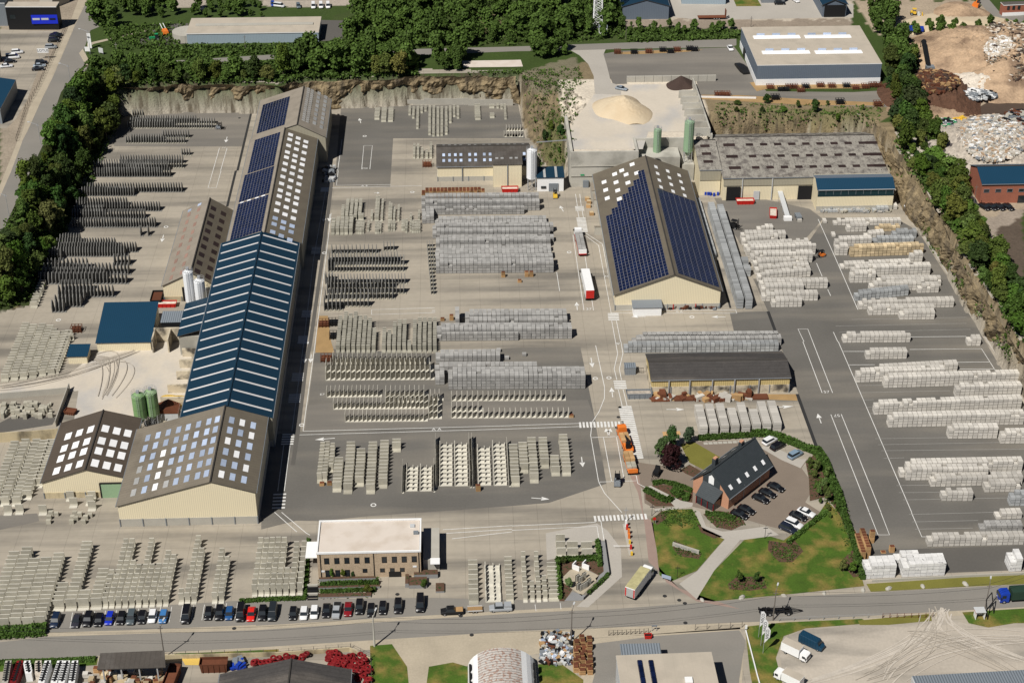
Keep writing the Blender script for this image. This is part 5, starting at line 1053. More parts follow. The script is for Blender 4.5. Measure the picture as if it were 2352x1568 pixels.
# -- plate columns mid left of centre yard
for x,yb in[(706,480),(747,475),(788,470),(828,470),(870,465)]:col('slim_plate_element',1,1,x,588,yb,.95,'slim grey plate in the compact front group right of the drain channel',sc=(1.1,1,1.2))
for x,yb in[(795,365),(832,300),(872,300),(912,300),(952,300),(975,440)]:col('slim_plate_element',1,1,x,462,yb,.95,'slim grey plate in the far group of five columns',sc=(.95,1,1.1))
for x,yf,yb in[(925,582,490),(943,582,490),(962,582,490),(982,582,490),(1030,560,490),(1100,580,490),(1120,580,490),(1140,575,490),(1220,555,480),(1245,555,480),(1268,555,480),(1345,550,480),(1362,550,480),(1382,572,480),(1420,560,480),(1440,570,480),(1462,570,480),(1480,570,480),(1500,570,480),
(1062,462,390),(1098,465,265),(1118,465,270),(1155,465,290),(1222,465,310),(1240,465,330),(1268,470,360),(1308,465,340),(1422,462,415),(1497,462,395)]:col('slim_plate_element',1,1,x,yf,yb,1.05,'small slim plate in the scattered columns left of the paver packs',sc=(.6,1,.8))
bk=[1370,1340,1360,1345,1375,1375,1400,1500,1668,1500,1520,1430,1410,1410,1600,1410,1405,1400,1400,1400]
for k in range(20):col('slim_plate_element',1,2,752+k*46.8,100,bk[k]-1568+(0 if k else 20),1.15,'beige plate in the %s striped column above the black-shadowed panels'%OR[k],sc=(1.0,1,1.2))
# -- left edge plates
for x,yf in[(45,362),(130,352),(215,345),(300,333)]:col('plate_element',0,2,x,yf,-120,1.45,'grey plate in the left block of the far-left plate field',sc=(.92,1,.8))
for x,yf in[(390,318),(470,312),(508,305)]:col('plate_element',0,2,x,yf,-60,1.45,'grey plate in the right block of the far-left plate field',sc=(.9,1,.8))
for x,yb in[(450,1500),(620,1530)]:col('plate_element',0,1,x+30,1560,yb,1.5,'lone grey plate beside the rusty skip near the blue shed',sc=(.8,1,.8))
col('plate_element',0,1,312,1258,1035,1.6,'grey plate in the single column beside the trees at far left',sc=(.95,1,.8))
for k,(x,yf)in enumerate([(-60,1520),(45,1500),(150,1500),(250,1440),(350,1330),(440,1180)]):col('wide_wall_element',0,2,x,yf,950+0*k,1.55,'wide grey plate element in the %s column left of the dark brown gabled hall'%nm[k],sc=(.88,1,.85))
for x,y in[(80,1568),(185,1562),(400,1568),(650,1440),(680,1500),(830,1480),(850,1530),(850,1440)]:o=TG(0,2,x,y);put('wide_wall_element',o.x,o.y,0,0,'odd grey slab standing among scrap pieces in front of the small dark hall','odd slabs by the small hall',(.8,1,.9))
for x,y in[(450,100),(455,60),(470,20),(660,100),(670,60),(690,20),(520,30),(770,100),(790,60),(830,40),(735,30),(700,70)]:o=TG(0,3,x,y);put('flat_block',o.x,o.y,0,0,'small grey block in the scatter in front of the small dark hall','small blocks by the small hall',(.8,.8,1.3))
random.seed(11)
for k in range(70):
 x,y=random.uniform(0,470),random.uniform(585,700);o=TG(0,2,x,y);put('flat_block',o.x,o.y,0,random.choice((0,1.57)),'odd grey concrete piece in the walled corner yard at the left edge','odd pieces in the walled corner yard',(random.uniform(.5,1.1),random.uniform(.5,1.6),random.uniform(.6,2.2)))
# -- far yard under the cliff
for k,(x,yf,yb,s)in enumerate([(1110,1100,1010,1.7),(1172,1120,1010,1.7),(1235,1120,1010,1.7),(1410,1060,1000,.8),(1445,1090,1000,.8),(1482,1185,1000,.8),(1520,1040,990,.8),(1557,1025,990,.8),(1593,1242,1000,.85),(1630,1255,1000,.85),(1670,1252,1000,.85),(1706,1250,1000,.85),(1748,1238,1000,.85),(1785,1132,1000,.85),(1820,1075,990,.8),(1855,1092,990,.85),(2036,1102,985,1.9),(2165,995,980,1.8),(2168,1085,1060,1.6),(2218,998,980,.8),(2255,1005,980,.8),(2292,1098,980,.8)]):
 col('slim_plate_element',1,0,x,yf,yb,1.2,'grey plate in the long thin columns on the dark yard below the cliff' if s<1 else 'broad grey plate in a stack on the dark yard below the cliff',sc=(s,1,.7))
T=thing('panel_screen','row of grey concrete panels leaning along the foot of the cliff','panel row',TG(1,0,1800,960),world=True)
for k in range(24):
 o=TG(1,0,1160+k*51,968 if k<16 else 975);MB().box(o.x,o.y+.5,0,2.15,.25,2.1+.5*(k>7)+random.uniform(-.2,.2),'plinth').build('concrete_panel',T)
for k in range(5):o=TG(1,0,2290+k*25,1250-0*k);put('angle_panel',o.x,o.y,0,0,'small white panel in the corner below the dirt slope','small white panels below the dirt slope',(.9,.8,.7))
for k in range(6):
 for y in(1195,1250):o=TG(2,0,-40+k*26,y);put('angle_panel',o.x,o.y,0,0,'pale upright panel in the two short rows at the foot of the dirt slope','pale panels at the foot of the dirt slope',(.9,.9,.7))
for x,yf,yb in[(1452,1460,1350),(1487,1460,1350),(1525,1460,1390),(1567,1460,1400),(1605,1460,1345)]:col('slim_plate_element',1,0,x,yf,yb,1.2,'grey plate in the small group left of the brown-roofed hall',sc=(.8,1,.9))
# -- packs
def packs(kind,p,q,layers,label,deep=2,dims=(1.3,1.16,.9),ragged=.0,z=0.):
 A=TG(*p,z);B_=TG(*q,z);n=max(1,int(abs(B_.x-A.x)/dims[0]));sl_=(B_.y-A.y)/(B_.x-A.x+1e-6)
 for i in range(n):
  x=A.x+(i+.5)*dims[0]
  for j in range(deep):
   top=layers-(1 if(i==0 or random.random()<ragged)else 0)
   for k in range(max(1,top)):put(kind,x+random.gauss(0,.02),A.y+sl_*(i+.5)*dims[0]+(j+.5)*dims[1],z+k*dims[2],0,label,label,(1,1,1))
rb='pale concrete block pack in the %s'
for kind,p,q,ly,s in[
('block_pack',(3,3,1460,320),(3,3,2360,300),3,'nearest long row by the white line'),('paver_pack',(3,3,1945,180),(3,3,2360,172),2,'striped grey row behind the nearest long row'),('block_pack',(3,3,2090,70),(3,3,2360,60),2,'short row behind the striped grey row'),
('block_pack',(3,2,1590,1465),(3,2,1880,1465),3,'small mixed pile standing alone'),('grey_block_pack',(3,2,2215,1510),(3,2,2360,1510),4,'x'),('block_pack',(3,2,1985,1385),(3,2,2360,1378),3,'creamy row at the right edge'),
('block_pack',(3,2,1490,1335),(3,2,2360,1312),3,'middle row of the lower triple'),('block_pack',(3,2,1262,1275),(3,2,2030,1268),4,'front row of the lower triple'),('block_pack',(3,2,1262,1222),(3,2,2360,1200),4,'back row of the lower triple'),('block_pack',(3,2,1205,1248),(3,2,1250,1248),3,'single pile left of the lower triple'),
('block_pack',(3,2,2130,940),(3,2,2360,936),4,'short row at the right edge'),('block_pack',(3,2,1650,893),(3,2,2125,890),4,'isolated row of ten'),('block_pack',(3,2,1100,790),(3,2,2360,762),4,'second of the two very long rows'),('block_pack',(3,2,970,675),(3,2,2360,622),4,'first of the two very long rows'),
('block_pack',(3,2,1715,515),(3,2,2360,500),4,'tall row at the right edge'),('block_pack',(3,2,1060,428),(3,2,2340,390),4,'row in front of the upper long rows'),('block_pack',(3,2,805,378),(3,2,1620,350),4,'left upper row'),('block_pack',(3,2,985,318),(3,2,1745,275),3,'thin row behind'),
('block_pack',(3,2,895,165),(3,2,1305,160),3,'lone short row on the grey asphalt'),('block_pack',(3,1,685,1582),(3,1,1320,1576),3,'lone row on the far side of the empty bays'),('block_pack',(3,2,1825,42),(3,2,1955,42),3,'small pile beside the access road'),
('block_pack',(3,1,1205,1370),(3,1,1550,1365),3,'ragged front pile of the far field'),('block_pack',(3,1,920,1328),(3,1,1525,1318),3,'row behind the ragged pile'),('block_pack',(3,1,830,1275),(3,1,1715,1255),3,'long row of the far field'),
('grey_block_pack',(3,1,795,1200),(3,1,1295,1145),3,'x'),('block_pack',(3,1,1370,1125),(3,1,1595,1120),3,'short tall pile near the access road'),('block_pack',(3,1,930,1110),(3,1,1445,1095),3,'thin row in the middle of the far field'),
('block_pack',(3,1,1000,1060),(3,1,1615,1060),3,'wide row of the far field'),('block_pack',(3,1,750,1032),(3,1,1010,1030),4,'left tall part of the far field'),('block_pack',(3,1,760,985),(3,1,1515,960),4,'third row of the far field'),
('block_pack',(3,1,665,905),(3,1,1320,880),2,'low row of the far field'),('block_pack',(3,1,1300,852),(3,1,1448,850),4,'tall pile beside the tan row'),('tan_block_pack',(3,1,750,795),(3,1,1430,770),4,'x'),('block_pack',(3,1,615,780),(3,1,745,780),4,'pile left of the tan row'),
('block_pack',(3,1,610,720),(3,1,960,710),4,'row behind the tan row'),('grey_block_pack',(3,1,965,668),(3,1,1340,662),2,'x'),('grey_block_pack',(3,1,1140,625),(3,1,1368,620),3,'x'),('block_pack',(3,1,885,625),(3,1,1075,605),2,'small pile near the far field end'),
('tan_block_pack',(3,1,990,560),(3,1,1245,555),2,'x'),('block_pack',(3,1,720,565),(3,1,930,560),3,'pair of piles at the far field end'),('block_pack',(3,1,600,505),(3,1,1225,500),2,'farthest row below the blue-roofed annex'),('block_pack',(3,1,585,610),(3,1,625,610),2,'single pile standing on its own'),
('block_pack',(3,1,505,485),(3,1,545,485),2,'pair by the hall'),('block_pack',(3,1,1150,360),(3,1,1215,360),3,'pile at the hall corner'),('grey_block_pack',(3,1,960,382),(3,1,1120,382),2,'x'),('grey_block_pack',(3,1,480,385),(3,1,930,385),1,'x'),
# field right of the sand hall
('block_pack',(3,1,30,1255),(3,1,325,1252),3,'front short row beside the blue cabin'),('block_pack',(2,1,2290,1200),(3,1,490,1195),3,'front row of the field beside the solar hall'),('block_pack',(2,1,2285,1130),(3,1,330,1120),3,'second row of the field beside the solar hall'),('block_pack',(2,1,2270,1085),(3,1,558,1080),3,'third row of the field beside the solar hall'),
('block_pack',(2,1,2250,1020),(3,1,420,968),3,'fourth row of the field beside the solar hall'),('block_pack',(2,1,2230,960),(3,1,400,925),3,'fifth row of the field beside the solar hall'),('block_pack',(2,1,2215,900),(3,1,390,880),3,'sixth row of the field beside the solar hall'),('block_pack',(2,1,2185,855),(3,1,435,845),4,'seventh row of the field beside the solar hall'),
('block_pack',(2,1,2150,800),(3,1,435,770),4,'eighth row of the field beside the solar hall'),('block_pack',(2,1,2130,750),(3,1,400,710),3,'ninth row of the field beside the solar hall'),('block_pack',(2,1,2110,690),(3,1,90,665),3,'tenth row of the field beside the solar hall'),('block_pack',(2,1,2100,640),(3,1,195,640),3,'farthest row of the field beside the solar hall'),('block_pack',(2,1,2250,560),(3,1,70,560),2,'loose row behind the field')]:
 s2={'grey_block_pack':'dark grey block pack among pale packs of the right yard','tan_block_pack':'tan sandstone-coloured block pack of the far right field'}.get(kind,rb%s)
 if kind=='paver_pack':s2='striped grey pack behind the nearest pale row at lower right'
 packs(kind,p,q,ly,s2,ragged=.06)
for p,q,ly,s in[((3,3,885,615),(3,3,1220,600),4,'left block of wrapped packs beside the concrete kerb'),((3,3,1228,600),(3,3,1620,582),4,'right block of wrapped packs beside the concrete kerb'),((3,3,2210,548),(3,3,2370,540),4,'block of wrapped packs at the right edge')]:packs('wrapped_pack',p,q,ly,'white printed foil-wrapped pack in the '+s,deep=3,dims=(1.45,1.25,.98))
packs('wrapped_pack',(3,3,1165,468),(3,3,1410,462),2,'white printed foil-wrapped pack in the small rear group',deep=2,dims=(1.45,1.25,.98))
for k,(x,n_)in enumerate([(1755,9),(1852,9),(1950,9),(2047,7),(2145,9),(2242,6),(2337,9),(2432,9),(2455,0)]):
 A=TG(2,2,x,862-k*5)
 for j in range(n_):
  for l in range(3):put('white_block_pack',A.x,A.y+.6+j*1.18,l*.98,0,'white block pack in the %s of the eight columns behind the garden hedge'%nm[k],'white packs behind the garden hedge, column %d'%(k+1),(1,1,1))
for x,y,ly,xb,yb,m_ in[(2090,1268,4,1825,300,'slab_pack'),(2172,1270,4,1905,310,'slab_pack')]:
 A=TG(2,1,x,y);B_=TG(2,1,xb,yb+100)
 y_=A.y
 while y_<B_.y:
  f=(y_-A.y)/(B_.y-A.y)
  for l in range(ly):put('slab_pack',A.x+(B_.x-A.x)*f,y_+.7,l*.98,0,'grey slab pack in the long columns along the solar hall','slab packs along the solar hall',(1.1,1,1))
  y_+=1.42
A=TG(2,1,1850,805);B_=TG(2,1,1700,300);y_=A.y
while y_<B_.y:
 f=(y_-A.y)/(B_.y-A.y)
 for l in range(2):put('slab_pack',A.x+(B_.x-A.x)*f,y_+.7,l*.98,0,'grey slab pack in the shorter column against the wall of the solar hall','slab packs against the solar hall wall',(.9,1,1))
 y_+=1.42
for x,y in[(2130,880),(2150,955)]:o=TG(2,1,x,y);[put('slab_pack',o.x,o.y,l*.98,0,'grey slab pack in the pair of short piles beside the long columns','short piles beside the long columns',(1.2,1.8,1))for l in range(3)]
# grey pavers
pb='grey striped paver pack, %s of the big middle block'
for x0,xr,y,ly,dp in[(1520,2350+258,375,4,2),(1520,2350+120,408,3,1),(1520,2350+258,322,4,2),(1640,2350+348,490,2,2),(1525,1640,490,3,5),(1640,2350+348,525,2,2),(1620,2350+385,575,3,2),(1620,2350+385,622,3,2),(1650,2350+385,665,2,2),(1650,2350+388,708,3,2),(1650,2350+388,755,2,2),(1645,2350+395,828,3,3),(1650,2350+405,945,4,3),(1650,2350+405,888,4,2)]:
 packs('paver_pack',(1,1,x0,y),(2,1,xr-2350,y-8),ly,pb%('far half' if y<600 else 'near half'),deep=dp,ragged=.02)
for x0,xr,y,ly,dp in[(1920,2350+525,1395,3,3),(1920,2350+525,1445,3,2),(1660,2350+555,1550,4,3),(1665,2350+80,1565,3,5),(1830,1905,1455,5,6)]:packs('paver_pack',(1,1,x0,y),(2,1,xr-2350,y-6),ly,'grey striped paver pack in the lower middle block above the dark yard',deep=dp,ragged=.02)
for x0,xr,y,ly,dp in[(1650,2245,205,3,3),(1640,2350+260,300,3,2),(1765,2350+640,345,3,2),(1765,2350+700,440,5,4),(1645,1760,400,3,4)]:packs('paver_pack',(1,2,x0,y),(2,2,xr-2350,y-6),ly,'grey striped paver pack in the block above the pale upright panels',deep=dp,ragged=.02)
for y,x0 in[(105,1025),(50,1100),(20,1160)]:packs('paver_pack' if y!=105 else 'grey_block_pack',(2,2,x0,y),(3,2,128,y-12),3,'grey pack in the long row behind the old blackened shed' if y!=105 else 'plain grey pack in the front row behind the old blackened shed',deep=2)
for x,y,c,r in[(2225,100,1,2),(110,138,2,2),(2300,170,1,2)]:packs('paver_pack',(c,r,x-18,y),(c,r,x+22,y),2,'lone grey paver pack standing apart on the dark yard',deep=1)
packs('pallet_pile',(1,1,1520,258),(1,1,2130,250),3,'pile of orange-brown wooden pallets in the row below the brown-roofed hall',deep=3,dims=(1.25,1.05,.9),ragged=.1)
packs('pallet_pile',(3,3,848,455),(3,3,960,405),4,'tall pile of orange wooden pallets between garden hedge and wrapped packs',deep=7,dims=(1.25,1.05,.9))
for c,r,x,y,n_ in[(3,3,950,285,4),(3,3,1137,372,2),(3,3,1062,378,0),(3,3,780,205,1),(1,2,605,1325,1),(1,2,675,1320,1),(1,2,2040,1375,2),(2,1,135,975,2),(2,1,178,975,2),(2,1,70,1028,1),(1,1,2270,980,2),(1,1,1712,1380,1),(1,1,1795,1375,2),(2,2,545,700,1),(3,1,765,780,2)]:
 for k in range(max(1,n_)):o=TG(c,r,x,y);put('pallet_pile',o.x,o.y+.5,k*.9,0,'small separate pile of wooden pallets','small separate piles of wooden pallets',(1,1,1 if n_ else.3))
random.seed(5)
for k in range(60):
 x,y=random.uniform(740,1500),random.uniform(1455,1640);o=TG(0,3,x,y);put(random.choice(('tan_block_pack','pallet_pile','block_pack')),o.x,o.y,0,random.uniform(-.2,.2),'mixed goods pack stored under the dark corrugated canopy','mixed goods under the canopy',(1,1,random.uniform(.7,2.)))
# crates at the junk pile
for k in range(46):
 x,y=random.choice((590,645,700))+random.uniform(-6,6),random.uniform(1160,1480);o=TG(2,3,x+(k%2)*12,y);put('pallet_pile',o.x,o.y,0,0,'crate pile in the rows beside the scrap heap at the bottom edge','crate piles beside the scrap heap',(1,1,random.uniform(.8,2.2)))
# ---------------------------------------------------------------- make the individuals and the remainders
for kind,L_ in KIND.items():
 fn,cat=GEO[kind]
 def score(p):
  return p[1]-p[2]*1.5
 L_.sort(key=score)
 b=MB();fn(b);first=b.build(kind);me=first.data;tag(first,cat=cat)
 LY=('bottom','second','third','fourth','fifth','sixth')
 ind,rest=L_[:300],L_[300:]
 for i,(x,y,z,rot,lab,grp,sc)in enumerate(ind):
  o=first if i==0 else first.copy()
  if i:COL.objects.link(o)
  o.location=(x,y,z);o.rotation_euler=(0,0,rot);o.scale=sc;o['label']=lab+(', '+LY[min(5,round(z/.9))]+' layer' if 'pack' in kind and len(lab.split())<15 else '');o['group']=grp
 if rest:
  bv=np.array([tuple(v)for v in b.v]);V=[];F_=[];MI=[];TI=[];nv=len(bv)
  for k,(x,y,z,rot,lab,grp,sc)in enumerate(rest):
   c_,s_=math.cos(rot),math.sin(rot);q_=bv*np.array(sc);V.append(np.c_[q_[:,0]*c_-q_[:,1]*s_+x,q_[:,0]*s_+q_[:,1]*c_+y,q_[:,2]+z])
   F_+=[tuple(i+nv*k for i in f)for f in b.f];MI+=b.m;TI+=[random.uniform(-.5,.5)]*len(b.f)
  m2=bpy.data.meshes.new(kind+'s');m2.from_pydata(np.concatenate(V).tolist(),[],F_);[m2.materials.append(M[k])for k in b.mats]
  m2.polygons.foreach_set('material_index',MI);at=m2.attributes.new('tint','FLOAT','FACE');at.data.foreach_set('value',TI)
  o=bpy.data.objects.new(kind+'s',m2);COL.objects.link(o)
  pl_={'block_pack':'pale block packs','paver_pack':'grey striped paver packs','upright_panel':'dark upright panels'}.get(kind,kind.replace('_',' ')+'s')
  tag(o,'farther and lower %s standing in the rows of the yard'%pl_,cat+'s',None,'stuff')
 print(kind,len(L_))
# ================================================================ vehicles
def loft(b,secs,m,cap=True):
 """secs: list of (y, [(x,z), ...]) with equal counts"""
 n=len(secs[0][1]);vs=[];fs=[]
 for y,pts in secs:vs+=[(x,y,z)for x,z in pts]
 for k in range(len(secs)-1):
  for i in range(n):j=(i+1)%n;fs.append((k*n+i,k*n+j,(k+1)*n+j,(k+1)*n+i))
 if cap:fs+=[tuple(range(n))[::-1],tuple(range((len(secs)-1)*n,len(secs)*n))]
 b.add(vs,fs,m)
def ring(w_,z0,z1,r_=.12):return[(-w_,z0),(w_,z0),(w_+.02,(z0+z1)/2),(w_-r_*.4,z1-.04),(w_-r_,z1),(-w_+r_,z1),(-w_+r_*.4,z1-.04),(-w_-.02,(z0+z1)/2)]
def make_car(kind):
 """nose towards -y"""
 T=thing('car','x','car')
 L_,W_,hh_,bon,c0,c1,r0,r1,H_={'hatch':(4.1,1.76,.95,.85,-1.15,1.95,-.45,1.55,1.48),'sedan':(4.6,1.82,.95,.85,-1.05,1.75,-.2,1.0,1.44),'suv':(4.6,1.88,1.12,1.02,-1.2,2.2,-.5,1.85,1.72),'van':(5.2,1.96,1.2,1.1,-1.9,2.55,-1.1,2.45,2.05)}[kind]
 b=MB();w_=W_/2;h=L_/2
 loft(b,[(-h,ring(w_*.80,.38,.62)),(-h+.18,ring(w_*.95,.24,bon*.86)),(c0,ring(w_,.22,bon)),(c0+.3,ring(w_,.22,hh_)),(c1-.3,ring(w_,.22,hh_)),(h-.15,ring(w_*.96,.26,hh_*.97)),(h,ring(w_*.86,.4,hh_*.8))][::-1],'carpaint')
 body=b.build('body',T,True)
 b=MB();k=.82;loft(b,[(c0+.05,[(-w_*.9,hh_-.12),(w_*.9,hh_-.12),(w_*.88,hh_),(-w_*.88,hh_)]),(r0,[(-w_*.92,hh_-.05),(w_*.92,hh_-.05),(w_*.76,H_-.03),(-w_*.76,H_-.03)]),(r1,[(-w_*.92,hh_-.05),(w_*.92,hh_-.05),(w_*.76,H_-.03),(-w_*.76,H_-.03)]),(c1,[(-w_*.88,hh_-.1),(w_*.88,hh_-.1),(w_*.82,hh_),(-w_*.82,hh_)])][::-1],'glass');b.build('window',T)
 b=MB();b.box(0,(r0+r1)/2,H_-.05,w_*1.56,r1-r0+.1,.06,'carpaint',top=(.95,.96));b.build('roof',T)
 for sx in(-1,1):
  for y in(-h+.85,h-.85):
   b=MB();b.tube((sx*(w_-.2),y,.32),(sx*(w_+.01),y,.32),.32,'tyre',12);b.tube((sx*(w_-.05),y,.32),(sx*(w_+.025),y,.32),.19,'rim',8);b.build('wheel',T)
  b=MB();b.box(sx*w_*.66,-h+.09,.56,.34,.14,.15,'lamp');b.build('headlight',T)
  b=MB();b.box(sx*w_*.72,h-.04,.62,.22,.08,.18,'red');b.build('tail_light',T)
  b=MB();b.box(sx*(w_+.09),c0+.45,hh_-.05,.18,.1,.12,'carpaint');b.build('mirror',T)
 return T
CAR={k:make_car(k)for k in('hatch','sedan','suv','van')};used=set()
K=(.008,.008,.01)
def car(kind,p,rz,color,label,group=None,name='car',cat='car',z=0.,s=1.):
 o3=TG(*p,z)if len(p)==4 else G(*p,z)
 if kind not in used:
  used.add(kind);o=CAR[kind];o.location=o3;o.rotation_euler[2]=rz;o.scale=(s,)*3;o['label']=label;o['category']=cat;o.color=(*color,1)
  for ch in o.children:ch.color=(*color,1)
  if group:o['group']=group
  return o
 o=dup(CAR[kind],o3,rz,label,group,color,s)
 if not group and 'group' in o:del o['group']
 o['category']=cat;return o
gp='cars parked in the bays along the street'
for x,y,k,c,lab in[(515,1010,'suv',(.012,.022,.05),'navy off-roader parked alone beside the hedge, leftmost in the street row'),(705,1010,'sedan',(.03,.03,.04),'dark grey saloon parked second from the left in the street row'),(812,1000,'suv',K,'black estate car between the dark grey saloon and a black hatchback'),(912,1005,'hatch',K,'black hatchback parked left of the bright blue car'),
(1010,990,'hatch',(.01,.03,.42),'bright royal blue hatchback with white number plate among black cars'),(1115,988,'hatch',K,'black rounded hatchback right of the royal blue car'),(1208,982,'suv',(.07,.09,.10),'blue-grey crossover between two black cars'),(1308,980,'hatch',K,'black hatchback left of the small white off-roader'),(1402,972,'hatch',(.75,.75,.75),'small white car parked left of the light blue hatchback'),
(1502,975,'hatch',(.05,.18,.42),'light blue hatchback at the right end of the first group of ten'),(1712,965,'van',K,'large black car parked alone between two gaps'),(1915,945,'hatch',K,'black hatchback first of the group left of the red car'),(2018,942,'suv',K,'black car with roof window second of the group left of the red car'),(2108,945,'hatch',(.02,.08,.22),'dark blue open-topped small car left of the tall black van'),(2212,945,'van',K,'tall black van left of the red sports car'),(2308,950,'sedan',(.65,.02,.015),'bright red sports coupe in the street row')]:
 car(k,(0,3,x,y),R(-2 if x<1200 else 0),c,lab,gp)
for x,y,k,c,lab in[(62,945,'suv',K,'black car right of the red coupe'),(155,940,'van',(.02,.025,.03),'black van with pale bluish roof window at the group end'),(342,945,'hatch',K,'black hatchback left of the two white cars'),(441,945,'hatch',(.72,.72,.72),'left one of two white hatchbacks'),(537,935,'hatch',(.75,.75,.75),'right one of two white hatchbacks'),(647,918,'sedan',K,'black car between the white hatchback and the silver pickup'),
(848,905,'sedan',(.20,.01,.015),'dark red car right of the silver pickup'),(952,888,'suv',K,'black car right of the dark red car below the planters'),(1058,915,'hatch',K,'black hatchback parked lowest below the big shrub'),(1165,895,'hatch',K,'small black car left of the garage drive'),(1306,880,'suv',K,'black car parked in front of the garage door'),(1508,860,'van',K,'black people carrier at the right end of the street row')]:
 car(k,(1,3,x,y),R(-1),c,lab,gp)
gh_='black cars behind the slate-roofed house'
for x,y,lab in[(1740,1225,'black estate car farthest up behind the slate-roofed house'),(1650,1290,'black estate car second from the top behind the slate-roofed house'),(1575,1350,'black estate car in the middle behind the slate-roofed house'),(1420,1470,'black estate car fourth behind the slate-roofed house'),(1345,1520,'black estate car lowest behind the slate-roofed house')]:
 car('sedan',zz(HZ,x,y),R(-40-90+180),K,lab,gh_)
for x,y,k,c,lab in[(2070,1500,'sedan',(.75,.75,.75),'white saloon at the upper end of the four by the garden hedge'),(1985,1540,'sedan',K,'black saloon second of the four by the garden hedge')]:car(k,zz(HZ,x,y),R(50),c,lab,'cars by the garden hedge')
car('suv',(3,3,235,122),R(50),(.75,.75,.75),'white crossover third of the four by the garden hedge','cars by the garden hedge');car('suv',(3,3,182,165),R(50),(.015,.02,.035),'dark navy car lowest of the four by the garden hedge','cars by the garden hedge')
for x,y,c,lab in[(1672,722,(.75,.75,.75),'white crossover with black roof window under the garden hedge'),(1760,780,K,'black car beside the white crossover under the garden hedge'),(1950,872,(.20,.28,.36),'pale blue-grey hatchback parked alone on the gravel bays')]:car('suv',zz(HZ,x,y),R(-53+180),c,lab,'cars on the gravel bays of the garden')
for k,x in enumerate((1985,2052,2122,2203)):car('sedan',(3,1,x,345),R(28),K,('first','second','third','fourth')[k]+' black car from the left along the red brick building','black cars by the red brick building',z=ZP)
for x,y,k,c,rz,lab in[(520,330,'sedan',K,95,'black car topmost beside the fence of the showroom yard'),(505,352,'suv',K,95,'black off-roader second from the top by the showroom fence'),(497,385,'suv',K,95,'black car third from the top by the showroom fence'),(470,445,'suv',(.3,.32,.34),95,'silver off-roader above the white name board'),(380,588,'suv',K,100,'black car right under the white name board'),(365,615,'sedan',(.3,.35,.4),100,'light blue-grey car between two black ones by the fence'),(352,645,'sedan',K,100,'black saloon lowest of the fence row'),
(160,492,'suv',(.75,.75,.75),100,'white car topmost in the left yard row'),(120,538,'van',(.78,.78,.78),100,'white van in the left yard row'),(92,575,'sedan',K,100,'black car below the white van in the left yard'),(62,618,'sedan',(.7,.7,.72),100,'white saloon lowest in the left yard row'),(1860,100,'sedan',K,20,'dark car half hidden under trees by the top road')]:
 car(k,(0,0,x,y),R(rz),c,lab,'cars in the showroom yard',z=ZP)
for x,y,k,c,rz,lab in[(215,65,'van',(.7,.7,.7),70,'white people carrier parked at an angle by the top car park'),(390,68,'suv',(.12,.15,.17),10,'grey car in the top car park'),(155,50,'suv',(.01,.05,.3),10,'dark blue car at the left end of the top car park'),(527,68,'van',(.78,.78,.78),5,'left one of three small white vans'),(597,66,'van',(.78,.78,.78),5,'middle one of three small white vans'),(662,66,'van',(.78,.78,.78),5,'right one of three small white vans')]:
 car(k,(1,0,x,y),R(rz),c,lab,'vehicles in the top car park',z=ZP,s=.9)
car('sedan',(2,0,1005,825),R(60),(.25,.29,.33),'silver-blue car driving past the sand cone',z=ZP);car('sedan',(2,0,2003,455),R(5),(.75,.75,.75),'white car beside the left wall of the grey warehouse',z=ZP)
car('suv',(3,0,108,42),R(90),K,'black car at the top edge in front of the metal stores',z=ZP);car('hatch',(3,0,255,16),R(20),(.75,.75,.75),'white car at the top edge between two sheds',z=ZP)
car('van',(3,1,2330,1100),R(40),(.8,.8,.8),'white van cut by the right edge behind the tree belt',z=ZP)
car('suv',(3,1,1875,300),R(10),(.05,.05,.05),'dark car in the shade left of the red brick building',z=ZP)
# parts of lorries
def wheels(T,xs_,ys_,r_=.5,w_=.3):
 for y in ys_:
  for x in xs_:b=MB();s=1 if x>0 else-1;b.tube((x-s*w_,y,r_),(x,y,r_),r_,'tyre',12);b.tube((x-s*.1,y,r_),(x+s*.02,y,r_),r_*.5,'rim',8);b.build('wheel',T)
def cab(T,y,m='white',w_=2.4,ln=2.1,h=2.9):
 b=MB();loft(b,[(y-ln,[(-w_/2,.5),(w_/2,.5),(w_/2*.96,h*.55),(w_/2*.86,h*.9),(-w_/2*.86,h*.9),(-w_/2*.96,h*.55)]),(y-ln*.75,[(-w_/2,.5),(w_/2,.5),(w_/2,h*.6),(w_/2*.92,h),(-w_/2*.92,h),(-w_/2,h*.6)]),(y,[(-w_/2,.5),(w_/2,.5),(w_/2,h*.6),(w_/2*.92,h),(-w_/2*.92,h),(-w_/2,h*.6)])][::-1],m);b.build('cab',T)
 MB().box(0,y-ln-.0,h*.52,w_*.86,.12,h*.32,'glass').build('windscreen',T)
 for s in(-1,1):
  MB().box(s*w_/2,y-ln*.6,h*.55,.06,ln*.45,h*.28,'glass').build('side_window',T);MB().box(s*w_*.38,y-ln-.03,.7,.36,.1,.22,'lamp').build('headlight',T);MB().box(s*(w_/2+.18),y-ln+.1,h*.5,.25,.12,.6,'black').build('mirror',T)
def lorry(name,label,cat,p,rz,z=0.):return thing(name,label,cat,TG(*p,z),rot=rz)
T=lorry('lorry','lorry with white cab and long flatbed loaded with grey paver packs in the middle lane','lorry',(2,1,625,690),R(182));cab(T,-5.7);MB().box(0,.8,.95,2.5,13.2,.25,'red').build('flatbed',T)
wheels(T,(-1.2,1.2),(-6.8,-3.4,3.8,5.0,6.2));MB().box(0,7.2,1.2,2.5,.2,1.5,'white').build('tail_board',T)
for k in range(9):
 for s in(-1,1):MB().box(s*.62,-4.6+k*1.25,1.2,1.15,1.15,1.1,'paver').build('load_pack',T)
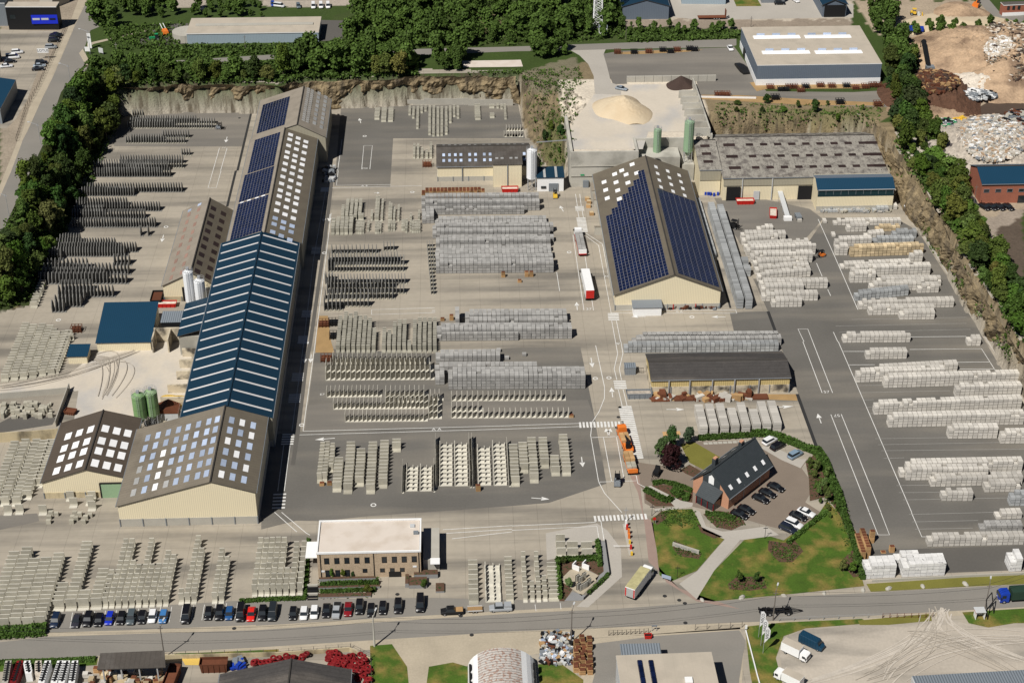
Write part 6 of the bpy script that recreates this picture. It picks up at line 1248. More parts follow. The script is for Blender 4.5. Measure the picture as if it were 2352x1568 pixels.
T=lorry('box_lorry','articulated lorry with long white box trailer and red rear doors','lorry',(2,1,690,1090),R(182));cab(T,-6.3,'white');MB().box(0,.6,1.1,2.5,13.2,2.8,'white').build('trailer_box',T);MB().box(0,7.22,1.15,2.45,.08,2.7,'red').build('rear_doors',T);MB().box(0,.6,.9,2.3,13,.2,'black').build('chassis',T);wheels(T,(-1.2,1.2),(-7.4,-3.8,3.8,5.0,6.2))
T=lorry('crane_lorry','orange flatbed lorry with black loading crane beside the long zebra crossing','lorry',(2,2,1038,940),R(187));cab(T,-3.5,'orange');MB().box(0,.9,.95,2.5,7.4,.25,'orange').build('flatbed',T);wheels(T,(-1.2,1.2),(-4.6,1.6,2.9))
for k in range(3):
 for s in(-1,1):MB().box(s*.62,-2+k*1.25,1.2,1.15,1.2,.9,'wood').build('load_pack',T)
b=MB();b.box(0,3.4,1.2,1.2,.9,1.8,'black');b.tube((0,3.4,2.6),(.2,.8,3.4),.2,'black');b.tube((.2,.8,3.4),(-.6,3.2,3.0),.15,'black');b.build('crane_arm',T)
for s in(-1,1):MB().box(s*1.2,.9,1.2,.08,7.2,.5,'orange').build('side_board',T)
T=lorry('lorry_trailer','orange drawbar trailer stacked with pallets behind the crane lorry','trailer',(2,2,1085,1150),R(185));MB().box(0,0,.95,2.5,7.8,.25,'orange').build('flatbed',T);wheels(T,(-1.2,1.2),(-2.6,1.9,3.0));MB().box(0,3.85,1.2,2.4,.15,.9,'orange').build('tail_board',T);b=MB();b.tube((0,-3.9,.9),(0,-5.6,.8),.09,'black');b.build('drawbar',T)
for k in range(5):
 for s in(-1,1):MB().box(s*.62,-3.2+k*1.25,1.2,1.15,1.2,1.3 if k<3 else.6,'wood' if k<3 else 'l_conc').build('load_pack',T)
T=lorry('rigid_lorry','box lorry with algae-stained yellowish roof turning out of the gate','lorry',(2,3,1165,690),R(180-31));cab(T,-3.4,'white');MB().box(0,.9,1.0,2.5,8.4,2.6,'white').build('box_body',T);MB().box(0,.9,3.6,2.46,8.3,.06,'algae').build('roof',T);MB().box(0,.9,.8,2.3,8.3,.25,'black').build('chassis',T);wheels(T,(-1.2,1.2),(-4.4,2.6,3.8))
MB().box(0,5.12,1.1,1.7,.06,2.3,'sky_g').build('rear_door',T)
for s in(-1,1):MB().box(s*1.05,5.13,1.1,.3,.06,2.3,'red').build('rear_marking',T)
T=lorry('blue_lorry','blue tipper lorry with green tarpaulin driving in at the right edge','lorry',(3,3,2255,830),R(-90+3));cab(T,-2.6,'blue');MB().box(0,2.6,1.0,2.5,9.4,2.3,'greentruck').build('load_body',T);MB().box(0,2.6,.7,2.2,9.2,.3,'black').build('chassis',T);wheels(T,(-1.2,1.2),(-3.7,3.6,4.9,6.2))
T.location=TG(3,3,2180,835);T.location.x+=3.2;T.location.y+=1.2
T=lorry('tipper_lorry','blue tipper lorry with white cab on the sandy ground at upper right','lorry',(3,0,1315,300),R(-100),ZP);cab(T,-2.2,'white');b=MB();b.box(0,1.4,1.1,2.5,6.2,1.3,'blue',top=(1.04,1.02));b.build('tipper_body',T);MB().box(0,1.,.7,2.2,7,.3,'black').build('chassis',T);wheels(T,(-1.2,1.2),(-3.2,1.8,3.1))
for p,rz,lab,m in[((3,3,245,1310),50,'white box van parked on the gravel lot beside the dark blue van','white'),((3,3,190,1560),-130,'white box van cut by the bottom edge','white')]:
 T=lorry('box_van',lab,'van',p,R(rz));cab(T,-1.6,'white',2.0,1.7,2.1);MB().box(0,.8,.7,2.1,4.5,2.2,'white').build('box_body',T);MB().box(0,.8,2.9,2.05,4.4,.04,'beige_roof').build('roof',T);wheels(T,(-.95,.95),(-2.4,1.9),.36,.25)
T=lorry('panel_van','dark blue-green panel van beside the white box van on the gravel lot','van',(3,3,400,1220),R(50));b=MB();loft(b,[(-2.9,ring(.85,.4,1.1)),(-2.2,ring(.98,.3,1.35)),(-1.5,ring(1.,.3,2.3)),(2.8,ring(1.,.3,2.4)),(2.95,ring(.95,.4,2.3))][::-1],'blue_roofx');b.build('body',T,False);MB().box(0,-1.85,1.35,1.7,.6,.7,'glass',top=(.9,.5)).build('windscreen',T);wheels(T,(-.97,.97),(-1.9,1.9),.36,.22)
def pickup(label,p,rz,m,bed,z=0.,cover=None):
 T=lorry('pickup_truck',label,'pickup',p,rz,z);b=MB();loft(b,[(-2.6,ring(.85,.45,.9)),(-1.3,ring(.94,.4,1.1)),(2.5,ring(.94,.4,1.1)),(2.6,ring(.9,.5,1.05))][::-1],m);b.build('body',T)
 b=MB();b.box(0,-.35,1.05,1.74,2.2,.68,'glass',top=(.82,.72));b.build('window',T);MB().box(0,-.35,1.72,1.4,1.6,.05,m).build('roof',T);MB().box(0,1.65,1.08,1.6,1.6,.06 if not cover else.7,bed).build('load_bed',T);wheels(T,(-.92,.92),(-1.7,1.6),.38,.25);return T
M['silver']=mat('silver_paint',(.40,.42,.44),rough=.35,var=.05,metal=.2)
pickup('silver pickup with open load bed between black and dark red cars',(1,3,742,920),R(-3),'silver','tyre');pickup('black pickup truck hitched to a small flat trailer by the kerb',(1,3,1800,925),R(-88),'black','wood');pickup('silver pickup with light canopy parked along the kerb',(1,3,2245,895),R(-88),'silver','silver',cover=1)
T=lorry('small_trailer','small flat trailer behind the black pickup','trailer',(1,3,2010,905),R(92));MB().box(0,0,.5,1.7,3.4,.12,'wood').build('trailer_bed',T);[MB().box(s*.85,0,.62,.06,3.4,.3,'metal_l').build('side_board',T)for s in(-1,1)];wheels(T,(-.85,.85),(-.3,.4),.28,.2);b=MB();b.tube((0,1.7,.5),(0,2.8,.5),.05,'black');b.build('drawbar',T)
def forklift(label,p,rz,m,z=0.,s=1.):
 T=lorry('forklift',label,'forklift',p,rz,z);T.scale=(s,)*3;b=MB();b.box(0,.5,.35,1.3,1.9,.9,m,top=(.95,.85));b.build('body',T);b=MB();[b.box(x,y,1.1,.09,.09,1.1,'black')for x in(-.5,.5)for y in(-.3,.9)];b.box(0,.3,2.2,1.15,1.4,.07,'black');b.build('overhead_guard',T)
 b=MB();[b.box(x,-.7,.1,.12,.15,2.6,'black')for x in(-.4,.4)];b.box(0,-.75,.4,1.1,.1,.5,'black');b.build('mast',T)
 for x in(-.35,.35):MB().box(x,-1.4,.12,.14,1.3,.06,'black').build('fork',T)
 MB().box(0,.35,1.2,.5,.5,.5,'black').build('seat',T);wheels(T,(-.65,.65),(-.3,1.1),.34,.25)
forklift('grey forklift driving behind the crane lorry trailer',(2,2,965,1300),R(175),'metal_g',s=1.25);forklift('orange forklift at the right end of the block rows beside the solar hall',(3,1,482,790),R(-70),'orange');forklift('black forklift between the long slab columns and the pale block field',(2,1,2045,530),R(60),'black',s=1.3)
forklift('yellow forklift in front of the white control hut',(2,1,395,240),R(180),'yellow',s=1.1);forklift('dark forklift at the right end of the far small stand panels',(0,0,2020,1185),R(80),'metal_g')
T=lorry('carriage_sculpture','black open carriage with two shafts displayed on the brown garden paving','carriage',(2,2,1325,1225),R(-25));b=MB();b.box(0,0,.8,1.3,2.2,.8,'black',top=(1.1,1.05));b.build('body',T);b=MB();b.box(0,.8,1.6,1.3,.8,.9,'black',top=(.9,.6));b.build('hood',T)
for x in(-.4,.4):b=MB();b.tube((x,-1.1,.8),(x,-3.2,.4),.06,'black');b.build('shaft',T)
for x in(-.8,.8):
 for y,r_ in((-.8,.5),(.9,.65)):
  b=MB();[b.tube((x,y+r_*math.cos(a),r_+r_*math.sin(a)),(x,y+r_*math.cos(a+.63),r_+r_*math.sin(a+.63)),.05,'black',4)for a in[k*.628 for k in range(10)]];[b.tube((x,y,r_),(x,y+r_*math.cos(a),r_+r_*math.sin(a)),.025,'black',3)for a in[k*1.256 for k in range(5)]];b.build('wheel',T)
T=lorry('tractor','green farm tractor beside an orange trailer near the long low building','tractor',(0,0,1425,375),R(-75),ZP);b=MB();b.box(0,-1.,.9,.9,2.4,.8,'green');b.build('bonnet',T);b=MB();b.box(0,.7,1.,1.5,1.4,1.7,'glass',top=(.85,.85));b.box(0,.7,2.7,1.4,1.3,.1,'green');b.build('cab',T);wheels(T,(-1.05,1.05),(.9,),.85,.45);wheels(T,(-.9,.9),(-1.6,),.5,.35)
T=lorry('tank_trailer','orange-red farm trailer with white raised arms beside the tractor','trailer',(0,0,1520,320),R(20),ZP);b=MB();b.box(0,0,.8,2.2,4.,1.2,'orange',top=(.8,.85));b.build('body',T);wheels(T,(-1.1,1.1),(.6,),.6,.4);b=MB();[b.tube((x,1.6,1.8),(x-.4,4.4,3.2),.12,'white')for x in(-.6,.6)];b.build('arm',T)
T=lorry('excavator','orange excavator on the soil bank at the top right','excavator',(3,0,1905,75),R(150),ZP);b=MB();[b.box(x,0,0,.6,3.4,.7,'black')for x in(-1,1)];b.build('track',T);b=MB();b.box(0,.2,.8,2.4,3.2,1.3,'orange');b.build('body',T);MB().box(-.6,-.8,1.6,1.,1.4,1.4,'glass').build('cab',T);b=MB();b.tube((.3,-1.2,1.8),(.3,-4,4.2),.25,'orange');b.tube((.3,-4,4.2),(.3,-6,1.8),.2,'orange');b.box(.3,-6.1,.9,1.,.8,.9,'black');b.build('boom',T)
T=lorry('roller','yellow road roller on the sandy ground at the top right','roller',(3,0,1345,140),R(80),ZP);b=MB();b.box(0,.6,.7,1.7,2.2,.9,'yellow');b.box(0,.3,2.6,1.6,1.6,.12,'yellow');[b.box(x,y,1.5,.08,.08,1.1,'black')for x in(-.7,.7)for y in(-.3,.9)];b.build('body',T);b=MB();b.tube((-.9,-1.6,.65),(.9,-1.6,.65),.65,'metal_l',14);b.build('drum',T);wheels(T,(-.9,.9),(1.2,),.65,.4);MB().box(0,-3,.1,2.6,.3,.9,'yellow').build('blade',T)
T=lorry('low_loader_trailer','rusty low-loader trailer with raised ramps on the pale yard at the top','trailer',(2,0,1830,175),R(90),ZP);MB().box(0,0,.8,2.4,11,.3,'rust').build('bed',T);[MB().box(x,-5.6,.9,.8,.3,3.,'rust').build('ramp',T)for x in(-.7,.7)];wheels(T,(-1.1,1.1),(-3,-2,-1),.45,.3)
T=lorry('chassis_trailer','black bare trailer chassis with wheels and drawbar parked along the street','trailer',(3,3,60,925),R(-89));b=MB();[b.box(x,0,.8,.2,7.5,.35,'black')for x in(-.5,.5)];[b.box(0,y,.8,2.2,.25,.3,'black')for y in(-3.5,-2,0,2,3.5)];b.tube((0,3.8,.8),(0,6.4,.6),.1,'black');b.tube((-.8,3.8,.8),(0,6.4,.6),.08,'black');b.tube((.8,3.8,.8),(0,6.4,.6),.08,'black');b.build('frame',T);wheels(T,(-1.1,1.1),(-2.4,-1.3,3.),.5,.3)
# skips and containers
def skip(name,label,cat,p,rz,sx,sy,h,m,fill,z=0.):
 T=thing(name,label,cat,TG(*p,z),rot=rz);b=MB();v=[];
 for zz_,k in((0,.9),(h,1.)):v+=[(-sx/2*k,-sy/2*k,zz_),(sx/2*k,-sy/2*k,zz_),(sx/2*k,sy/2*k,zz_),(-sx/2*k,sy/2*k,zz_)]
 b.add(v,[(3,2,1,0),(0,1,5,4),(1,2,6,5),(2,3,7,6),(3,0,4,7)],m);t_=.08
 for(x,y,a,c)in((0,-sy/2,sx,t_),(0,sy/2,sx,t_),(-sx/2,0,t_,sy),(sx/2,0,t_,sy)):b.box(x,y,h-.1,a+.05,c+.05,.15,m)
 for k in range(5):b.box(-sx/2+sx*(k+.5)/5,-sy/2-.02,.1,.1,.1,h-.15,m)
 b.build('shell',T);MB().box(0,0,h*.3,sx*.93,sy*.93,h*.45,fill).build('contents',T)
skip('skip','red skip filled with rubble in front of the cream hall annex','skip',(1,1,2330,190),0,5.6,2.3,1.5,'red','rubble_w')
skip('skip','red skip with white rubble beside the small white cabin of the wide hall','skip',(2,1,2138,298),0,6.,2.3,1.4,'red','rubble_w');skip('skip','open red skip frame with rubble beside the conveyor','skip',(3,1,45,405),R(80),6.,2.3,1.2,'red','rubble_w');skip('skip','red skip with rubble beside the two white silos','skip',(0,1,1530,1240),0,6.,2.2,1.3,'red','rubble_w')
skip('skip','bright red container below the black conveyor at the scrap yard','skip',(3,0,1515,705),R(-8),7.5,2.4,1.8,'red','rubble_w',ZP);skip('container','grey open container heaped with mixed scrap beside the old shed','container',(2,2,1165,505),0,7.,2.4,1.7,'metal_g','rubble_g');skip('skip','rusty skip at the foot of the concrete wall beside the sandy yard','skip',(0,2,650,655),R(-15),3.,2.,1.,'rust','rust')
skip('skip','small red container with black plants beside the rack at the bottom street','skip',(2,3,1248,1150),0,1.6,1.,.9,'red','dark');skip('skip','rusty skip at the far end of the sandy yard','skip',(0,2,1000,50),0,4.5,2.4,1.3,'rust','rust');skip('container','dark scrap container beside the end of the side hall','container',(0,1,1445,1190),R(0),3.2,6.,1.8,'black','rust')
T=thing('site_cabin','small white cabin with grey roof between the wide hall and a red skip','cabin',TG(2,1,2135,245));MB().box(0,1.2,0,5.4,2.5,2.4,'white').build('wall',T);MB().box(0,1.2,2.4,5.6,2.7,.15,'metal_g').build('roof',T);MB().box(1.9,-.07,.2,.9,.06,1.8,'yellow').build('door',T)
T=thing('guard_hut','small wooden hut with white roof beside the access road bend','hut',TG(3,1,1295,400));MB().box(0,.9,0,2.2,1.8,2.2,'dark').build('wall',T);MB().box(0,.9,2.2,3.,2.6,.15,'white').build('roof',T);[MB().box(x,-.3,0,.15,.15,2.2,'wood').build('post',T)for x in(-1.2,1.2)];MB().box(0,-.35,.9,2.4,.1,.15,'wood').build('rail',T)
# silos
def silo(label,p,r_,h0,h1,m,name='silo',z=0.,extra=True):
 T=thing(name,label,'silo',TG(*p,z));b=MB();b.cyl(0,0,h0,r_,h1-h0,m,20);b.build('tank',T,False);MB().cyl(0,0,h0-1.8,.35,1.8,m if m!='silo_w' else 'steel',16,r2=r_).build('cone',T);MB().cyl(0,0,h1,r_,.7,m,20,r2=r_*.35).build('dome',T)
 for k in range(4):
  a=k*1.571+.785;b=MB();b.tube((r_*math.cos(a),r_*math.sin(a),0),(r_*math.cos(a),r_*math.sin(a),h0+.2),.12,'steel');b.build('leg',T)
 for k in range(4):
  a=k*1.571+.785;a2=a+1.571;b=MB();b.tube((r_*math.cos(a),r_*math.sin(a),.2),(r_*math.cos(a2),r_*math.sin(a2),h0),.05,'steel');b.build('brace',T)
 b=MB();n=14
 for k in range(n):
  a,a2=2*math.pi*k/n,2*math.pi*(k+1)/n
  for hh_ in(.5,1.1):b.tube((r_*math.cos(a),r_*math.sin(a),h1+hh_),(r_*math.cos(a2),r_*math.sin(a2),h1+hh_),.035,'steel',4)
  b.tube((r_*math.cos(a),r_*math.sin(a),h1),(r_*math.cos(a),r_*math.sin(a),h1+1.1),.03,'steel',4)
 b.build('guard_rail',T);b=MB();b.box(0,0,h1+.6,.8,.8,.9,'steel');b.build('filter',T)
 b=MB();[b.tube((x,-r_-.15,0),(x,-r_-.15,h1+1),.04,'steel',4)for x in(-.25,.25)];[b.tube((-.25,-r_-.15,.5+k*.6),(.25,-r_-.15,.5+k*.6),.03,'steel',3)for k in range(int(h1/.6))];b.build('ladder',T);return T
silo('white silo standing alone between the hall annex and the control hut',(2,1,180,165),1.75,4.2,14.3,'silo_w');silo('taller left one of the two white silos at the side hall',(0,1,1765,1300),1.5,4.,13.8,'silo_w');silo('right one of the two white silos at the side hall',(0,1,1862,1320),1.6,3.4,11.6,'silo_w')
silo('left one of the twin green silos beside the small dark hall',(0,2,1308,790),1.75,3.6,10.4,'silo_g');silo('right one of the twin green silos beside the small dark hall',(0,2,1420,760),1.75,3.6,10.4,'silo_g');
silo('slender pale green silo behind the ridge of the solar hall',(2,0,1325,1560),1.35,5.,17.5,'silo_p').location=(68,508.5,0);silo('stout pale green silo at the corner of the wide hall annex',(2,0,1605,1600),1.7,3.8,14.5,'silo_p').location=(78.6,508.,6)
tag(MB().prism([(76.5,505),(80.6,505),(80.6,511.7),(76.5,511.7)],0,6,'wall_g').build('concrete_platform'),'concrete block carrying the stout pale green silo','base')
T=thing('batching_hut','small rusty-roofed batching hut beside the twin green silos','hut',TG(0,2,1540,740));MB().box(0,2,0,6,4.5,3.2,'metal_l').build('wall',T);b=MB();b.add([(-3.2,-.4,3.1),(0,-.4,4.6),(3.2,-.4,3.1),(-3.2,4.4,3.1),(0,4.4,4.6),(3.2,4.4,3.1)],[(0,1,4,3),(1,2,5,4),(0,2,1)],'rust');b.build('roof',T);b=MB();[b.tube((-4+k*.5,-1,0),(-5+k,-1.5,3.5),.08,'steel')for k in range(5)];b.build('pipework',T)
b=MB();b.tube(TG(2,0,225,1305,14.6),TG(2,0,500,1285,ZP+1.5),.12,'steel');b.tube(TG(2,0,225,1310,14.1),TG(2,0,500,1290,ZP+1.),.06,'steel');o=b.build('feed_pipe');tag(o,'thin pipe bridge from the white silo top to the sand platform','pipe')
T=thing('mixing_tower','concrete mixing structure with dark round opening between the two pale green silos','tower',(69,508,0),world=True);MB().prism([(61.5,504),(75.5,504),(75.5,511.6),(61.5,511.6)],0,9.5,'wall_g').build('block',T);b=MB();b.tube((67.5,503.9,7.2),(67.5,503.6,7.2),1.9,'dark',18);b.build('round_opening',T);MB().box(72,503.7,0,3,.4,4.5,'wall_stain').build('door_wall',T)
# conveyor by the wide hall
T=thing('conveyor','long inclined grey conveyor running out of the wide hall towards the yard','conveyor',TG(3,1,140,400),world=True)
A=TG(3,1,95,240,0);B_=TG(3,1,175,440,0);A.z,B_.z=3.,.9
d=(B_-A);b=MB();nn=Vector((-d.y,d.x,0)).normalized()*.8;up=Vector((0,0,.35));v=[A-nn,A+nn,B_+nn,B_-nn];v=[tuple(p)for p in v]+[tuple(p+up)for p in v];b.add(v,[(3,2,1,0),(4,5,6,7),(0,1,5,4),(1,2,6,5),(2,3,7,6),(3,0,4,7)],'metal_l');b.build('belt_frame',T)
for k in range(5):p=A.lerp(B_,k/4);b=MB();[b.tube((p+nn*s)-Vector((0,0,p.z)),p+nn*s,.07,'steel')for s in(-1,1)];b.build('support',T)
MB().box(B_.x,B_.y-.8,0,2.6,1.6,1.2,'white').build('hopper',T);b=MB();b.box(A.x,A.y+1.2,2.6,2.6,2,1.6,'metal_l');b.build('head_box',T)
T=thing('conveyor','dark steep conveyor tower over the red container in the scrap yard','conveyor',TG(3,0,1460,600,ZP),world=True);A=TG(3,0,1475,620,ZP+2);B_=TG(3,0,1430,380,ZP+5);b=MB();b.tube(A,B_,1.,'black',6);b.build('belt_frame',T);[MB().box(A.x+s,A.y,ZP,.2,.2,2.5,'black').build('support',T)for s in(-1,1)];[MB().box(B_.x+s,B_.y,ZP,.2,.2,5,'black').build('support',T)for s in(-1,1)];MB().box(A.x+.5,A.y,ZP,3,2.4,2.6,'metal_g').build('hopper',T)
T=lorry('tipping_dumper','small grey tipped dumper beside the conveyor end','dumper',(3,1,275,440),R(5));MB().box(0,0,.6,1.6,3.,.9,'metal_g',top=(1.1,1.05)).build('tub',T);wheels(T,(-.8,.8),(-1,1),.4,.3);MB().box(0,-1.9,0,1.4,1,.8,'pack').build('block',T)
# masts, poles, wires
T=thing('lattice_mast','tall galvanised lattice mast rising from the woods at the top','mast',TG(2,0,785,260,ZP),world=True);o=T.location;b=MB();wd=lambda z:1.7-z*.012
for k in range(20):
 z0,z1=k*2.,k*2.+2;c0=[(o.x+sx*wd(z0),o.y+sy*wd(z0),o.z+z0)for sx,sy in((-1,-1),(1,-1),(1,1),(-1,1))];c1=[(o.x+sx*wd(z1),o.y+sy*wd(z1),o.z+z1)for sx,sy in((-1,-1),(1,-1),(1,1),(-1,1))]
 for i in range(4):j=(i+1)%4;b.tube(c0[i],c1[i],.14,'white',4);b.tube(c0[i],c1[j],.08,'white',3);b.tube(c0[j],c1[i],.08,'white',3);b.tube(c1[i],c1[j],.06,'white',3)
b.build('lattice',T);T2=thing('mast_cabin','small white cabin with blue roof at the foot of the lattice mast','hut',TG(2,0,835,315,ZP));MB().box(0,1,0,3.2,2.6,2.8,'white').build('wall',T2);MB().box(0,1,2.8,3.5,2.9,.5,'metal_roof',top=(1,.2)).build('roof',T2)
def pole(label,p,h,z=0.,lamp=None,m='wood_p',r_=.16,arm=None,name='utility_pole'):
 T=thing(name,label,'pole',TG(*p,z));b=MB();b.cyl(0,0,0,r_,h,m,8,r2=r_*.6);b.build('shaft',T)
 if lamp:b=MB();b.tube((0,0,h-.6),(lamp[0],lamp[1],h+.2),.07,m,5);b.box(lamp[0],lamp[1],h+.1,.9,.35,.2,'metal_l',math.atan2(lamp[1],lamp[0]));b.build('street_lamp',T)
 b=MB();b.box(0,0,h-.9,1.1,.12,.12,m);b.build('cross_bar',T);return T
M['wood_p']=mat('weathered_pole',(.16,.14,.12),var=.3)
pl_=[pole('utility pole with street lamp behind the dark corrugated canopy',(0,3,1510,1330),9.2,lamp=(.6,1.9)),pole('concrete utility pole with street lamp standing left of the gravel forecourt',(1,3,1088,1228),8.9,lamp=(.6,1.9),m='wall_g',r_=.24),pole('utility pole with lamp rising from the scrap heap',(2,3,543,1195),9.6,lamp=(.6,1.9)),pole('weathered utility pole beside the bare trailer chassis',(3,3,45,990),8.8,lamp=(.7,1.9)),pole('steel pole beside the little bus shelter',(3,3,1985,920),8.6,lamp=(.7,1.9))]
for dy,zz_ in((0,8.5),(.45,7.3)):
 b=MB();pts=[Vector((-125,279.5,zz_-.5))]+[Vector((q_.location.x+dy,q_.location.y,zz_))for q_ in pl_]+[Vector((150,297,zz_))]
 for a_,b_ in zip(pts[:-1],pts[1:]):
  prev=a_
  for k in range(1,9):
   f=k/8;c_=a_.lerp(b_,f);c_.z-=4*f*(1-f)*1.1;b.tube(prev,c_,.035,'cable',3);prev=c_
 tag(b.build('overhead_cable'),('upper' if dy==0 else 'lower')+' black overhead cable strung between the street poles','cable')
for p,h,lab in[((0,0,830,480),9,'street lamp at the junction beside the white board'),((0,0,650,780),8,'street lamp halfway along the left road'),((0,0,375,1330),8,'street lamp beside the left road near the trees'),((0,1,85,420),8,'street lamp at the left road near the left edge')]:pole(lab,p,h,ZP,lamp=(-3,.6),m='steel',r_=.1,name='street_lamp')
for p,h,lab in[((0,0,1080,540),6.5,'white slanting post in the grass by the junction'),((0,0,2255,470),6.5,'thin utility pole in front of the long pale blue building'),((2,0,1045,365),7.5,'thin dark utility pole right of the mast'),((2,0,2192,250),4.5,'wooden pole behind the grey warehouse'),((3,1,1880,365),9,'slanted dark pole left of the four black cars')]:pole(lab,p,h,ZP,m='wall_g' if 'white' in lab else 'wood_p',r_=.12)
for p,h,lab in[((2,3,2320,240),4,'garden lamp at the drive bend'),((2,3,1515,605),4,'garden lamp on the round lawn tip'),((2,2,1575,990),3.2,'thin post on the upper lawn'),((2,3,1283,30),3.5,'lamp beside the zebra crossing at the garden')]:pole(lab,p,h,m='black',r_=.07,name='garden_lamp')
# barrier island
T=thing('barrier_island','narrow traffic island with red and white barrier posts at the yard gate','barrier',TG(2,3,1075,260),world=True)
b=MB();ribbon(b,[t(2,3,1035,110),t(2,3,1055,200),t(2,3,1095,400)],1.1,'plinth',.15);b.build('kerb',T)
for x,y,m,h in[(1045,130,'white',1.8),(1055,160,'red',1.4),(1070,200,'orange',1.5),(1073,240,'orange',1.4),(1080,290,'yellow',1.),(1090,340,'red',1.2),(1098,395,'yellow',.9)]:o=TG(2,3,x,y);MB().box(o.x,o.y,.15,.5,.5,h,m).build('post',T)
o=TG(2,3,1090,340);q_=TG(2,3,930,340);b=MB();b.tube((o.x,o.y,1.1),(q_.x,q_.y,1.1),.07,'white');b.build('barrier_arm',T)
T=pole('portal post with camera standing in the zebra crossing at the gate',(2,3,1042,90),4.5,m='steel',r_=.12)
# signs
def sign(name,label,p,w_,h_,z0,rz,m='white',txt=None,z=0.,tm='black',cat='sign',th=.12,size=None):
 T=thing(name,label,cat,TG(*p,z),rot=rz);MB().box(0,0,z0,w_,th,h_,m).build('board',T)
 for s in(-1,1):MB().box(s*w_*.4,.08,0,.1,.1,z0+h_*.5,'steel').build('post',T)
 if txt:tx=text('lettering',txt,(0,-th/2-.02,z0+h_/2),size or h_*.7,tm,(R(90),0,0),T)
 return T
sign('name_board','white name board with black letters above the black parked cars of the showroom',(0,0,405,545),4.2,1.7,2.6,0,txt='LOTUS',z=ZP,size=1.35)
sign('flag_sign','tall white banner sign with green foot at the road junction',(0,0,830,450),1.4,6.,.3,R(-10),z=ZP);sign('notice_board','white notice board beside the tall banner at the junction',(0,0,808,500),2.,1.8,1.2,R(-5),z=ZP);sign('notice_board','tilted grey board in the grass right of the junction',(0,0,930,500),2.2,2.,.6,R(-30),'metal_l',z=ZP)
T=sign('garden_sign_wall','long low pale sign wall with dark lettering on the round lawn',(2,3,1595,345),6.8,1.05,.05,R(-30.),'plinth',th=.35)
for k in range(22):
 if k not in(5,12,15):MB().box(-2.7+k*.26,-.19,.4+.05*(k%3==0),.13,.04,.34,'metal_g').build('lettering',T)
sign('direction_board','white and blue direction board at the tip of the round lawn',(2,3,1415,625),2.3,.95,.6,R(-27),'sky_b');sign('warning_sign','small round red and white sign at the edge of the flower bed by the gate',(2,3,1305,105),.7,.7,1.2,0,'red');sign('street_sign','small grey sign behind the railing on the bottom street',(2,3,1305,1090),1.2,.4,1.4,0,'metal_g')
sign('white_marker','white marker box at the end of the low wall by the banners',(2,3,2147,1080),.5,1.,.4,0,'white')
for(x,y),lab in[((2262,1145),'leftmost'),((2283,1222),'middle'),((2303,1292),'rightmost and nearest')]:
 T=thing('banner_flag',lab+' of the three white banner flags with black lettering','flag',TG(2,3,x,y));b=MB();b.cyl(0,0,0,.06,7.6,'steel',6);b.build('pole',T)
 b=MB();b.add([(0,-.03,7.5),(.7,-.03,7.5),(1.2,-.03,6.6),(1.15,-.03,4.6),(0,-.03,3.),(0,.03,7.5),(.7,.03,7.5),(1.2,.03,6.6),(1.15,.03,4.6),(0,.03,3.)],[(4,3,2,1,0),(5,6,7,8,9),(0,1,6,5),(1,2,7,6),(2,3,8,7),(3,4,9,8)],'white');b.build('flag_cloth',T);text('lettering','IVECO',(.58,-.06,5.6),.95,'black',(R(90),R(-90),0),T)
# shelter
T=thing('bus_shelter','little white shelter with red side panel beside the steel pole','shelter',TG(3,3,1945,985));[MB().box(x,.8,0,.1,1.6,2.2,'white').build('side_panel',T)for x in(-1.,1.)];MB().box(0,1.6,0,2.,.1,2.2,'white').build('back_panel',T);MB().box(-.1,.8,2.2,2.4,2.,.1,'metal_l').build('roof',T);MB().box(-1.07,.8,1.6,.04,1.6,.3,'red').build('stripe',T)
T=thing('gantry_frame','black leaning steel frame beside the little shelter','frame',TG(3,3,2060,1010));b=MB();b.tube((-.8,1,0),(-1.6,2,5),.12,'black');b.tube((1.2,3,0),(.2,4,5.4),.12,'black');b.tube((-1.6,2,5),(.2,4,5.4),.12,'black');b.tube((-1.2,1.5,2.5),(.7,3.5,2.7),.1,'black');b.build('frame',T)
# fences
def fence(name,label,pts,h,sp,m='steel',z=0.,rail=True,cat='fence',solid=None):
 Q=[G(*p,z)for p in pts];T=thing(name,label,cat,Q[0],world=True)
 for a_,b_ in zip(Q[:-1],Q[1:]):
  n=max(1,int((b_-a_).length/sp))
  for k in range(n+1):o=a_.lerp(b_,k/n);MB().box(o.x,o.y,z,.1,.1,h,m).build('fence_post',T)
  b=MB()
  for hh_ in((.15,h*.55,h*.95)if rail else(h*.9,)):b.tube(a_+Vector((0,0,hh_)),b_+Vector((0,0,hh_)),.025,m,3)
  b.build('rail',T)
  if solid:
   d=(b_-a_).normalized();n_=Vector((-d.y,d.x,0))*.1;b=MB();b.prism([(a_-n_)[:2],(b_-n_)[:2],(b_+n_)[:2],(a_+n_)[:2]],z,z+solid[0],solid[1]);b.build('wall',T)
fence('wire_fence','post and wire fence along the street above the coil store',tp(1,3,(-880,1320),(190,1300),(870,1250)),1.5,2.6,'wood_p');fence('wire_fence','post and wire fence slanting down beside the red coils',tp(1,3,(870,1250),(1058,1340),(1060,1600)),1.6,2.6,'wood_p')
fence('wire_fence','leaning posts along the street in front of the beige-roofed workshop',tp(2,3,(1680,1080),(2110,1055)),1.8,2.3,'wood_p');fence('railing','dark steel railing rack by the bottom street',tp(2,3,(888,1130),(1250,1110)),1.5,.9,'black');fence('gate','rusty tubular sliding gate along the gravel lot',tp(3,3,(1050,970),(1510,965)),1.4,1.6,'rust');fence('wire_fence','fine wire fence along the lawn edge of the gravel lot',tp(3,3,(100,1000),(1050,965)),1.2,3,'steel')
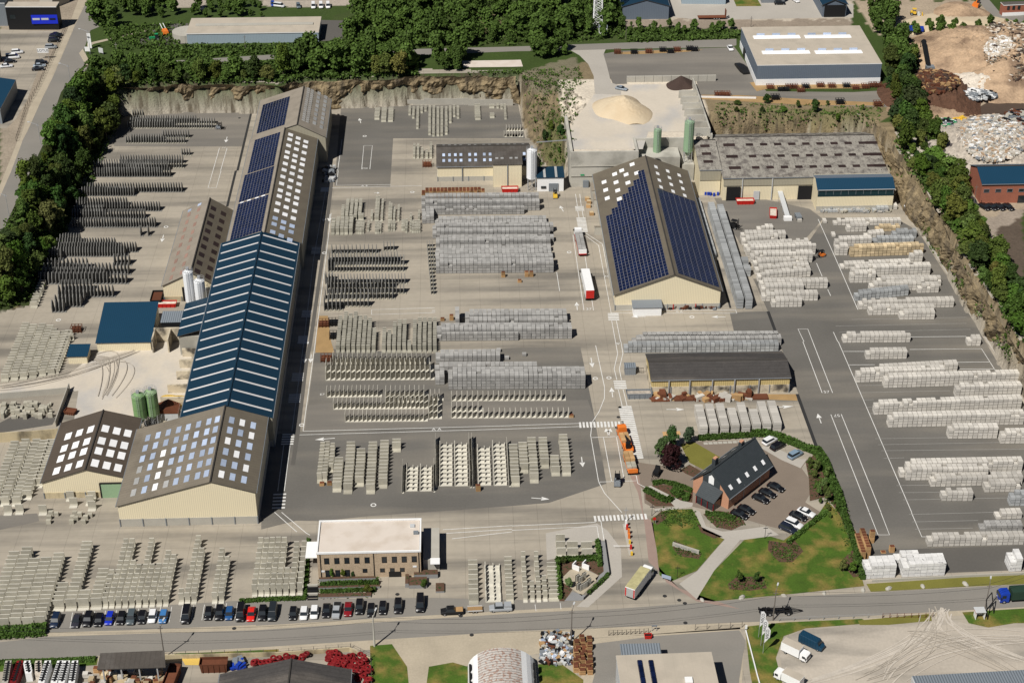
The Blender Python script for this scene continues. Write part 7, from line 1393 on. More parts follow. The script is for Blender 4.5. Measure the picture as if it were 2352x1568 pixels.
fence('low_wall','low white pipe wall beside the banner flags',tp(2,3,(2145,1090),(2250,1500),(2290,1640)),.3,8,'white',solid=(.45,'white'));fence('kerb_wall','long pale concrete kerb wall along the dark yard',tp(3,3,(955,640),(1810,595),(2400,570)),.5,9,'plinth',solid=(.7,'plinth'));fence('side_wall','concrete wall on the right side of the walled corner yard',tp(0,2,(640,435),(515,780)),1.8,9,'plinth',solid=(2.,'plinth'))
fence('block_wall','stepped pale wall above the walled corner yard',tp(0,2,(-60,530),(250,505),(640,470)),1.8,9,'plinth',solid=(1.9,'plinth'));fence('old_wall','stained old wall between the dark corner yard and the plate field',tp(0,2,(-60,925),(300,905),(560,880)),2.8,9,'plinth',solid=(3.,'wall_old'))
fence('coil_store_wall','stained wall behind the red coils',tp(1,3,(-880,1345),(200,1320),(860,1275),(1050,1370)),.5,9,'wall_old',solid=(1.2,'wall_old'));fence('yard_fence','dark mesh fence between the showroom yard and the left road',tp(0,0,(600,270),(470,560),(340,830),(240,1000),(150,1300)),1.8,2.5,'black',ZP)
fence('chicane_kerb','white concrete kerb blocks along the rust-stained apron',tp(2,0,(1720,898),(2240,908)),.5,9,'white',ZP,solid=(.7,'white'));fence('garden_edging','dark curved garden wall of the corner plot',tp(2,3,(855,260),(900,570),(660,800)),.5,9,'black',solid=(.55,'black'))
# pavilion steles in the corner garden
sheet('garden_terrace',tp(2,3,(460,600),(530,530),(620,500),(800,580),(780,620),(640,765),(550,700),(465,640)),'roadside',5);sheet('flower_bed',tp(2,3,(405,430),(400,810),(480,815),(560,700),(465,640),(460,600),(530,530),(640,490),(800,580),(840,545),(820,270),(770,260),(790,430),(520,440)),'mulch',4);sheet('garden_path',tp(2,3,(805,262),(855,262),(895,560),(785,640),(765,605),(845,540)),'slate_pave',5);sheet('garden_path',tp(2,3,(480,812),(555,728),(700,768),(640,808)),'slate_pave',5)
for x,y,lab in[(600,630,'leftmost'),(625,645,'second'),(660,610,'third'),(610,705,'fourth'),(635,715,'fifth'),(670,695,'sixth'),(705,665,'rightmost')]:o=TG(2,3,x,y);T=thing('garden_stele',lab+' dark standing slab in the corner garden terrace','standing slab',o,rot=R(40));MB().box(0,0,0,1.1,.3,1.9,'black').build('slab',T);MB().box(-.02,-.2,0,1.15,.1,1.95,'l_light').build('facing',T)
for x,y,lab in[(585,530,'left'),(675,520,'right')]:o=TG(2,3,x,y);T=thing('garden_wall_piece',lab+' small white angled wall in the corner garden','wall',o,rot=R(-35));MB().box(0,0,0,1.9,.25,1.4,'white').build('wall',T);MB().box(-.9,.8,0,.25,1.6,1.4,'white').build('return_wall',T)
# stepping stones
T=thing('stepping_stones','row of pale square slabs on the brown paving under the long hedge','stepping stones',TG(2,2,1980,925),world=True)
for k in range(10):o=TG(2,2,1778+k*44.5,934-k*2.2);MB().box(o.x,o.y,.03,1.1,1.,.06,'plinth').build('paving_slab',T)
tag(MB().prism([p[:2]for p in[TG(2,2,*q_)for q_ in((1380,828),(1540,820),(1550,855),(1390,866))]],0.02,.08,'wood').build('wooden_cover'),'flat brown wooden cover lying on the pale yard left of the garden','cover')
# red coils, scrap
random.seed(21)
b=MB()
def torus(b,x,y,z,R_,r_,m,tint=0.,n=10,k=5):
 vs=[];
 for i in range(n):
  a=2*math.pi*i/n
  for j in range(k):c_=2*math.pi*j/k;vs.append((x+(R_+r_*math.cos(c_))*math.cos(a),y+(R_+r_*math.cos(c_))*math.sin(a),z+r_*math.sin(c_)))
 b.add(vs,[(i*k+j,((i+1)%n)*k+j,((i+1)%n)*k+(j+1)%k,i*k+(j+1)%k)for i in range(n)for j in range(k)],m,tint)
b=MB();torus(b,0,0,.25,.5,.25,'redtube',n=12,k=6);c0=b.build('pipe_coil');first=True
spots=[]
for k in range(115):
 if k<85:x=random.uniform(660,1050);y=random.uniform(1310+max(0,(x-850)*.25),1440+max(0,(x-760)*.55))
 else:x=random.uniform(-50,480);y=1400-x*.13+random.uniform(-15,10)
 spots.append((x,y))
for k,(x,y)in enumerate(spots):
 o3=TG(1,3,x,y);o=c0 if k==0 else c0.copy()
 if k:COL.objects.link(o)
 o.location=(o3.x,o3.y,random.choice((0,.5,1.)));o.rotation_euler=(random.uniform(-.2,.2),random.uniform(-.2,.2),0);tag(o,'red plastic pipe coil in the heap behind the dark-roofed store','pipe coil','red pipe coils in the heap')
def junk(name,label,box_,n,cols,s0,s1,z=0.,seed=1,tl=(0,3),kind='stuff',hh_=1.):
 rs=random.Random(seed);b=MB()
 for k in range(n):
  x,y=rs.uniform(box_[0],box_[2]),rs.uniform(box_[1],box_[3]);o=TG(tl[0],tl[1],x,y,z);s=rs.uniform(s0,s1)
  v0=len(b.v);b.box(o.x,o.y,z+rs.uniform(0,hh_*.5),s*rs.uniform(.3,1.6),s*rs.uniform(.3,1),s*rs.uniform(.15,.9),rs.choice(cols),rs.uniform(0,3.1),rs.uniform(-.4,.4))
 return tag(b.build(name),label,name.replace('_',' '),None,kind)
junk('scrap_heap','tangled heap of white, grey and rusty scrap at the bottom street',(270,1120,555,1400),420,('white','metal_l','metal_g','rust','black','metal_g','sky_b','plinth','black','metal_l','wood'),.3,1.2,seed=2,tl=(2,3))
junk('steel_scrap','dark wheels and bent steel along the front wall of the solar hall',(1150,1245,1900,1272),160,('black','rust','metal_g'),.3,1.1,seed=3,tl=(2,1));junk('wrapped_goods','scattered grey machine parts beside the drain channel',(630,-20,720,110),90,('metal_l','metal_g','black'),.4,1.5,seed=4,tl=(1,1))
junk('stone_blocks','loose pale stone blocks along the front of the blue-roofed annex',(470,365,1125,385),60,('pack_g','pack','l_conc'),.7,1.4,seed=5,tl=(3,1));junk('rusty_plates','rusty plates and beams in front of the old shed',(1290,505,2200,540),60,('rust','rust','wood','pack'),1.,2.6,seed=6,tl=(2,2),hh_=.3)
sheet('rust_stained_ground',tp(2,2,(1275,500),(2350,480))+tp(3,2,(260,480),(270,540))+tp(2,2,(2350,530),(1275,545)),'rustground',2);sheet('rust_stained_ground',tp(1,1,(570,1330),(660,1330),(690,1568))+tp(1,2,(720,100),(545,100)),'rustground',2)
for p,q_,lab in[((1280,545),(1440,515),'leftmost dark rusty tray'),((1490,545),(1655,505),'second dark rusty tray'),((1845,540),(2005,505),'third dark rusty tray'),((2205,535),(2340,490),'rightmost dark rusty tray carrying pale blocks')]:
 A=TG(2,2,*p);B_=TG(2,2,*q_);T=thing('steel_tray',lab+' along the front of the old shed','steel tray',((A.x+B_.x)/2,A.y,0),world=True);b=MB();b.box((A.x+B_.x)/2,(A.y+B_.y)/2,.05,B_.x-A.x,2.3,.5,'rust');b.build('tray',T)
T=thing('tool_shed','small grey metal shed with side cage left of the old blackened shed','shed',TG(2,2,1085,305));MB().box(0,1.3,0,3.,2.6,2.3,'metal_g').build('wall',T);MB().box(0,1.3,2.3,3.2,2.8,.12,'metal_roof').build('roof',T);b=MB();[b.box(1.9+k*.45,.6,0,.06,.06,1.8,'black')for k in range(5)];b.box(2.8,.6,1.8,2,.1,.08,'black');b.build('cage',T)
# rebar cages on the upper yard
def cage(p,lab,z,m='rust',s=(2.4,1.8,1.3),rz=0.):
 T=thing('reinforcement_cage',lab,'steel rack',TG(*p,z),rot=rz);b=MB();sx,sy,sz=s
 for x in(-sx/2,-sx/6,sx/6,sx/2):
  for y in(-sy/2,sy/2):b.box(x,y,0,.1,.1,sz,m)
  b.box(x,0,sz*.9,.12,sy,.12,m);b.box(x,0,.1,.12,sy,.12,m)
 for y in(-sy/2,0,sy/2):b.box(0,y,sz*.9,sx,.1,.1,m);b.box(0,y,sz*.45,sx,.1,.1,m)
 b.build('frame',T);MB().box(0,0,.15,sx*.85,sy*.8,sz*.6,m).build('load',T)
for k,(x,y,m)in enumerate([(968,492,'rust'),(1120,492,'black'),(1255,486,'rust'),(1385,473,'black'),(1455,485,'black'),(1515,470,'rust'),(1630,462,'black'),(1675,468,'black')]):cage((2,0,x,y),'dark steel rack, %s from the left along the far edge of the upper yard'%nm[k],ZP,m,(2.5,2.,1.6))
for k,(x,y,m)in enumerate([(20,810,'rust'),(120,830,'black'),(160,830,'black'),(195,808,'rust'),(240,808,'rust'),(300,840,'rust'),(345,805,'black'),(480,795,'rust'),(585,800,'rust'),(720,798,'black'),(805,815,'rust')]):cage((3,0,x,y),'rusty or dark rack, %s from the left below the white plinth of the warehouse'%nm[k],ZP,m,(2.6,2.4,1.3))
for k,(x,y)in enumerate([(890,808),(960,795),(1010,797),(1095,825)]):cage((3,0,x,y),'rusty rack, %s near the right corner of the warehouse'%nm[k],ZP,'rust',(2.6,2.4,1.5))
for p,m,lab in[((2,0,1898,885),'rust','left one of the paired rusty racks on the apron'),((2,0,1962,885),'rust','right one of the paired rusty racks on the apron'),((3,0,65,912),'black','dark rack lying on the apron edge'),((3,0,660,952),'black','black rack alone on the rust-stained apron'),((3,0,1007,972),'rust','rusty rack at the right end of the apron'),((1,1,625,1420),'rust','rusty mesh rack at the drain channel'),((1,1,715,1410),'black','black mesh rack beside the rusty one'),((1,1,725,1530),'black','black tall rack below the mesh racks'),((1,2,645,170),'rust','red rusty tank rack by the pale upright panels'),((0,1,705,1470),'rust','rusty square basket on the lane by the blue shed'),((1,0,1570,1525),'rust','rusty frame left of the brown-roofed hall')]:cage(p,lab,ZP if p[1]==0 and not p[0]==1 else 0,m,(3.,2.4,1.8))
T=thing('tarp_heap','black tarpaulin-covered pile along the left wall of the warehouse','pile',TG(2,0,2110,640,ZP));b=MB();loft(b,[(-5,ring(1.2,0,.8)),(-2,ring(1.6,0,1.6)),(2,ring(1.4,0,1.3)),(5,ring(1.1,0,.7))],'black');b.build('cover',T);T.rotation_euler[2]=R(12)
# scrap yard heaps
heap('rubble_mound','largest brown rubble mound at the right edge of the scrap yard',*TG(3,0,2230,560,ZP)[:2],ZP-.2,36,46,11,'rubble_br',31,n=80,rough=.13,pw=.8)
heap('rubble_mound','brown wood-chip mound with pale flank below the largest mound',*TG(3,0,2180,730,ZP)[:2],ZP-.2,28,22,8,'rubble_br',32,n=50,rough=.1);heap('rubble_mound','bright white rubble heap in the scrap yard',*TG(3,0,1920,790,ZP)[:2],ZP-.2,18,17,5,'rubble_w',33,n=40,rough=.15)
heap('timber_heap','dark brown heap of waste timber beside the tree belt',*TG(3,0,1530,880,ZP)[:2],ZP-.2,21,27,7,'rubble_s',34,n=60,rough=.28);heap('rubble_mound','tan mound of broken stone beside the tree belt',*TG(3,0,1500,1060,ZP)[:2],ZP-.2,17,12,3.5,'rubble_br',35,n=40,rough=.12)
heap('sand_bank','yellowish soil bank at the top right',*TG(3,0,1750,240,ZP)[:2],ZP-.2,34,14,3,'sand',36,n=40,rough=.1);heap('sand_bank','darker soil heap below the excavator',*TG(3,0,1760,130,ZP)[:2],ZP-.2,14,14,4,'rubble_br',37,n=30)
heap('rubble_mound','wide grey-white mound of mixed rubble at the right edge',*TG(3,0,2150,1420,ZP)[:2],ZP-.2,32,40,7,'rubble_g',38,n=70,rough=.25)
sheet('mud_track',tp(3,0,(2050,1010),(2200,830),(2352,790),(2352,1060),(2150,1110)),'mud',2,ZP)
def litter(name,label,box_,n,cols,s0,s1,seed,z=ZP,zf=None):
 rs=random.Random(seed);b=MB()
 for k in range(n):
  a=rs.random()*6.28;r_=rs.random()**.5;x=box_[0]+math.cos(a)*r_*box_[2];y=box_[1]+math.sin(a)*r_*box_[3];o=TG(3,0,x,y,z);s=rs.uniform(s0,s1);zt=(zf(o.x,o.y)if zf else 0)
  b.box(o.x,o.y,z+zt-.1,s*rs.uniform(.4,1.8),s*rs.uniform(.3,1),s*rs.uniform(.2,.8),rs.choice(cols),rs.uniform(0,3.1),rs.uniform(-.4,.4))
 return tag(b.build(name),label,name.replace('_',' '),None,'stuff')
def dome(p,rx,ry,h):c_=TG(3,0,*p,ZP);return lambda x,y:max(0,1-math.hypot((x-c_.x)/rx,(y-c_.y)/ry))*h
litter('white_rubble','broken white plaster and blocks covering the lower right mound',(2080,1350,320,240),3800,('white','plinth','beige_roof','pack','rubble_w','metal_g','rubble_br'),.35,1.2,41,zf=dome((2150,1420),32,40,7));litter('broken_stone','broken brown stone strewn over the largest rubble mound',(2230,560,280,280),3000,('rubble_br','soil','rubble_w','roof_br','rubble_br'),.3,1.3,49,zf=dome((2230,560),36,46,11));litter('white_rubble','white rubble streak running down the largest mound',(2080,620,120,60),500,('white','rubble_w','beige_roof'),.4,1.3,50,zf=dome((2230,560),36,46,11.4));litter('metal_scrap','silvery bent metal scrap in the scrap yard',(1920,910,170,40),500,('metal_l','white','metal_g','black'),.5,1.8,42,zf=dome((1920,910),14,9,2.5))
litter('dark_scrap','dark bags and wires beside the white rubble',(1640,1170,90,60),300,('black','metal_g','white','green'),.5,1.4,43,zf=dome((1640,1170),8,8,2));litter('red_scrap','dark red and black scrap along the tree belt',(1790,1480,90,70),320,('black','redtube','rust','white'),.5,1.5,44);litter('yellow_bags','bright yellow bags on the rubble',(1750,1130,60,40),26,('yellow',),.8,1.5,45,zf=lambda x,y:.8)
litter('timber_pieces','broken boards and branches over the timber heap',(1540,840,190,130),1500,('rust','soil','rubble_s','wood'),.3,1.6,46,zf=dome((1530,880),21,27,7));litter('dark_rubble','grey steel and beams at the right edge mound',(2270,1200,110,110),600,('metal_g','black','plinth','rust'),.5,2.,47,zf=lambda x,y:3.)
T=thing('bunker','pale U-shaped concrete bunker filled with dark scrap beside the conveyor','bunker',TG(3,0,1655,570,ZP));[MB().box(x,3,0,.6,9,3,'plinth').build('side_wall',T)for x in(-5,5)];MB().box(0,7.6,0,10.6,.6,3.2,'plinth').build('back_wall',T);b=MB();rs=random.Random(3);[b.box(rs.uniform(-4,4),rs.uniform(-3,5),0,rs.uniform(.5,2),rs.uniform(.5,1.5),rs.uniform(.5,2),rs.choice(('black','metal_g','plinth')),rs.uniform(0,3))for k in range(90)];b.build('scrap',T)
# goods at the bottom left edge
for k,(x0,x1,m,lab)in enumerate([(90,60,'plinth','grey'),(195,130,'redtube','red and white'),(262,300,'white','short white'),(365,370,'rubble_w','pinkish'),(450,390,'white','first long white'),(565,505,'white','second long white'),(625,575,'white','third long white'),(700,670,'white','fourth long white')]):
 A=TG(0,3,x0,1450,0);B_=TG(0,3,x1,1640,0);T=thing('goods_stack',lab+' line of tall wrapped stacks at the bottom left','stacks',A,world=True)
 for j in range(5 if k in(2,3)else 9):o=A.lerp(B_,j/9);MB().box(o.x,o.y,0,1.35,1.15,2.4,m,.05).build('wrapped_stack',T);MB().box(o.x+.1,o.y+.1,2.41,.5,.7,.02,'black',.05).build('top_gap',T)
skip('container','rusty closed container beside the coil store wall','container',(0,3,1970,1440),0,6,2.4,2.5,'rust','rust');skip('container','tall rusty sheet container right of the corrugated canopy','container',(0,3,1580,1560),R(-8),2.4,7,2.2,'rust','rust')
sheet('rust_stained_ground',tp(0,3,(1660,1330),(1850,1330),(1840,1400),(1700,1400)),'yellowsand',3)
junk('blue_racks','blue tubular racks beside the rusty closed container',(2130,1380,2230,1450),40,('blue','blue','metal_g'),.4,1.6,seed=8)
for x,y,w_,d_,h_,m,lab in[(765,260,2.6,5.5,3.2,'plinth','upper grey annex box against the left wall of the solar hall'),(790,330,2.8,4.,2.6,'plinth','lower grey annex box against the left wall of the solar hall'),(800,590,3.,.4,3.,'plinth','small concrete wall left of the solar hall')]:
 o=TG(2,1,x,y);T=thing('side_annex',lab,'annex',o);MB().box(0,d_/2,0,w_,d_,h_,m).build('wall',T);MB().box(0,d_/2,h_,w_+.3,d_+.3,.15,'roof_ltw').build('roof',T)
for k,(x,y)in enumerate([(705,300),(700,335),(730,405),(690,270)]):o=TG(2,1,x,y);T=thing('timber_box',('first','second','third','fourth')[k]+' pale crate beside the annex of the solar hall','crate',o);MB().box(0,0,0,1.4,1.3,1.1,'wood').build('crate_body',T);MB().box(0,0,1.1,1.2,1.1,.1,'pack_t').build('crate_lid',T)
for k,(x,y)in enumerate([(1775,220),(1800,222),(1822,226),(1855,232),(1890,225)]):o=TG(2,1,x,y);T=thing('barrel',('first','second','third','fourth','fifth')[k]+' blue barrel from the left in front of the annex','barrel',o);b=MB();b.cyl(0,0,0,.4,1.1,'blue',10);b.build('drum',T)
# ================================================================ vegetation
def leaf_cloud(seed,rx,rz,n,blobs,leaf=(.35,.65),base=.25):
 rs=np.random.RandomState(seed);cen=[]
 for k in range(blobs):
  a=rs.rand()*6.28;r_=rs.rand()**.6*.62;h=base+rs.rand()*(1-base);tap=math.sin(min(1.,max(.12,1.05-abs(h-.55)*1.25))*1.57)
  cen.append((math.cos(a)*r_*tap,math.sin(a)*r_*tap,h,.26+.2*rs.rand()))
 V=np.zeros((n*4,3));c=np.array(cen)[rs.randint(0,blobs,n)]
 d=rs.normal(size=(n,3));d/=np.linalg.norm(d,axis=1)[:,None];d[:,2]=np.abs(d[:,2])*.85+d[:,2]*.15;rad=c[:,3]*(.55+.5*rs.rand(n)**.5)
 P_=np.c_[(c[:,0]+d[:,0]*rad)*rx,(c[:,1]+d[:,1]*rad)*rx,(c[:,2]*.86+d[:,2]*rad*.55)*rz]
 nn=d+rs.normal(size=(n,3))*.45;nn/=np.linalg.norm(nn,axis=1)[:,None]
 u_=np.cross(nn,rs.normal(size=(n,3)));u_/=np.linalg.norm(u_,axis=1)[:,None];v_=np.cross(nn,u_);s=(leaf[0]+(leaf[1]-leaf[0])*rs.rand(n))[:,None]/2
 for k,(a,b_)in enumerate(((-1,-.7),(1,-.7),(.8,.8),(-.8,.8))):V[k::4]=P_+u_*s*a+v_*s*b_
 return V,n
def leaf_mesh(name,V,n,mats,tints):
 me=bpy.data.meshes.new(name);me.vertices.add(n*4);me.vertices.foreach_set('co',V.astype(np.float32).ravel());me.loops.add(n*4);me.loops.foreach_set('vertex_index',np.arange(n*4,dtype=np.int32));me.polygons.add(n)
 me.polygons.foreach_set('loop_start',np.arange(0,n*4,4,dtype=np.int32));me.polygons.foreach_set('loop_total',np.full(n,4,dtype=np.int32));me.update();me.validate()
 at=me.attributes.new('tint','FLOAT','FACE');at.data.foreach_set('value',tints.astype(np.float32));[me.materials.append(M[m])for m in mats];return me
TREES=[]
for s,(rx,rz,n,bl,nm_)in enumerate([(3.6,8.5,2300,26,'broad'),(3.0,9.5,2100,24,'tall'),(4.2,7.5,2500,30,'wide'),(2.4,6.,1500,16,'small'),(2.0,9.,1500,18,'slim')]):
 V,n=leaf_cloud(100+s,rx,rz,n,bl);rs=np.random.RandomState(s);cm=leaf_mesh('crown',V,n,('leaf',),rs.rand(n)*1.4-.7)
 b=MB();b.cyl(0,0,0,.2,rz*.55,'bark',7,r2=.1)
 for k in range(4):a=k*1.6+s;b.tube((0,0,rz*.3),(math.cos(a)*rx*.5,math.sin(a)*rx*.5,rz*.6),.07,'bark',4)
 T=thing('tree','x','tree');tk=b.build('trunk',T);cr=bpy.data.objects.new('crown',cm);COL.objects.link(cr);cr.parent=T;TREES.append(T)
usedt=set()
GREENS=[(.10,.13,.03),(.07,.12,.02),(.042,.075,.013),(.034,.062,.014),(.06,.09,.013),(.027,.05,.012),(.075,.105,.018)]
rt=random.Random(77)
def tree(p3,k,s,label,group=None,c=None,name='tree',cat='tree'):
 c=c or rt.choice(GREENS);c=tuple(x*rt.uniform(.8,1.2)for x in c)
 if k not in usedt:
  usedt.add(k);o=TREES[k];o.location=p3;o.rotation_euler[2]=rt.uniform(0,6.28);o.scale=(s,)*3;tag(o,label,cat,group);o.color=(*c,1)
  for ch in o.children:ch.color=(*c,1)
  return o
 o=dup(TREES[k],p3,rt.uniform(0,6.28),label,group,c,(s*rt.uniform(.72,1.25),s*rt.uniform(.72,1.25),s*rt.uniform(.75,1.2)));o.rotation_euler[0]=rt.uniform(-.1,.1);o.rotation_euler[1]=rt.uniform(-.1,.1);o.name=name;o['category']=cat
 if not group and 'group' in o:del o['group']
 return o
BT=[]
def belt(poly,n,dmin,label,group,ks,s0,s1,seed,cols=None):
 rs=random.Random(seed);P_=[];xs_=[p[0]for p in poly];ys_=[p[1]for p in poly];tries=0
 while len(P_)<n and tries<n*40:
  tries+=1;x,y=rs.uniform(min(xs_),max(xs_)),rs.uniform(min(ys_),max(ys_))
  if not inside(np.array([(x,y)]),poly)[0]:continue
  p=W(x,y)
  if any((p.x-q_.x)**2+(p.y-q_.y)**2<dmin**2 for q_ in P_):continue
  P_.append(p);BT.append((p,rs.choice(ks),rs.uniform(s0*.55,s1*1.1),label,group,rs.choice(GREENS)))
belt([(0,690),(40,695),(85,640),(150,530),(200,395),(245,325),(270,265),(290,215),(235,205),(160,250),(118,330),(75,430),(35,530),(0,570),(-30,600),(-30,690)],120,3.3,'dark green tree on the bank between left road and panel field','trees on the left bank',(0,1,2,0),.85,1.25,1)
belt([(205,180),(300,165),(470,160),(560,175),(640,178),(640,190),(560,190),(420,192),(290,200),(215,205)],46,3.6,'green tree along the top of the cliff left of the tall hall end','trees on the cliff top left',(0,2,3),.75,1.1,2)
belt([(640,150),(800,130),(935,140),(960,160),(900,176),(760,170),(650,178)],42,3.6,'tall dark tree in the wood between the top road and the cliff','trees between top road and cliff',(0,1,2),.9,1.35,3)
belt([(1000,128),(1060,128),(1060,170),(1005,165)],9,3.5,'tall tree standing right of the road gap on the cliff top','trees right of the road gap',(0,1),1.,1.35,4);belt([(1215,118),(1290,112),(1300,128),(1230,134)],11,3.,'tree in the small clump below the top road junction','clump below the junction',(0,3),.8,1.,5)
belt([(800,95),(815,60),(870,10),(1100,-5),(1250,-5),(1415,10),(1440,60),(1440,88),(1300,98),(1180,100),(1000,108),(860,112)],120,4.4,'green tree in the wood between the top road and the picture top','trees of the top wood',(0,1,2,3),.85,1.3,6)
belt([(205,45),(250,30),(260,70),(235,80)],6,3.,'big tree beside the road junction at upper left','trees by the junction',(0,2),1.,1.3,7);belt([(255,5),(400,5),(400,42),(300,40)],22,4.,'tree in the grove behind the junction at upper left','grove behind the junction',(0,2,3),.8,1.2,8);belt([(440,20),(600,12),(600,40),(450,45)],20,4.,'tree or bush behind the long low building','bushes behind the long low building',(3,0),.7,1.,9)
belt([(1995,20),(2040,20),(2050,70),(2010,78)],14,3.,'dark tree between the open barn and the sandy ground','trees by the open barn',(0,1),.9,1.2,10);belt([(2030,85),(2075,92),(2100,130),(2080,200),(2115,250),(2090,270),(2050,230),(2040,160)],46,3.4,'green tree in the belt right of the grey warehouse','trees right of the warehouse',(0,1,3),.7,1.1,11)
belt([(2050,250),(2110,260),(2160,340),(2210,440),(2260,540),(2300,620),(2352,700),(2390,760),(2390,850),(2340,790),(2290,710),(2240,640),(2190,545),(2150,475),(2110,410),(2070,340)],125,3.3,'dark green tree in the belt along the right cliff top','trees along the right cliff top',(0,2,0,3),.8,1.15,12)
belt([(2060,65),(2352,58),(2352,74),(2200,84),(2100,82)],26,3.4,'bush in the hedge row north of the scrap yard','bushes north of the scrap yard',(3,),.6,.9,13);belt([(1650,232),(2030,245),(2000,285),(1660,280)],10,6.,'small bush on the dirt slope behind the wide hall','bushes on the slope behind the wide hall',(3,2),.5,.8,14);belt([(1240,270),(1300,262),(1305,385),(1262,370)],14,3.2,'bush on the steep slope left of the sand platform','bushes left of the platform',(3,),.4,.8,15)
belt([(1430,60),(1690,66),(1690,80),(1440,88)],26,3.,'low bush in the verge above the top road','bushes above the top road',(3,),.5,.8,16);belt([(2100,480),(2130,520),(2230,660),(2320,810),(2300,790),(2190,650)],13,5.,'low shrub at the foot of the right cliff','shrubs at the foot of the right cliff',(3,),.4,.6,17);belt([(2045,400),(2080,420),(2100,470),(2070,450)],6,3.,'shrub in the corner between the cliff and the blue-roofed annex','shrubs at the cliff corner',(3,),.5,.8,18)
for k,(x,y)in enumerate([(2120,1010),(2210,1010),(2150,1110),(2240,1160),(2180,1220),(2270,1290),(2220,1390),(2300,1450),(2120,960),(2330,1540)]):tree(G(*zz(HZ,x,y)),3,.3+.1*(k%3),'low leafy bush in the long garden bed beside the asphalt yard','bushes in the long garden bed',(.055,.095,.018))
tree(G(310,252,0)+Vector((0,0,0)),2,.95,'round green bush at the left foot of the cliff');tree(TG(1,0,1310,700,ZP),0,1.1,'dark tree leaning over the middle of the cliff edge')
tree(G(*zz(HZ,590,990)),2,1.0,'big dark purple copper beech in the garden',c=(.035,.010,.012));tree(G(*zz(HZ,480,880)),0,.75,'green tree left behind the copper beech',c=(.05,.085,.03));tree(G(*zz(HZ,600,800)),0,.7,'green tree behind the copper beech',c=(.05,.085,.03));tree(G(*zz(HZ,760,740)),3,.9,'small tree at the top of the yellowish lawn',c=(.04,.08,.03))
for k,(x,y)in enumerate([(2180,1060),(2300,1130),(2200,1310),(2290,1370),(2250,1250)]):tree(G(*zz(HZ,x,y)),4,.5,'thin young tree in the long flower bed by the asphalt yard','young trees in the long flower bed',(.07,.11,.03))
for c,r,x,y,s,lab in[(2,3,2085,650,.45,'young tree left in the lawn bed'),(2,3,2235,645,.45,'young tree right in the lawn bed'),(3,3,690,540,.5,'young tree at the bed by the wrapped packs'),(3,3,775,570,.45,'second young tree at the bed by the wrapped packs'),(1,3,700,610,.3,'slim conifer first in front of the office'),(1,3,798,600,.3,'slim conifer second in front of the office'),(1,3,887,600,.28,'slim conifer third in front of the office'),(1,3,1030,740,.55,'round bush at the right end of the office planters'),(1,3,1540,690,.5,'round bush in the right planter of the office'),(2,3,520,690,.5,'pale green bush in the corner garden'),(2,3,480,480,.5,'bush at the left top of the corner garden')]:
 tree(TG(c,r,x,y),4 if 'young' in lab or 'slim' in lab else 3,s,lab,c=(.10,.14,.05)if 'pale' in lab else None)
BT.sort(key=lambda q_:q_[0].y+(300 if 'top wood' in q_[3]and q_[0].y>640 else 0));print('belt trees',len(BT))
for g_ in{a[4]for a in BT}:
 LL=sorted((i for i,a in enumerate(BT)if a[4]==g_),key=lambda i:BT[i][0].y)
 if len(LL)>15:
  for j,i in enumerate(LL):a=BT[i];BT[i]=a[:3]+(a[3]+', '+('nearest','second','middle','fourth','farthest')[j*5//len(LL)]+' stretch',)+a[4:]
for a in BT[:265]:tree(*a)
VS=[];TS=[]
for p,k,s,*_ in BT[265:]:
 cm=TREES[k].children[0].data if TREES[k].children[0].name.startswith('crown')else TREES[k].children[1].data;n=len(cm.polygons);v=np.empty(n*12,np.float32);cm.vertices.foreach_get('co',v);v=v.reshape(n,4,3)[::2];c_=v.mean(1,keepdims=True);v=c_+(v-c_)*1.35
 a=rt.uniform(0,6.28);v=v@np.array([[math.cos(a),math.sin(a),0],[-math.sin(a),math.cos(a),0],[0,0,1]])*s*np.array([1,1,rt.uniform(.85,1.15)])+np.array(p);VS.append(v.reshape(-1,3));g_=rt.uniform(-.45,.45);TS.append(np.random.rand(len(v))*.9-.45+g_)
if VS:V=np.concatenate(VS);me=leaf_mesh('woodland',V,len(V)//4,('under',),np.concatenate(TS));o=bpy.data.objects.new('woodland',me);COL.objects.link(o);tag(o,'far woodland crowns merging into one mass at the top of the picture','woodland',None,'stuff')
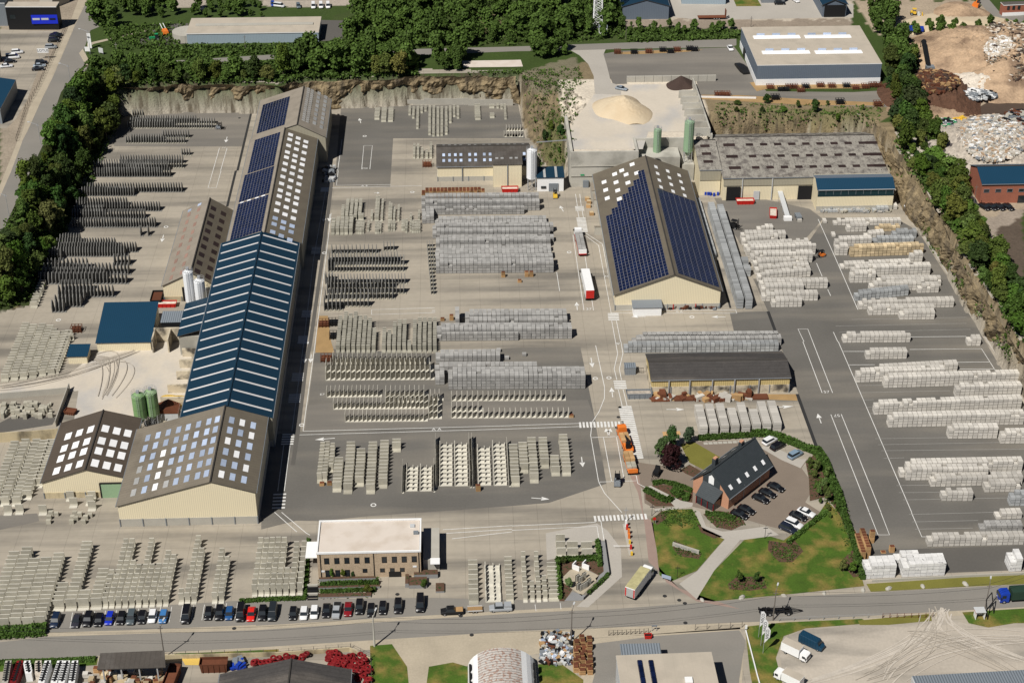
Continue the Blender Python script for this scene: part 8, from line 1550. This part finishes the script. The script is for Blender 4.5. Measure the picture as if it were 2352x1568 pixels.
# hedges: one each
def hedge(label,pts,wd,h,z=0.,name='hedge',dens=34,leaf=.34,seed=0,mat_='hedge',cat='hedge',kind=None):
 rs=np.random.RandomState(seed);Q=[G(*p,z)for p in pts];A_=[]
 T=thing(name,label,cat,Q[0],world=True)if kind is None else None;bb=MB()
 for a_,b_ in zip(Q[:-1],Q[1:]):
  L_=(b_-a_).length;n=int(L_*wd*dens);d=(b_-a_).normalized();nn=Vector((-d.y,d.x,0));u_=rs.rand(n)*L_;v_=(rs.rand(n)-.5)*wd;w_=h*(1-(np.abs(v_)/wd*2)**3*.8)*(.35+.65*rs.rand(n)**.4)*(.85+.3*vnoise(np.c_[u_,u_*0+seed],1.3,9))
  A_.append(np.c_[a_.x+d.x*u_+nn.x*v_,a_.y+d.y*u_+nn.y*v_,z+w_])
  e_=nn*wd*.36;bb.prism([(a_-e_)[:2],(b_-e_)[:2],(b_+e_)[:2],(a_+e_)[:2]],z,z+h*.62,mat_)
 P_=np.concatenate(A_);n=len(P_);d=rs.normal(size=(n,3));d[:,2]=np.abs(d[:,2])+.3;d/=np.linalg.norm(d,axis=1)[:,None];u_=np.cross(d,rs.normal(size=(n,3)));u_/=np.linalg.norm(u_,axis=1)[:,None];v_=np.cross(d,u_);s=(leaf*(.6+.8*rs.rand(n)))[:,None]/2
 V=np.zeros((n*4,3))
 for k,(a,b_)in enumerate(((-1,-1),(1,-1),(1,1),(-1,1))):V[k::4]=P_+u_*s*a+v_*s*b_
 if T is not None:V-=np.array(T.location)
 me=leaf_mesh('leaves',V,n,(mat_,),rs.rand(n)*1.4-.7);o=bpy.data.objects.new('leaves',me);COL.objects.link(o)
 if T is not None:o.parent=T;bb.build('core',T)
 else:tag(o,label,cat,None,kind);o.name=name
hedge('long clipped hedge below the white block packs',tp(2,2,(1710,895),(2200,868)),1.8,1.4,seed=1);hedge('bushy hedge behind the parked white and black cars of the garden',tp(2,2,(2200,860),(2350,860))+tp(3,2,(130,900),(300,970),(470,1040)),2.2,2.,seed=2)
hedge('ragged hedge along the asphalt yard on the right side of the garden',tp(3,2,(450,1010),(520,1120),(570,1260),(640,1420),(680,1568)),2.6,2.2,seed=3);hedge('lower part of the ragged hedge beside the pallet stack',tp(3,3,(680,0),(740,150),(800,320),(840,470),(870,620)),1.7,1.9,seed=4)
hedge('clipped diagonal hedge between car park and lower lawn',tp(3,3,(540,0),(350,150),(180,290)),1.2,1.1,seed=5);hedge('curved hedge of the oval garden bed',[zz(HZ,*p)for p in((400,1175),(520,1160),(660,1190),(830,1260))],1.3,1.1,seed=6);hedge('hedge on the left side of the garden path',[zz(HZ,*p)for p in((320,1240),(440,1310),(570,1370),(600,1330))],1.8,1.2,seed=7);hedge('dense shrubs left of the house porch',[zz(HZ,*p)for p in((640,1240),(720,1320),(800,1330))],3.,1.5,seed=8)
hedge('dark hedge on the left side of the corner garden',tp(2,3,(415,440),(440,800)),1.2,1.6,seed=9);hedge('dark hedge across the top of the corner garden',tp(2,3,(415,450),(560,440),(780,430)),1.5,1.3,seed=10);hedge('dark hedge on the right side of the corner garden',tp(2,3,(785,270),(810,500)),1.2,1.2,seed=11);hedge('low dark hedge along the lower edge of the corner garden',tp(2,3,(890,570),(700,750)),1.1,.6,seed=12)
hedge('wild hedge along the street below the widest wall elements',tp(0,3,(-60,1120),(200,1105),(430,1085)),4.,1.7,seed=13);hedge('grass strip with weeds along the lower side of the street',tp(0,3,(-40,1385),(400,1370),(880,1350)),1.8,.6,seed=14,dens=20);hedge('low planting between wall elements and parking bays',tp(1,3,(-150,820),(60,805),(460,790)),1.4,.6,seed=15);hedge('narrow dark planting strip left of the office',tp(1,3,(480,250),(455,770)),1.,.6,seed=16)
hedge('shrub rows in the office planters',tp(1,3,(590,680),(1130,655)),1.3,1.3,seed=17);hedge('second shrub row in the office planters',tp(1,3,(590,735),(1100,715)),1.1,.9,seed=18);hedge('shrubs around the end of the house',[zz(HZ,*p)for p in((970,1500),(1150,1510),(1290,1560))],1.6,.8,seed=19)
# undergrowth scattered on zones
def scatter(name,label,polys,n,s0,s1,hgt,seed,cols=(),lev=None):
 rs=np.random.RandomState(seed);PT=[]
 for poly,frac in polys:
  xs_=[p[0]for p in poly];ys_=[p[1]for p in poly];c=np.c_[rs.uniform(min(xs_),max(xs_),n*3),rs.uniform(min(ys_),max(ys_),n*3)];c=c[inside(c,poly)][:int(n*frac)]
  PT+=[W(*q_)if lev is None else G(*q_,lev)for q_ in c]
 P_=np.array([tuple(p)for p in PT]);per=5;P_=np.repeat(P_,per,0);m=len(P_);P_+=np.c_[rs.normal(size=m)*.5,rs.normal(size=m)*.5,rs.rand(m)*hgt]
 d=rs.normal(size=(m,3));d[:,2]=np.abs(d[:,2])+.4;d/=np.linalg.norm(d,axis=1)[:,None];u_=np.cross(d,rs.normal(size=(m,3)));u_/=np.linalg.norm(u_,axis=1)[:,None];v_=np.cross(d,u_);s=(s0+(s1-s0)*rs.rand(m))[:,None]/2;V=np.zeros((m*4,3))
 for k,(a,b_)in enumerate(((-1,-1),(1,-1),(1,1),(-1,1))):V[k::4]=P_+u_*s*a+v_*s*b_
 me=leaf_mesh(name,V,m,('under',),np.repeat(rs.rand(m//per),per)*1.2-.6);o=bpy.data.objects.new(name,me);COL.objects.link(o);tag(o,label,'undergrowth',None,'stuff')
scatter('undergrowth','bushes and weeds covering the ground below the trees and on the banks',[([(-30,600),(60,430),(200,190),(285,195),(275,280),(85,690),(-30,716)],.22),([(205,150),(700,140),(960,128),(960,178),(560,192),(215,205)],.25),([(790,110),(870,0),(1420,0),(1440,88),(1180,104)],.25),([(2030,85),(2100,95),(2110,250),(2352,700),(2352,790),(2060,340)],.2),
([(235,60),(420,55),(430,100),(260,120)],.05),([(1440,68),(1700,72),(1690,88),(1440,98)],.06),([(330,104),(790,104),(780,118),(350,135)],.08)],9000,.4,.9,1.3,5)
scatter('slope_weeds','sparse weeds on the dirt slopes and along the cliff foot',[([(1200,180),(1330,200),(1310,380),(1240,380)],.25),([(1640,235),(2030,245),(2010,300),(1650,300)],.25),([(2080,470),(2110,500),(2340,830),(2320,835),(2200,660)],.25),([(1060,175),(1330,150),(1340,200),(1200,200)],.2)],1300,.25,.6,.5,6)
scatter('flower_bed_plants','small plants growing in the bark beds of the garden',[([(1852,1062),(1880,1040),(1940,1150),(1985,1320),(1960,1320),(1930,1185),(1880,1150)],.4),([(1615,1182),(1700,1182),(1705,1205),(1650,1208)],.15),([(1765,1245),(1840,1255),(1820,1288),(1780,1285)],.15),([(1674,1340),(1750,1325),(1760,1350),(1690,1354)],.12),([(1548,1242),(1610,1272),(1560,1276)],.1),([(1515,1170),(1590,1170),(1610,1210),(1530,1205)],.25),(tp(1,3,(580,600),(1140,600),(1100,780),(575,790)),.2)],420,.2,.4,.3,7,lev=.05)
# rocks along the verge
for k,(c,r,x,y,s)in enumerate([(2,3,1745,805,.7),(2,3,2110,782,.9),(3,3,145,765,.7),(3,3,515,742,.7),(3,3,872,715,.8),(3,3,1107,700,.9),(3,3,1420,680,.8),(3,3,1812,660,.9)]):
 b=MB();rs=random.Random(k);b.cyl(0,0,-.1,.9*s,.35*s,'plinth',7,r2=.8*s,tint=0);b.cyl(.05,0,.25*s,.8*s,.4*s,'plinth',7,r2=.35*s);o=b.build('boulder');o.location=TG(c,r,x,y);o.rotation_euler=(0,0,rs.random()*6);o.scale=(1.3,.8,1);tag(o,'%s grey boulder from the left along the upper street verge'%(nm+['x'])[k],'boulder','boulders along the street verge')
for o in bpy.data.objects:
 for k in('_w','_X'):
  if k in o:del o[k]
